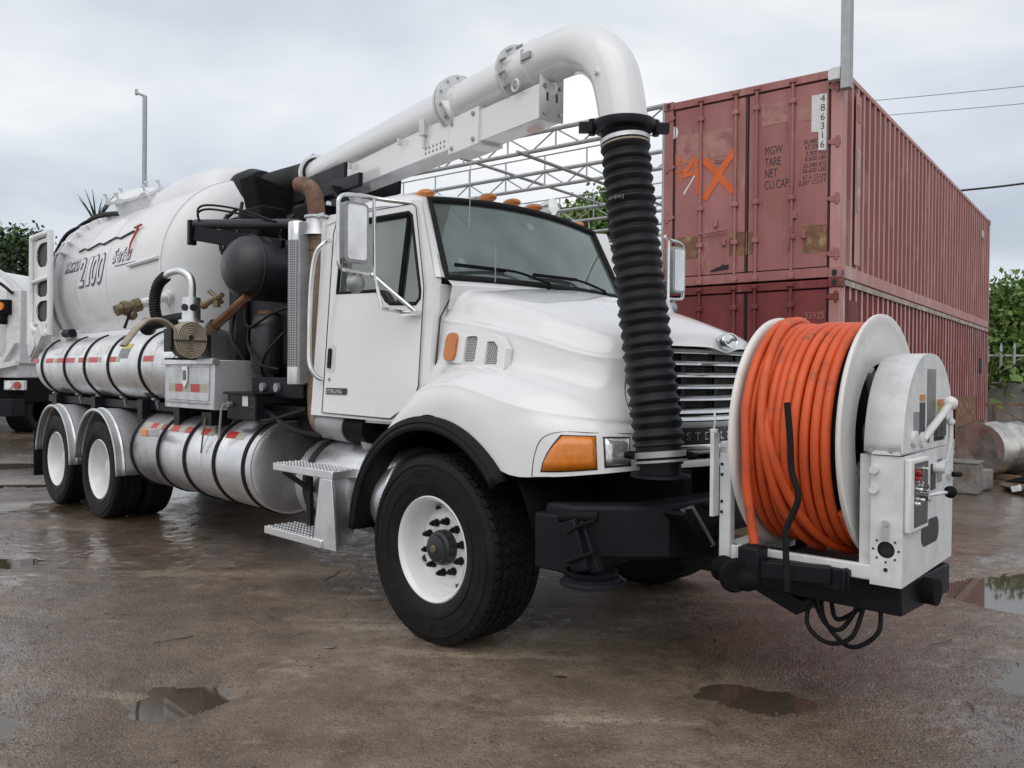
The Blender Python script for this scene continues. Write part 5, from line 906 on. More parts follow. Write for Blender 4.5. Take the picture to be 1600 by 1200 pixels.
# ---------------------------------------------------------------- front bumper and frame extension
m = MB()
def bump(P, z0, z1, th):
    vs = []
    for i, (x, y) in enumerate(P): vs += [(x, y, z0), (x, y, z1), (x - th, y * .985, z1), (x - th, y * .985, z0)]
    fs = [(i * 4 + k, i * 4 + (k + 1) % 4, i * 4 + 4 + (k + 1) % 4, i * 4 + 4 + k) for i in range(len(P) - 1) for k in range(4)] + [(0, 1, 2, 3), tuple((len(P) - 1) * 4 + k for k in (3, 2, 1, 0))]; m.add(vs, fs)
bump([(1.08, -1.20), (1.40, -.83), (1.43, 0), (1.40, .83), (1.08, 1.20)], .655, .925, .20); bp_ = m.build('bumper', 'black_paint', T, bevel=.02)
m = MB(); m.box(.84, 1.10, -1.215, -.75, .585, .87); m.build('bumper_end', 'black_paint', bp_, bevel=.012); m = MB(); m.box(.84, 1.10, .75, 1.215, .585, .87); m.build('bumper_end', 'black_paint', bp_, bevel=.012)
for (y, z) in ((-.72, .86), (-.60, .75), (-.45, .88), (-.38, .78), (-.55, .90), (-.30, .86)): m = MB(); m.cyl((1.42, y, z), (1.445, y, z), .014, 6); m.build('bumper_bolt', 'black_dull', bp_)
m = MB(); L4 = [(1.455, -.80, .91), (1.455, -.71, .915), (1.475, -.53, .70), (1.475, -.62, .69)]; m.tube(L4, .010, 6, closed=True); m.build('tow_link', 'steel_grey', bp_)
m = MB(); m.obox((1.45, -.86, .90), (1.47, -.62, .67), .02, .12, (1, 0, 0)); m.build('tow_plate', 'black_dull', bp_)
# outrigger foot that swings down from the bumper
m = MB(); m.obox((1.09, -1.23, .86), (1.17, -1.22, .62), .10, .055, (0, 1, 0)); m.obox((1.14, -1.20, .86), (1.24, -1.19, .62), .05, .05, (0, 1, 0)); jk = m.build('outrigger', 'black_paint', T, bevel=.006)
m = MB(); m.cyl((1.20, -1.19, .575), (1.20, -1.19, .60), .135, 36); m.lathe([(.135, .0), (.155, -.012), (.155, -.022), (.0, -.022)], (1.20, -1.19, .585), (0, 0, 1), 36); m.lathe([(.12, .02), (.13, .05), (.125, .05), (.115, .02)], (1.20, -1.19, .58), (0, 0, 1), 36); m.build('outrigger_foot', 'black_paint', jk)
m = MB(); m.cyl((1.04, -1.25, .875), (1.22, -1.17, .885), .026, 14); m.tube(cr([(1.10, -1.25, .80), (1.16, -1.25, .84), (1.24, -1.22, .875)], 4), .012, 6); m.tube([(1.10, -1.25, .66), (1.17, -1.26, .69), (1.26, -1.23, .73)], .012, 6); m.build('outrigger_hinge', 'black_dull', jk)
m = MB(); m.box(1.25, 1.9, -.50, -.34, .55, .70); m.box(1.25, 1.9, .1, .26, .55, .70); m.box(1.75, 2.42, -.56, .08, .53, .67); m.obox((1.60, -.42, .60), (1.95, -.42, .47), .26, .08); sub = m.build('reel_carrier', 'black_paint', T, bevel=.008)
m = MB(); m.cyl((2.42, -.28, .60), (2.48, -.28, .60), .06, 22); m.build('pivot_boss', 'black_dull', sub)
for x in (2.18, 2.36): m = MB(); m.cyl((x, -.40, .50), (x, -.40, .54), .022, 6); m.build('carrier_bolt', 'black_dull', sub)
m = MB(); m.box(1.2, 1.65, -.35, .30, .715, .735); m.build('deck_plank', 'plank', sub)
for P in ([(1.95, -.42, .52), (1.95, -.46, .38), (2.05, -.47, .315), (2.16, -.45, .36), (2.20, -.4, .52)], [(1.98, -.38, .52), (2.02, -.42, .40), (2.15, -.44, .31), (2.27, -.42, .40), (2.26, -.38, .54)], [(2.02, -.36, .52), (2.06, -.40, .42), (2.12, -.38, .44), (2.2, -.36, .52)], [(1.97, -.44, .50), (2.04, -.46, .40), (2.10, -.42, .38), (2.17, -.40, .50)]):
    m = MB(); m.tube(cr(P, 7), .011, 8); m.build('carrier_hose', 'hose_black', sub)
# ---------------------------------------------------------------- hose reel
RM = Matrix.Translation((1.955, -.30, 1.30)) @ Matrix.Rotation(math.radians(3.5), 4, 'Z')
def RB(): q = MB(); q.M = RM; return q
m = RB(); m.lathe([(.001, -.21), (.49, -.21), (.49, .25), (.36, .25), (.36, .20), (.001, .20)], (0, 0, 0), (1, 0, 0), 64); reel = m.build('hose_reel', 'black_dull', T); reel['label'] = 'white reel wound with thick orange hose'
for s in (-1, 1):
    m = RB(); m.lathe([(.34, .0), (.36, -.004), (.44, .000), (.50, .002), (.545, .004), (.566, .008), (.576, .018), (.574, .030), (.562, .032), (.535, .024), (.49, .018), (.43, .014), (.36, .012), (.34, .014)], (.245 if s > 0 else -.205, 0, 0), (s, 0, 0), 96); m.build('reel_flange', 'white_plastic', reel, angle=60)
def rp(a, R, th): return (a, -R * math.cos(th), R * math.sin(th))
random.seed(21)
pts = []; turns = 9.7; n = int(turns * 56); jit = [random.uniform(-.006, .006) for _ in range(14)]
for i in range(n + 1):
    t = i / n * turns; th = 2 * PI * t + 1.2; ax = -.186 + .412 * t / turns; k = int(t); f_ = t - k; jr = jit[k] * (1 - f_) + jit[k + 1] * f_
    pts.append(rp(ax + .006 * math.sin(th * 1.0 + k), .522 + jr, th))
m = RB(); m.tube(pts, .0215, 12); m.build('orange_hose', 'hose_orange', reel, angle=80)
pts = [rp(-.150 + .12 * (k / 40) ** 1.0 + .16 * max(k / 40 - .55, 0), .557 - .0 * k, 1.9 - 3.25 * k / 40) for k in range(41)]; m = RB(); m.tube(pts, .0215, 12); m.build('crossing_hose', 'hose_orange', reel, angle=80)
pts = [rp(-.12 + .30 * (k / 24), .515 + .038 * min(k / 6, 1), .45 - 2.0 * k / 24) for k in range(25)]; m = RB(); m.tube(pts, .0215, 12); m.build('crossing_hose', 'hose_orange', reel, angle=80)
m = RB(); m.tube([rp(-.165, .555, 1.75 - .11 * k) for k in range(15)] + [(-.155, -.545, -.22), (-.14, -.535, -.36), (-.12, -.53, -.49)], .0215, 12); m.build('hose_end', 'hose_orange', reel, angle=80)
for k in range(4):
    a = 2 * PI * k / 4 + .5; m = RB(); m.obox((.262, 0, 0), (.262, .35 * math.cos(a), .35 * math.sin(a)), .05, .03, (1, 0, 0)); m.build('reel_spoke', 'steel_grey', reel)
m = RB(); m.cyl((.15, 0, 0), (.40, 0, 0), .07, 24); m.ball((.30, -.16, .16), .05, 12, 8); m.build('reel_axle', 'steel_grey', reel)
# white guard with the round top
def arch(hw, zb, zt, n=28): return [(-hw * abs(math.cos(PI * k / n)) ** .86 * (1 if k <= n / 2 else -1), zb + (zt - zb) * math.sin(PI * k / n)) for k in range(n + 1)]
PC = -.010; KB = 1.37
m = RB(); A0 = arch(.412, -.045, .385); rows = [[(x, PC + b, z) for b, z in A0] for x in (.325, .478)]; m.grid(rows); m.poly([A0, [(b, z) for b, z in [(-.30, -.02), (-.30, .01), (-.02, .055), (.06, .06), (.26, .03), (.26, -.02)]]], lambda u, v, t: (.478 + t, PC + u, v), .004); guard = m.build('reel_guard', 'white_worn', reel, solid=.004, angle=45)
def face(nm, mt, u0, u1, z0, z1, x=.4835, par=reel): q = RB(); q.box(x, x + .002, PC + u0 * KB, PC + u1 * KB, z0, z1); return q.build(nm, mt, par)
face('guard_window', 'window_plate', -.045, .055, .055, .315); face('warning_label', 'label_grey', -.195, -.135, .0, .125); face('warning_label', 'label_white', -.195, -.135, .125, .15); face('warning_label', 'ink', -.130, -.070, .0, .165); face('warning_label', 'label_orange', -.130, -.070, .172, .200); face('warning_label', 'label_orange', .075, .195, .145, .175); face('warning_label', 'label_yellow', .075, .195, .100, .143); face('warning_label', 'ink', .075, .130, .0, .098); face('warning_label', 'ink', .136, .195, .0, .098); face('warning_label', 'label_yellow', -.02, .04, .015, .035); face('warning_label', 'label_white', -.015, .035, -.02, .014)
m = RB(); m.cyl((.355, PC - .40, -.035), (.355, PC - .42, -.035), .014, 12); m.cyl((.44, PC - .40, -.035), (.44, PC - .42, -.035), .014, 12); m.build('guard_bolt', 'steel_grey', reel)
# lower cabinet
m = RB(); m.poly([[(-.41, -.615), (.40, -.60), (.41, -.05), (.14, -.05), (-.408, -.06)], rrect(-.12, .14, -.478, -.377, .045)], lambda u, v, t: (.480 + t, PC + u, v), .004); m.poly([[(.355, -.615), (.480, -.615), (.480, -.06), (.355, -.06)], circ(.42, -.46, .036)], lambda u, v, t: (u, PC - .410 + t, v), .005); m.box(.36, .48, PC + .40, PC + .41, -.60, -.05); m.box(.30, .36, PC - .38, PC + .38, -.60, -.06); cabn = m.build('reel_cabinet', 'white_worn', reel, angle=30)
m = RB(); m.box(.37, .47, PC - .39, PC + .38, -.59, -.10); m.build('cabinet_inside', 'ink', reel)
m = RB(); m.box(.36, .475, PC - .42, PC + .38, -.055, -.04); m.build('cabinet_top', 'white_worn', reel)
for z in (-.12, -.205): m = RB(); m.cyl((.372, PC - .410, z), (.372, PC - .435, z), .018, 14); m.build('cabinet_knob', 'white_worn', reel)
m = RB(); m.box(.41, .43, PC - .435, PC - .414, -.42, -.36); m.cyl((.42, PC - .413, -.345), (.42, PC - .43, -.345), .014, 10); m.build('pin_lock', 'chrome', reel)
for k in range(8): a = 2 * PI * k / 8; m = RB(); m.cyl((.42 + .052 * math.cos(a), PC - .4103, -.46 + .052 * math.sin(a)), (.42 + .052 * math.cos(a), PC - .4125, -.46 + .052 * math.sin(a)), .005, 8); m.build('ring_hole', 'ink', reel)
m = RB(); m.cyl((.42, PC - .410, -.545), (.42, PC - .413, -.545), .009, 10); m.build('ring_hole', 'ink', reel)
# control panel on the cabinet
m = RB(); m.box(.484, .512, PC - .395, PC - .12, -.385, -.070); cp = m.build('control_panel', 'white_plastic', reel, bevel=.008)
m = RB(); m.box(.5125, .514, PC - .345, PC - .145, -.365, -.09); m.build('panel_plate', 'plate_black', reel)
random.seed(4)
for (u, z, mt, l) in ((-.22, -.125, 'red_part', .02), (-.195, -.14, 'red_part', .02), (-.22, -.155, 'red_part', .02), (-.19, -.175, 'chrome', .02), (-.14, -.12, 'chrome', .02), (-.21, -.20, 'chrome', .025), (-.17, -.21, 'chrome', .03), (-.15, -.195, 'chrome', .03), (-.20, -.245, 'chrome', .03), (-.22, -.26, 'chrome', .02), (-.10, -.26, 'chrome', .02)):
    m = RB(); m.cyl((.513, PC + u * KB - .03, z), (.513 + l, PC + u * KB - .03, z), .008, 8); m.cyl((.513, PC + u * KB - .03, z), (.517, PC + u * KB - .03, z), .012, 8); m.build('panel_switch', mt, reel)
m = RB(); m.cyl((.513, PC - .22, -.235), (.54, PC - .22, -.235), .022, 12); m.tube([(.53, PC - .22, -.235), (.555, PC - .10, -.235), (.565, PC + .0, -.24)], .009, 8); m.build('throttle_lever', 'chrome', reel); m = RB(); m.ball((.567, PC + .01, -.24), .028, 16, 12); m.build('lever_knob', 'black_dull', reel)
m = RB(); m.cyl((.46, PC - .15, .0), (.50, PC - .15, .0), .035, 16); m.tube([(.49, PC - .15, .0), (.51, PC - .02, .07), (.53, PC + .13, .150)], .017, 10); m.tube([(.44, PC - .27, .01), (.50, PC - .27, .01)], .035, 12); m.build('reel_lever', 'white_worn', reel); m = RB(); m.ball((.532, PC + .14, .158), .032, 16, 12); m.build('lever_knob', 'white_plastic', reel)
m = RB(); m.tube([(.49, PC + .11, -.13), (.52, PC + .14, -.11), (.53, PC + .155, -.02), (.53, PC + .16, .06)], .010, 8); m.ball((.53, PC + .16, .07), .019, 12, 8); m.cyl((.48, PC + .06, -.14), (.53, PC + .07, -.14), .025, 12); m.build('brake_lever', 'white_worn', reel)
m = RB(); m.lathe([(.045, 0), (.05, .01), (.045, .02), (.0, .02)], (.44, PC + .03, .01), (1, -.3, 0), 24); m.build('pressure_gauge', 'brass', reel)
m = RB(); m.cyl((.484, PC + .31, -.19), (.505, PC + .31, -.19), .022, 12); m.build('side_knob', 'chrome', reel); m = RB(); m.cyl((.505, PC + .31, -.19), (.52, PC + .39, -.195), .013, 10); m.build('side_handle', 'black_dull', reel)
face('data_plate', 'label_grey', .085, .145, -.215, -.105, .4845); m = RB(); m.poly([rrect(-.13, .15, -.485, -.37, .05)], lambda u, v, t: (.4848 + t, PC + u, v), .002); m.build('hand_hole', 'ink', reel)
face('vent_hole', 'ink', .005, .065, -.24, -.12, .4845)
# white base frame
m = RB(); m.box(-.33, .36, -.42, -.385, -.60, -.535); m.box(-.33, .36, .25, .29, -.60, -.535); m.box(-.34, -.26, -.43, .29, -.64, -.535); m.box(-.345, -.285, -.44, -.39, -.60, -.06); m.box(-.345, -.285, .25, .30, -.60, -.06); m.box(-.345, -.30, -.44, .30, -.10, -.04); m.build('reel_frame', 'white_worn', reel, bevel=.006)
m = RB(); m.box(-.365, -.345, -.50, -.44, -.40, .0); m.cyl((-.355, -.48, .0), (-.355, -.48, .02), .02); m.tube(cr([(-.355, -.48, .02), (-.345, -.49, .06), (-.355, -.48, .11)], 4), .006, 6); m.build('frame_bracket', 'white_worn', reel, bevel=.004)
for z in (-.15, -.2, -.33, -.38): m = RB(); m.cyl((-.33, -.441, z), (-.33, -.444, z), .008, 8); m.build('frame_hole', 'ink', reel)
m = RB(); m.box(-.13, .28, -.455, -.421, -.66, -.565); m.box(.25, .27, -.475, -.422, -.66, -.56); m.build('guide_bracket', 'black_paint', reel, bevel=.006)
m = RB(); m.obox((-.12, -.55, -.60), (.20, -.44, -.60), .06, .08); m.box(-.17, -.07, -.60, -.49, -.64, -.50); m.build('hose_guide', 'black_paint', reel, bevel=.008)
m = RB(); m.lathe([(.03, -.05), (.062, -.045), (.045, .0), (.06, .06), (.065, .07), (.03, .075)], (-.24, -.56, -.63), (.6, -.5, 0), 28); m.lathe([(.0, .08), (.075, .08), (.08, .095), (.07, .11), (.0, .115)], (-.24, -.56, -.63), (.6, -.5, 0), 28); m.ball((-.13, -.60, -.645), .06, 14, 10, (1.2, .6, .9)); m.build('guide_roller', 'black_dull', reel)
m = RB(); m.tube(cr([(.055, -.60, .16), (.075, -.61, .0), (.085, -.615, -.13), (.115, -.62, -.22), (.112, -.62, -.28), (.07, -.62, -.38), (.065, -.62, -.45), (.075, -.62, -.66)], 6), .014, 10); m.build('guide_lever', 'rubber', reel)
# ---------------------------------------------------------------- canvas hose rolled up in the rack: a thing of its own
def strip3(P, y0, y1, th):
    vs = []; fs = []
    for i, (x, z) in enumerate(P):
        a = P[max(i - 1, 0)]; b = P[min(i + 1, len(P) - 1)]; dx, dz = b[0] - a[0], b[1] - a[1]; l = math.hypot(dx, dz) or 1; nx_, nz_ = -dz / l * th, dx / l * th
        vs += [(y0 - .004, x - nx_, z - nz_), (y0 + .003, x, z), (y0 - .004, x + nx_, z + nz_), (y1, x + nx_, z + nz_), (y1, x - nx_, z - nz_)]
    for i in range(len(P) - 1):
        for k in range(5): fs.append((i * 5 + k, i * 5 + (k + 1) % 5, i * 5 + 5 + (k + 1) % 5, i * 5 + 5 + k))
    return vs, fs
hy, hz = -1.305, 1.845; P = []
for i in range(300):
    t = i / 299; a = -2 * PI * 6.5 * t - PI * .0; r = .026 + .122 * t ** 1.0; P.append((hy + r * math.cos(a) * .94 + .004 * math.sin(i * .13), hz + r * math.sin(a) * 1.06))
ch_ = MB(); ch_.add(*strip3(P, -2.98, -3.11, .0082))
tl = cr([(0, P[-1][0], P[-1][1]), (0, P[-1][0] - .01, P[-1][1] + .09), (0, P[-1][0] - .10, P[-1][1] + .150), (0, P[-1][0] - .20, P[-1][1] + .145), (0, P[-1][0] - .28, P[-1][1] + .08), (0, P[-1][0] - .35, P[-1][1] - .01), (0, P[-1][0] - .39, P[-1][1] - .07)], 5)
ch_.add(*strip3([(q.y, q.z) for q in tl], -2.985, -3.105, .011))
ho = ch_.build('rolled_hose', 'canvas_hose', angle=50); ho.location = (TX, TY, 0); ho.rotation_euler = (0, 0, TYAW); tag(ho, 'rolled beige canvas hose strapped above the aluminium tool box', 'hose')
# ================================================================ shipping containers
def container_mat(name, c1, c2, pale, rustc, pl=.58, ph=.72):
    m = mat(name, c1, c2, scale=1.6, rough=.55, rough2=.72, bump=.12, bscale=14, dirt=pale, dirt_lo=pl, dirt_hi=ph, dscale=2.2, stretch=(1, 1, .35)); nt = m.node_tree; N = nt.nodes; L = nt.links; b = N['Principled BSDF']; src = b.inputs['Base Color'].links[0].from_socket
    tc = N.new('ShaderNodeTexCoord'); n = N.new('ShaderNodeTexNoise'); n.inputs['Scale'].default_value = 4; n.inputs['Detail'].default_value = 10; n.inputs['Roughness'].default_value = .75; mpr = N.new('ShaderNodeMapping'); mpr.inputs['Scale'].default_value = (1.6, 1.6, .28); L.new(tc.outputs['Object'], mpr.inputs[0]); L.new(mpr.outputs[0], n.inputs['Vector'])
    r = N.new('ShaderNodeMapRange'); r.inputs[1].default_value = .58; r.inputs[2].default_value = .70; L.new(n.outputs['Fac'], r.inputs[0]); x = N.new('ShaderNodeMix'); x.data_type = 'RGBA'; L.new(r.outputs[0], x.inputs[0]); L.new(src, x.inputs[6]); x.inputs[7].default_value = (*rustc, 1); L.new(x.outputs[2], b.inputs['Base Color']); return m
container_mat('cont_pink', (.38, .16, .15), (.30, .115, .105), (.46, .25, .24), (.22, .075, .055))
container_mat('cont_pink_side', (.45, .21, .195), (.50, .275, .26), (.56, .39, .37), (.26, .07, .06), .50, .70); container_mat('cont_pink_side_deep', (.20, .062, .056), (.26, .095, .088), (.38, .20, .19), (.17, .04, .035), .52, .72)  # deep copy for the grooves: shade and dirt painted in as darker red
container_mat('cont_red', (.20, .032, .032), (.15, .026, .026), (.27, .09, .08), (.09, .03, .02))
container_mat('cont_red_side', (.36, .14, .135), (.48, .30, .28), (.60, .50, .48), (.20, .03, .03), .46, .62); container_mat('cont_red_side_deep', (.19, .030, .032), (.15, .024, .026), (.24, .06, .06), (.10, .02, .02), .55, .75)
mat('pale_patch', (.42, .22, .185), (.33, .15, .135), scale=6, rough=.65, dirt=(.28, .11, .10), dirt_lo=.5, dirt_hi=.6, dscale=4)
mat('rust_patch', (.25, .12, .06), (.15, .07, .045), scale=5, rough=.85, dirt=(.36, .29, .16), dirt_lo=.5, dirt_hi=.65, dscale=7)
mat('faded_strip', (.42, .36, .32), (.30, .20, .18), scale=4, rough=.6, dirt=(.55, .56, .56), dirt_lo=.5, dirt_hi=.62, dscale=3)
def container(name, z0, cm, cs, label):
    t = empty(name, (*c2w(0, 0), z0), CA); tag(t, label, 'container', 'stacked shipping containers'); Lc, Wc, Hc = 12.192, 2.438, 2.591; pw = .16
    for u in (0, Lc - .162):
        for v in (0, Wc - .16):
            for z in (0, Hc - .118):
                q = MB(); q.box(u, u + .162, v, v + .16, z, z + .118); o = q.build('corner_casting', cm, t, bevel=.012)
                if u == 0:
                    q = MB(); q.poly([rrect(-.03, .03, -.042, .042, .028)], lambda a, b, tt: (u - .002 + tt, v + .08 + a, z + .059 + b), .003); q.build('casting_hole', 'ink', o)
                if v == 0:
                    q = MB(); q.poly([rrect(-.04, .04, -.03, .03, .028)], lambda a, b, tt: (u + .08 + a, v - .002 + tt, z + .059 + b), .003); q.build('casting_hole', 'ink', o)
            q = MB(); q.box(u + .012, u + .15, v + .012, v + .148, .118, Hc - .118); q.build('corner_post', cs if v == 0 else cm, t, bevel=.008)
    for v in (.01, Wc - .07):
        q = MB(); q.box(.16, Lc - .16, v, v + .06, Hc - .075, Hc - .012); q.build('top_rail', cs, t, bevel=.006); q = MB(); q.box(.16, Lc - .16, v, v + .05, .0 + .012, .17); q.build('bottom_rail', cs, t, bevel=.006)
    for u in (.012, Lc - .08):
        q = MB(); q.box(u, u + .07, .16, Wc - .16, Hc - .115, Hc - .015); q.build('header', cm, t, bevel=.006); q = MB(); q.box(u, u + .07, .16, Wc - .16, .012, .135); q.build('sill', cm, t, bevel=.006)
    # corrugated side sheets
    for v, sg in ((.018, 1), (Wc - .018, -1)):
        prof = []; u = .16; k = 0
        while u < Lc - .16:
            prof += [(u, 0), (u + .085, 0), (u + .140, .045), (u + .220, .045)]; u += .278
        prof = [(min(a, Lc - .15), b) for a, b in prof] + [(Lc - .15, 0)]
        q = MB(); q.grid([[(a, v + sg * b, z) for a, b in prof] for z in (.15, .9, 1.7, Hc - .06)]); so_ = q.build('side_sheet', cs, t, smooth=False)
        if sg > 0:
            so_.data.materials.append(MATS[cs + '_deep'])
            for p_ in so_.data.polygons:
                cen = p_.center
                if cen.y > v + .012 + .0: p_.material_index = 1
    q = MB(); q.box(.1, Lc - .1, .05, Wc - .05, Hc - .04, Hc - .025); q.build('roof_sheet', cm, t)
    q = MB(); q.box(Lc - .06, Lc - .03, .15, Wc - .15, .13, Hc - .1); q.build('end_sheet', cm, t)
    q = MB(); q.box(.05, Lc - .05, .05, Wc - .05, .10, .13); q.build('floor_sheet', 'plank', t)
    # two door leaves with rods, hinges and handles
    for (v0, v1, rods) in ((.165, 1.212, (.62, 1.09)), (1.226, Wc - .165, (1.375, 1.87))):
        q = MB(); q.box(.030, .075, v0, v1, .145, Hc - .125); d = q.build('door_leaf', cm, t, bevel=.008)
        q = MB(); q.tube([(.028, v0 + .01, .15), (.028, v1 - .01, .15), (.028, v1 - .01, Hc - .13), (.028, v0 + .01, Hc - .13)], .008, 5, closed=True); q.build('door_gasket', 'ink', d)
        for v in rods:
            q = MB(); q.cyl((.005, v, .04), (.005, v, Hc - .04), .020, 12); q.build('lock_rod', cm, d)
            for z in (.07, .55, 1.05, Hc - .32, Hc - .06): q = MB(); q.box(-.022, .032, v - .042, v + .042, z - .03, z + .03); q.build('rod_bracket', cm, d, bevel=.008)
            for z in (.045, Hc - .05): q = MB(); q.box(-.03, .03, v - .035, v + .035, z - .035, z + .02); q.build('cam_lock', cm, d, bevel=.01)
        va, vb = sorted(rods); q = MB(); hv = vb - .34 if v0 > 1 else va + .30
        q = MB(); q.obox((-.024, rods[1] if v0 > 1 else rods[0], .70), (-.024, rods[0] + .1 if v0 > 1 else rods[0] + .03, .72 if v0 > 1 else .38), .012, .035, (1, 0, 0)); q.build('door_handle', cm, d)
        for (dv, dz) in ((.2, .52), (.32, .78)): q = MB(); q.box(-.004, .03, v0 + dv - .025 + .1, v0 + dv + .025 + .1, dz, dz + .10); q.build('handle_hub', cm, d, bevel=.006)
        ve = v0 if v0 < 1 else v1
        for z in (.30, .98, 1.68, 2.36):
            s = 1 if v0 < 1 else -1; q = MB(); q.poly([[(0, -.045), (0, .045), (s * .12, .035), (s * .165, .0), (s * .12, -.035)]], lambda a, b, tt: (.002 + tt, ve - s * .14 + a, z + b), .022); q.cyl((.008, ve - s * .10, z - .07), (.008, ve - s * .10, z + .07), .020, 10); q.build('hinge', cm, d, bevel=.004)
    return t
Z1 = 2.824; Z0 = Z1 - 2.591
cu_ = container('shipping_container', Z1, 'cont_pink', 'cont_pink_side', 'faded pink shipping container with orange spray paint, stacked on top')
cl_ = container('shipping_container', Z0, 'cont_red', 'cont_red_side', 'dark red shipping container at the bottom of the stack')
for u, v in ((.3, .2), (.3, 2.2), (6, .2), (6, 2.2), (11.8, .2), (11.8, 2.2)):
    q = MB(); x, y = c2w(u, v); gzz = gz(x, y); q.box(-.35, .35, -.15, .15, gzz - .12, Z0); o = q.build('sleeper', 'plank', bevel=.01); o.location = (x, y, 0); o.rotation_euler = (0, 0, CA); tag(o, 'wooden sleeper under the %s of the bottom container, %s side' % ('door end' if u < 1 else 'middle' if u < 7 else 'far end', 'near' if v < 1 else 'hidden'), 'sleeper', 'sleepers under the containers')
def dface(fn_pts, nm, mt, off, par=cu_, z=Z1, poly=True):
    q = MB(); q.poly([fn_pts], lambda a, b, t: (off - t, a, b - z), .002); return q.build(nm, mt, par)
for P in ([(2.24, 4.93), (1.42, 4.90), (1.42, 4.56), (2.24, 4.52)], [(1.03, 5.13), (.69, 5.12), (.69, 4.86), (1.03, 4.85)], [(.57, 5.02), (.19, 5.03), (.19, 4.82), (.57, 4.83)]): dface(P, 'paint_patch', 'pale_patch', .029)
for P in ([(2.25, 3.52), (1.90, 3.51), (1.90, 3.22), (2.25, 3.20)], [(.48, 3.52), (.19, 3.49), (.19, 3.16), (.48, 3.15)], [(1.46, 3.52), (1.13, 3.50), (1.13, 3.20), (1.46, 3.20)]): dface(P, 'rust_patch', 'rust_patch', .029)
dface([(2.28 + .062 * math.cos(k * PI / 10), 4.985 + .085 * math.sin(k * PI / 10)) for k in range(20)], 'round_sticker', 'label_white', .0275)
dface([(.39, 5.13), (.29, 5.12), (.285, 4.66), (.39, 4.67)], 'number_label', 'label_white', .0275); dface([(.305, 5.13), (.20, 5.12), (.205, 4.42), (.30, 4.43)], 'number_label', 'label_white', .026)
def dtext(tx, sz, mt, v, z, off=.0265, sx=.85, align='LEFT', par=cu_, zb=Z1, ex=.0006): return text_obj('door_lettering', tx, sz, mt, par, lambda x, y, t: (off - t, v - x, z + y - zb), sx=sx, align=align, extrude=ex)
for k, ch1 in enumerate('486316'): dtext(ch1, .125, 'ink', .252, 5.025 - k * .114, .0235, .95, 'CENTER')
for k, tx in enumerate(('MGW', 'TARE', 'NET', 'CU.CAP.')): dtext(tx, .155, 'ink', .985, 4.47 - k * .148, .0285, .58)
for k, tx in enumerate(('30,480 KG', '67,200 LB', '3,900 KG', '8,600 LBS', '26,580 KG', '58,600 LBS', '67.6 CU.M', '2,387 CU.FT')): dtext(tx, .078, 'ink', .20, 4.53 - k * .068 - .012 * (k // 2), .0285, .85, 'RIGHT')
dtext('CLLU', .07, 'ink', 1.68, 4.46, .0265); dtext('23925', .12, 'pale_patch', .45, 2.33, .0265, .85, 'LEFT', cl_, Z0)
def spray(P, w, mt='spray_orange', off=.0255):
    q = MB(); P = cr([(a, b, 0) for a, b in P], 4); r0 = []; r1 = []
    for i, p in enumerate(P):
        d = (P[min(i + 1, len(P) - 1)] - P[max(i - 1, 0)]).normalized(); n_ = Vector((-d.y, d.x, 0)); ww = w * (.95 + .10 * math.sin(i * 1.7)); r0.append((off, p.x + n_.x * ww, p.y + n_.y * ww - Z1)); r1.append((off, p.x - n_.x * ww, p.y - n_.y * ww - Z1))
    q.grid([r0, r1]); q.build('spray_mark', mt, cu_, smooth=False)
for P in ([(2.255, 4.68), (2.26, 4.50), (2.255, 4.29)], [(2.18, 4.66), (2.18, 4.46), (2.175, 4.28)], [(2.26, 4.55), (2.10, 4.57)], [(2.26, 4.42), (2.10, 4.44)]): spray(P, .012)
spray([(1.975, 4.60), (2.05, 4.48), (2.13, 4.37)], .03, off=.0250); spray([(2.13, 4.36), (2.0, 4.38), (1.88, 4.39)], .03, off=.0244); spray([(1.945, 4.55), (1.93, 4.3), (1.91, 4.08)], .03, off=.0238)
spray([(1.83, 4.55), (1.62, 4.30), (1.41, 4.05)], .05, off=.0232); spray([(1.40, 4.60), (1.62, 4.30), (1.82, 4.00)], .05, off=.0226); spray([(2.13, 4.11), (1.99, 4.31), (1.93, 4.42)], .012, 'label_white', .0275)
q = MB(); q.poly([[(1.72, 3.005), (1.72, 3.02), (1.68, 3.04), (1.64, 3.06), (1.58, 3.07), (1.54, 3.10), (1.50, 3.08), (1.46, 3.10), (1.46, 3.03)]], lambda a, b, t: (.026 - t, a, b - Z1), .003); q.build('rust_hole', 'ink', cu_)
def sface(u0, u1, z0, z1, nm, mt, par, zb, d=.0): q = MB(); q.box(u0, u1, .010 + d, .016 + d, z0 - zb, z1 - zb); return q.build(nm, mt, par)
sface(.62, .86, 3.05, 5.25, 'flat_panel', 'cont_pink_side', cu_, Z1); q = MB(); q.box(.66, .82, .004, .0095, 3.75 - Z1, 4.55 - Z1); q.build('worn_sticker', 'faded_strip', cu_); q = MB(); q.box(.66, .80, .004, .0095, 4.9 - Z1, 5.12 - Z1); q.build('worn_sticker', 'pale_patch', cu_)
q = MB(); q.box(.45, .75, .006, .014, 2.24 - Z0, 2.58 - Z0); q.build('patch_plate', 'cont_red', cl_, bevel=.01); sface(10.9, 11.25, 4.85, 5.02, 'worn_sticker', 'faded_strip', cu_, Z1); sface(10.9, 11.25, 1.75, 2.10, 'dark_vent', 'ink', cl_, Z0); q = MB(); q.box(.2, 12.0, -.004, .006, 2.54 - Z0 + .2, 2.56 - Z0 + .25); q.build('pale_rail', 'faded_strip', cl_)
q = MB(); q.box(7.9, 10.4, .0, .008, .30 - Z0 + .05, 1.25 - Z0); q.build('brown_plate', 'rust_patch', cl_)
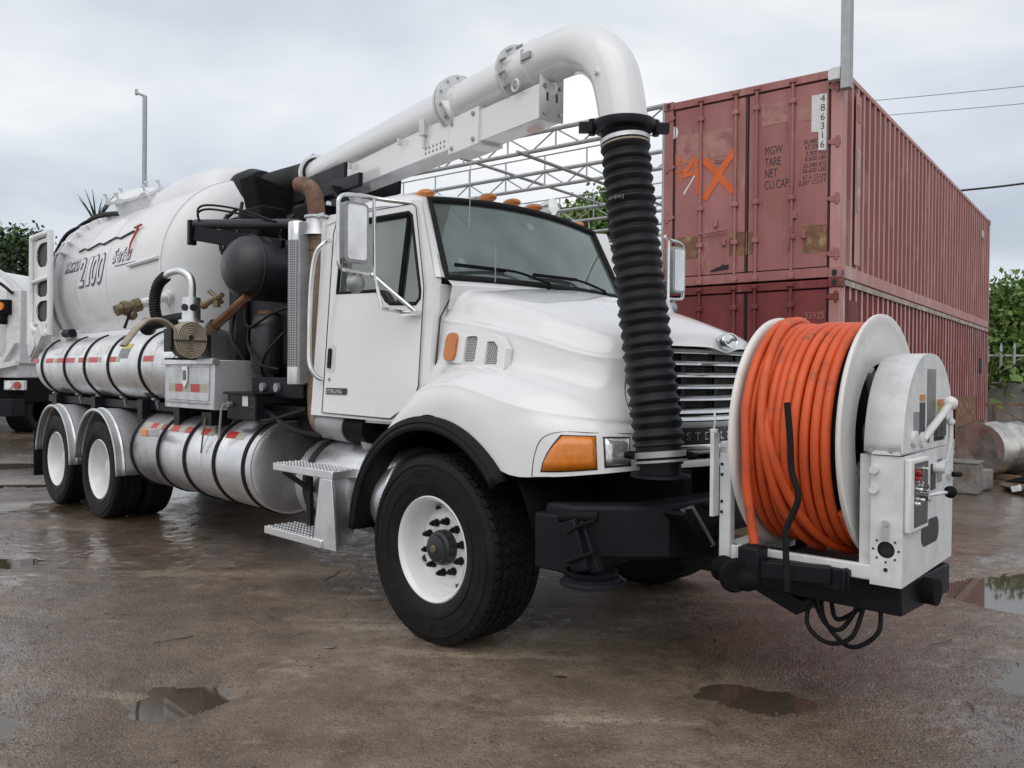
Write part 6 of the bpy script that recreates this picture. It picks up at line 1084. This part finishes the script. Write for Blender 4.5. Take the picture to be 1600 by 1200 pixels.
# steel post bolted to the top corner
px_, py_ = c2w(-.05, -.05); po = empty('steel_post', (px_, py_, 5.10), CA); tag(po, 'grey square steel post rising from the container corner', 'post')
q = MB(); q.box(-.06, .06, -.06, .06, 0, 4.6); q.build('post_shaft', 'galvanised', po, bevel=.008); q = MB(); q.box(-.08, .02, .062, .20, .12, .26); q.build('post_bracket', 'label_white', po, bevel=.008)
# ================================================================ steel roof trusses of an open shed
def truss(u, v0, v1, zl, zu, label, name='roof_truss'):
    t = empty(name, (*c2w(u, 0), 0), CA); tag(t, label, 'truss', 'trusses of the open shed')
    def bar(nm, p, q_, r): m_ = MB(); m_.cyl(p, q_, r, 8); return m_.build(nm, 'galvanised', t)
    bar('lower_chord', (0, v0, zl), (0, v1, zl + .02), .05); bar('upper_chord', (0, v0, zu), (0, v1, zu + .02), .055); bar('top_rail', (0, v0 + 3.0, zu + .46), (0, v1, zu + .44), .022)
    n = int((v1 - v0) / .66); st_ = (v1 - v0) / n
    for k in range(n + 1):
        v = v0 + k * st_
        if k % 2 == 0: bar('rail_post', (0, v, zl), (0, v, zu + (.46 if v > v0 + 3 else 0)), .022)
        if k < n: bar('web_bar', (0, v, zl if k % 2 else zu), (0, v + st_, zu if k % 2 else zl), .020)
    for v in (v0, v1): bar('column', (0, v, gz(*c2w(u, v)) - .05), (0, v, zu), .075)
    return t
for u, v0, v1, lb in ((5.0, 4.95, 14.6, 'nearest lattice roof truss of the open shed behind the truck'), (8.1, 3.4, 17.0, 'second lattice roof truss of the open shed counted from the truck'), (12.8, 3.4, 19.0, 'third lattice roof truss of the open shed counted from the truck'), (16.8, 3.4, 21.0, 'fourth lattice roof truss of the open shed counted from the truck'), (21.0, 3.4, 22.0, 'farthest lattice roof truss of the open shed behind the truck')): truss(u, v0, v1, 6.78, 7.20, lb)
for v, z, lb in ((5.72, 7.27, 'long grey purlin across the trusses beside the container'), (8.5, 6.71, 'long grey purlin under the trusses seen above the cab'), (11.3, 7.27, 'long grey purlin across the middle of the trusses'), (14.2, 6.71, 'long grey purlin at the left end of the trusses')):
    q = MB(); q.cyl((4.6, v, z), (21.4, v, z), .045, 8); o = q.build('purlin', 'galvanised'); o.location = (*c2w(0, 0), 0); o.rotation_euler = (0, 0, CA); tag(o, lb, 'purlin', 'purlins of the open shed')
for u, v, z, lb in ((8.1, 7.9, 6.45, 'round shed lamp hanging below the truss by the cab roof'),):
    q = MB(); q.cyl((0, 0, .1), (0, 0, .35), .02, 8); q.ball((0, 0, 0), .16, 16, 10, (1, 1, 1.1)); o = q.build('shed_lamp', 'scrap'); o.location = (*c2w(u, v), z); tag(o, lb, 'lamp')
# ================================================================ trees and shrubs
def leaf_cloud(n, cen, rad, size, seed, clumps=26, flat=.8, big=False):
    rg = np.random.default_rng(seed); C = rg.normal(size=(clumps, 3)); C /= np.linalg.norm(C, axis=1)[:, None]; C *= (rg.random((clumps, 1)) ** .45); C = C * np.array(rad) + np.array(cen)
    k = rg.integers(0, clumps, n); p = C[k] + rg.normal(size=(n, 3)) * np.array(rad) * .19
    d1 = rg.normal(size=(n, 3)); d1[:, 2] -= .3; d1 /= np.linalg.norm(d1, axis=1)[:, None]; d2 = np.cross(d1, rg.normal(size=(n, 3))); d2 /= np.linalg.norm(d2, axis=1)[:, None]
    s = size * (.6 + .8 * rg.random((n, 1))); w = .34
    V = np.stack([p, p + d1 * s * .5 + d2 * s * w, p + d1 * s, p + d1 * s * .5 - d2 * s * w], 1).reshape(-1, 3); return V, C
def leaf_obj(name, V, mt, par):
    n = len(V) // 4; me_ = bpy.data.meshes.new(name); me_.vertices.add(len(V)); me_.vertices.foreach_set('co', V.ravel()); me_.loops.add(n * 4); me_.loops.foreach_set('vertex_index', np.arange(n * 4, dtype=np.int32)); me_.polygons.add(n); me_.polygons.foreach_set('loop_start', np.arange(0, n * 4, 4, dtype=np.int32)); me_.polygons.foreach_set('loop_total', np.full(n, 4, np.int32)); me_.update(); me_.materials.append(MATS[mt]); o = bpy.data.objects.new(name, me_); COL.objects.link(o); o.parent = par; return o
def tree(name, label, x, y, h, rad, cz, mt, mt2, seed, n=5000, size=.16, trunk=.14, group='trees around the yard', clumps=26):
    zb = gz(x, y); t = empty(name, (x, y, zb)); tag(t, label, 'tree', group)
    V, C = leaf_cloud(n, (0, 0, cz), rad, size, seed, clumps); leaf_obj('crown', V, mt, t)
    V2, _ = leaf_cloud(n // 3, (0, 0, cz), (rad[0] * .95, rad[1] * .95, rad[2]), size, seed + 50, clumps); leaf_obj('light_foliage', V2, mt2, t)
    q = MB(); P = [(0, 0, -.1), (.05, .02, cz * .4), (-.05, .05, cz * .8), (0, 0, cz + rad[2] * .5)]; q.tube(cr(P, 4), [trunk * (1 - .8 * i / 12) for i in range(13)], 8)
    for c_ in C[:12]: q.tube([(0, 0, cz * .55), tuple((np.array((0, 0, cz * .7)) + c_) / 2), tuple(c_)], [trunk * .4, trunk * .25, .012], 6)
    q.build('trunk', 'bark', t); return t
tree('leafy_tree', 'green tree growing behind the trusses just left of the hanging hose', 3.6, 35.0, 8, (1.6, 1.6, 1.7), 7.7, 'leaf_a', 'leaf_c', 1, 7000, .24)
tree('leafy_tree', 'green tree behind the trusses between the hanging hose and container', 4.9, 37.0, 8, (1.9, 1.8, 2.2), 5.4, 'leaf_b', 'leaf_a', 2, 6000, .24)
tree('leafy_tree', 'slim green tree with sparse top peeping over the cab roof', 2.4, 36.0, 7, (.8, .8, 1.4), 7.2, 'leaf_a', 'leaf_b', 3, 2600, .22)
tree('leafy_tree', 'bright green tree rising behind the far end of the containers', 15.2, 25.0, 6, (1.9, 1.7, 1.6), 3.0, 'leaf_a', 'leaf_c', 4, 9000, .17)
tree('leafy_tree', 'darker green bush behind the concrete wall at the right edge', 16.6, 24.2, 5, (1.6, 1.3, 1.4), 2.2, 'leaf_b', 'leaf_a', 5, 7000, .16)
tree('leafy_tree', 'dark conifer-like tree standing at the far left edge', -18.9, 31.0, 7, (1.35, 1.3, 1.35), 5.5, 'leaf_dark', 'leaf_b', 6, 4500, .17)
tree('leafy_tree', 'dark tree half hidden behind the parked white truck', -21.5, 33.0, 7, (1.6, 1.5, 1.5), 4.6, 'leaf_dark', 'leaf_b', 7, 4500, .18)
for k, (x, y, r, cz, m1, m2, lb) in enumerate(((-12.5, 47, 4.0, 2.2, 'leaf_dark', 'leaf_b', 'low dark tree far behind the aluminium tanks'), (-5.5, 50, 4.5, 2.4, 'leaf_b', 'leaf_dark', 'low green tree far behind the cab door'), (1.5, 49, 4.0, 2.6, 'leaf_dark', 'leaf_b', 'low dark tree far behind the bonnet'), (20.5, 31, 3.0, 2.6, 'leaf_b', 'leaf_a', 'broad green tree just beyond the right edge'), (-27, 45, 5.0, 2.6, 'leaf_dark', 'leaf_b', 'broad dark tree far off at the left edge'))): tree('far_tree', lb, x, y, 6, (r, r * .7, 2.2), cz, m1, m2, 20 + k, 3500, .34, .2)
# spiky plant showing above the debris tank
sp = empty('spiky_plant', (-13.6, 27.0, 0)); tag(sp, 'dry spiky plant poking up behind the white debris tank', 'plant'); rg = random.Random(5)
q = MB()
for k in range(16): a = rg.uniform(0, 6.28); l = rg.uniform(.5, 1.1); q.tube([(0, 0, 6.4), (math.cos(a) * l * .35, math.sin(a) * l * .35, 6.4 + l * .6), (math.cos(a) * l * .62, math.sin(a) * l * .62, 6.4 + l * .95)], [.03, .022, .004], 5)
q.build('blades', 'leaf_dark', sp); q = MB(); q.tube([(0, 0, 0), (.1, 0, 3), (0, 0, 6.4)], [.16, .12, .08], 8); q.build('stem', 'bark', sp)
# ================================================================ walls, street lamp, wires
W0 = np.array(c2w(13.0, .6)); 
cw = empty('concrete_wall', (W0[0], W0[1], 0), -.25); tag(cw, 'stained concrete boundary wall at the right behind the scrap', 'wall')
for k in range(5): q = MB(); q.box(k * 2.0 + .006, k * 2.0 + 1.994, 0, .14, -.1, 1.55 + .02 * (k % 2)); q.build('wall_panel', 'concrete', cw, bevel=.015)
for k in range(6): q = MB(); q.box(k * 2.0 - .09, k * 2.0 + .09, -.05, -.002, -.1, 1.62); q.build('wall_pier', 'concrete', cw, bevel=.01)
fc = empty('picket_fence', (W0[0] + .05, W0[1] + .3, 0), -.25); tag(fc, 'grey green steel picket fence above the concrete wall', 'fence')
for k in range(26): q = MB(); q.box(k * .30 - .03, k * .30 + .03, 0, .02, .6, 2.45); q.add([(k * .30 - .03, 0, 2.45), (k * .30 + .03, 0, 2.45), (k * .30, .01, 2.56)], [(0, 1, 2)]); q.build('picket', 'galvanised', fc)
for z in (.9, 2.2): q = MB(); q.box(-.1, 7.7, .022, .06, z, z + .05); q.build('fence_rail', 'galvanised', fc)
bl = empty('broad_leaf_plant', (W0[0] + .9, W0[1] - .25, 1.4)); tag(bl, 'yellow green broad leaved plant hanging over the concrete wall', 'plant'); rg = random.Random(9)
for k in range(60):
    a = rg.uniform(0, 6.28); x = rg.uniform(-.8, 3.0); z = rg.uniform(-.25, 1.15) * (1 - .12 * x); l = rg.uniform(.22, .42); q = MB(); tl_ = rg.uniform(-.6, .3); M0 = Matrix.Translation((x, rg.uniform(-.3, .2), z)) @ Matrix.Rotation(a, 4, 'Z') @ Matrix.Rotation(tl_, 4, 'X')
    pts = [M0 @ Vector((w_ * l * .42, t_ * l, -.25 * l * t_ * t_ + .05 * abs(w_) * l)) for t_, w_ in ((0, 0), (.2, .75), (.5, 1), (.8, .6), (1.05, 0), (.8, -.6), (.5, -1), (.2, -.75))]; q.add(pts, [(0, 1, 2, 3, 4), (0, 4, 5, 6, 7)]); q.build('leaf', 'leaf_c' if k % 3 else 'leaf_a', bl)
q = MB()
for k in range(7): q.tube([(k * .45 - .5, 0, -.2), (k * .45 - .45, -.05, .5), (k * .45 - .3, 0, 1.0)], .012, 5)
q.build('stems', 'leaf_b', bl)
rl = empty('rusty_rail', (W0[0] - .2, W0[1] - 1.1, 0), -.25); tag(rl, 'rusty angle iron trestle in front of the concrete wall', 'rail')
q = MB(); q.obox((0, 0, 1.02), (4, 0, 1.0), .06, .06); q.build('top_bar', 'rust', rl)
for x in (.25, 3.8): q = MB(); q.obox((x, 0, -.05), (x, 0, 1.0), .05, .05); q.build('rail_leg', 'rust', rl)
q = MB(); q.obox((.3, 0, .95), (1.5, 0, .25), .03, .03); q.build('rail_brace', 'rust', rl)
def lamp_post(x, y, h, label):
    t = empty('street_lamp', (x, y, gz(x, y))); tag(t, label, 'street lamp'); q = MB(); q.cyl((0, 0, -.1), (0, 0, h), .075, 12, .065); q.build('pole', 'galvanised', t); q = MB(); q.obox((.05, 0, h - .02), (-.26, -.04, h + .10), .10, .06); q.obox((-.24, -.04, h + .02), (-.24, -.04, h + .20), .07, .07); q.build('lamp_head', 'steel_grey', t, bevel=.01)
lamp_post(-11.15, 25.0, 9.75, 'tall thin grey lamp post standing behind the debris tank')
for lb, P, r in (('uppermost thin overhead wire at the upper right', [(10.0, 26, 10.2), (19, 24, 10.65), (34, 20, 11.9)], .010), ('second thin overhead wire just under the uppermost one', [(10.3, 26, 9.75), (19, 24, 10.1), (34, 20, 11.2)], .010), ('thick black overhead cable above the right wall', [(12.0, 22.5, 6.72), (15.5, 22.0, 7.15), (26, 20, 8.9)], .030)):
    q = MB(); q.tube(cr(P, 8), r, 6); o = q.build('overhead_wire', 'wire' if r > .02 else 'wire_far'); tag(o, lb, 'wire', 'overhead wires')
# ================================================================ second white truck at the far left
ot = empty('parked_truck', (-11.15, 19.0, gz(-11.15, 19.0)), -.12); tag(ot, 'parked white tanker truck at the far left, seen from behind', 'truck')
q = MB(); q.lathe([(.001, -.05), (.6, -.03), (1.02, .04), (1.16, .16), (1.18, .3), (1.18, 4.5), (.001, 4.6)], (-1.45, 0, 2.66), (0, 1, 0), 56); otk = q.build('rear_tank', 'white_tank', ot, angle=50)
q = MB(); q.lathe([(1.17, -.02), (1.27, .0), (1.27, .10), (1.17, .12)], (-1.45, .2, 2.66), (0, 1, 0), 56); q.build('tank_ring', 'white_worn', otk)
q = MB(); q.box(-2.7, -.12, -.12, 4.5, 1.28, 1.75); q.box(-.42, -.05, -.15, 3.0, 1.6, 3.3); q.build('tank_sub_frame', 'white_worn', ot, bevel=.03)
q = MB(); q.obox((-2.2, -.25, 1.18), (-.05, -.25, 1.62), .12, .12); q.obox((-.75, -.25, 1.15), (-.1, -.25, 2.1), .10, .10); q.build('tail_strut', 'white_worn', ot, bevel=.01)
q = MB(); q.box(-2.6, -.15, .1, 4.4, .70, 1.28); q.build('frame', 'black_dull', ot, bevel=.02); q = MB(); q.box(-2.75, -.08, -.35, .05, .40, .80); q.build('rear_bumper', 'black_paint', ot, bevel=.02)
q = MB(); q.box(-.48, .02, -.12, -.02, 1.0, 1.22); q.build('lamp_plate', 'white_worn', ot, bevel=.01)
for x, mt_ in ((-.34, 'lens_clear'), (-.13, 'lens_red')): q = MB(); q.cyl((x, -.12, 1.11), (x, -.16, 1.11), .085, 20); q.build('tail_lamp', mt_, ot)
q = MB(); q.box(-.62, -.26, -.28, -.10, 2.72, 3.06); q.cyl((-.44, -.2, 2.5), (-.44, -.2, 2.75), .09, 12); q.build('beacon_box', 'black_dull', ot, bevel=.02); q = MB(); q.cyl((-.44, -.28, 2.90), (-.44, -.33, 2.90), .10, 20); q.build('beacon_lens', 'amber', ot)
for P in ([(-1.7, -.2, 3.2), (-1.2, -.35, 3.55), (-.6, -.3, 3.5), (-.2, -.2, 3.2)], [(-1.6, -.2, 2.2), (-1.25, -.35, 1.9), (-1.15, -.35, 2.6), (-1.2, -.3, 3.2), (-.9, -.25, 3.45)], [(-2.2, -.2, 2.0), (-1.4, -.3, 1.9), (-.9, -.3, 1.5), (-.7, -.28, 1.2)]): q = MB(); q.tube(cr(P, 6), .035, 8); q.build('tail_hose', 'hose_black', ot)
for x in (-2.35, -.5):
    q = MB(); q.lathe([(.28, -.28), (.45, -.29), (.51, -.24), (.515, .0), (.51, .24), (.45, .29), (.28, .28)], (x, .75, .50), (1, 0, 0), 40); w_ = q.build('wheel', 'tyre', ot)
q = MB(); q.box(-30, 60, 0, .2, -.1, 2.0); o = q.build('yellow_wall', 'label_yellow'); MATS['yellow_wall'] = mat('yellow_wall', (.34, .32, .22), (.26, .25, .18), scale=1.0, rough=.9); o.data.materials[0] = MATS['yellow_wall']; o.location = (-22, 52, 0); tag(o, 'long pale yellow boundary wall far behind the trucks', 'wall')
# ================================================================ scrap by the containers
dr = empty('scrap_drum', (*c2w(4.7, -.86), gz(*c2w(4.7, -.86))), CA - .42); tag(dr, 'dented silver scrap drum lying beside the red container', 'drum')
q = MB(); pr_ = [(.001, 0.02), (.36, 0.0), (.42, .01), (.43, .03), (.43, .35), (.437, .37), (.43, .39), (.43, .72), (.437, .74), (.43, .76), (.43, 1.08), (.42, 1.12), (.001, 1.12)]; q.lathe(pr_, (0, 0, .46), (1, 0, 0), 48); q.v = [(x, y + .012 * math.sin(x * 7 + z * 5), z + .014 * math.sin(x * 6 + y * 6)) for x, y, z in q.v]; q.build('drum_shell', 'scrap_drum', dr, angle=40)
q = MB(); q.obox((.05, -.1, .80), (.03, .38, .62), .35, .01, (1, 0, 0)); q.poly([[(-.30, .18), (.0, .15), (.25, .45), (-.05, .72), (-.12, .70)]], lambda a, b, t: (-.012 - t, a - .08, b), .006); q.build('drum_flap', 'scrap', dr)
q = MB(); q.box(.2, .32, -.5, .5, 0, .07); q.box(.8, .92, -.5, .5, 0, .07); q.build('drum_chock', 'plank', dr)
bx = empty('scrap_bin', (*c2w(2.6, -.98), gz(*c2w(2.6, -.98))), CA); tag(bx, 'small grey metal bin next to the scrap drum', 'bin')
q = MB(); q.box(-.2, .2, -.2, .2, 0, .42); q.build('bin_body', 'scrap', bx, bevel=.015); q = MB(); q.box(-.215, .215, -.215, .215, .42, .45); q.build('bin_lid', 'scrap', bx, bevel=.006)
q = MB(); q.box(-.17, .17, -.16, .16, 0, .30); o = q.build('scrap_can', 'scrap', bevel=.02); o.location = (*c2w(3.1, -1.05), gz(*c2w(3.1, -1.05))); o.rotation_euler = (0, 0, .5); tag(o, 'low dull metal can beside the grey bin', 'can')
q = MB(); q.tube(cr([(0, 0, .02), (.4, .25, .02), (.9, .1, .02), (1.3, .35, .02), (1.0, .6, .03), (.5, .5, .02)], 6), .022, 8); o = q.build('scrap_hose', 'hose_black'); o.location = (*c2w(3.0, -1.75), gz(*c2w(3.0, -1.75)) + .01); tag(o, 'loose black hose lying in front of the scrap drum', 'hose')
rg = random.Random(14); words = {'pipe': ('scrap_pipe', 'bent white scrap pipe in the heap right of the drum'), 'plate': ('scrap_plate', 'rusty metal offcut in the heap right of the drum')}
for k in range(90):
    u = 5.0 + rg.uniform(0, 3.0); v = -1.55 - rg.uniform(0, 1.7) - .05 * (u - 5); x, y = c2w(u, v); z = gz(x, y); q = MB(); hgt = max(0, .42 - .18 * abs(u - 6.0)) * rg.random()
    if k % 2:
        a = rg.uniform(0, 6.28); l = rg.uniform(.25, .7); q.tube([(0, 0, .04), (math.cos(a) * l * .5, math.sin(a) * l * .5, .05 + rg.uniform(0, .2)), (math.cos(a) * l, math.sin(a) * l, .05 + rg.uniform(0, .25))], rg.uniform(.02, .05), 8); mm_ = rg.choice(['label_white', 'scrap', 'white_worn', 'steel_grey']); o = q.build('scrap_pipe', mm_); tag(o, 'bent %s scrap pipe in the heap right of the drum' % {'label_white': 'white', 'scrap': 'brownish', 'white_worn': 'scuffed white', 'steel_grey': 'grey steel'}[mm_], 'scrap', 'pipes in the scrap heap')
    else:
        M0 = Matrix.Rotation(rg.uniform(0, 6.28), 4, 'Z') @ Matrix.Rotation(rg.uniform(-.7, .7), 4, 'X'); q.box(-.18, .18, -.12, .12, .05, .05 + rg.uniform(.02, .14), M0); mm_ = rg.choice(['scrap', 'rust', 'black_dull', 'steel_grey']); o = q.build('scrap_plate', mm_, bevel=.008); tag(o, '%s metal offcut in the heap right of the drum' % {'scrap': 'dull brownish', 'rust': 'rusty brown', 'black_dull': 'black', 'steel_grey': 'grey'}[mm_], 'scrap', 'offcuts in the scrap heap')
    o.location = (x, y, z + hgt)
for k in range(26):
    u = 2.9 + rg.uniform(0, 2.2); v = -1.35 - rg.uniform(0, .9); x, y = c2w(u, v); q = MB(); M0 = Matrix.Rotation(rg.uniform(0, 6.28), 4, 'Z') @ Matrix.Rotation(rg.uniform(-.5, .5), 4, 'X'); l = rg.uniform(.05, .16); q.box(-l, l, -l * .6, l * .6, .02, .02 + rg.uniform(.01, .08), M0); mm_ = rg.choice(['scrap', 'rust', 'black_dull', 'label_white', 'plank', 'plastic_blue']); o = q.build('scrap_bit', mm_, bevel=.006); o.location = (x, y, gz(x, y)); tag(o, 'small %s scrap bit littered in front of the drum' % {'scrap': 'dull metal', 'rust': 'rusty', 'black_dull': 'black', 'label_white': 'white', 'plank': 'wooden', 'plastic_blue': 'blue plastic'}[mm_], 'scrap', 'bits littered before the drum')
q = MB(); q.tube(cr([(0, 0, .05), (.3, -.1, .12), (.6, .1, .06), (.9, .0, .04)], 5), [.03 + .05 * math.sin(k / 15 * PI) for k in range(16)], 8); o = q.build('crumpled_sheet', 'black_dull'); o.location = (*c2w(3.6, -1.35), gz(*c2w(3.6, -1.35))); tag(o, 'crumpled black plastic sheet in front of the drum', 'sheet')
# litter on the yard
q = MB(); q.add([(-.035, -.012, 0), (.03, -.02, .004), (.04, .016, 0), (-.025, .02, .003)], [(0, 1, 2, 3)]); o = q.build('metal_chip', 'scrap', solid=.004); o.location = (-1.03, 4.72, float(ground_z(-1.03, 4.72)) + .004); tag(o, 'small grey chip lying on the wet ground near the front wheel', 'litter')
for x, y, a, l, lb in ((-2.05, 4.75, .4, .22, 'dark twig lying above the puddle at lower left'), (-1.4, 6.2, 1.2, .3, 'dark twig lying beside the lower cab step'), (.9, 3.6, 2.0, .10, 'short twig in front of the puddle under the reel'), (2.5, 4.9, .3, .2, 'thin twig on the wet ground right of the reel hoses'), (-.6, 5.3, 2.6, .15, 'short twig close behind the front wheel'), (2.2, 3.9, 1.1, .12, 'small twig near the puddle at lower right'), (-2.6, 5.3, -.3, .35, 'faint long twig at the left on the brown yard')):
    q = MB(); q.tube([(0, 0, 0), (l * .5 * math.cos(a), l * .5 * math.sin(a), .006), (l * math.cos(a + .2), l * math.sin(a + .2), .002)], .003, 5); o = q.build('twig', 'bark'); o.location = (x, y, float(ground_z(x, y)) + .003); tag(o, lb, 'twig', 'twigs on the yard')
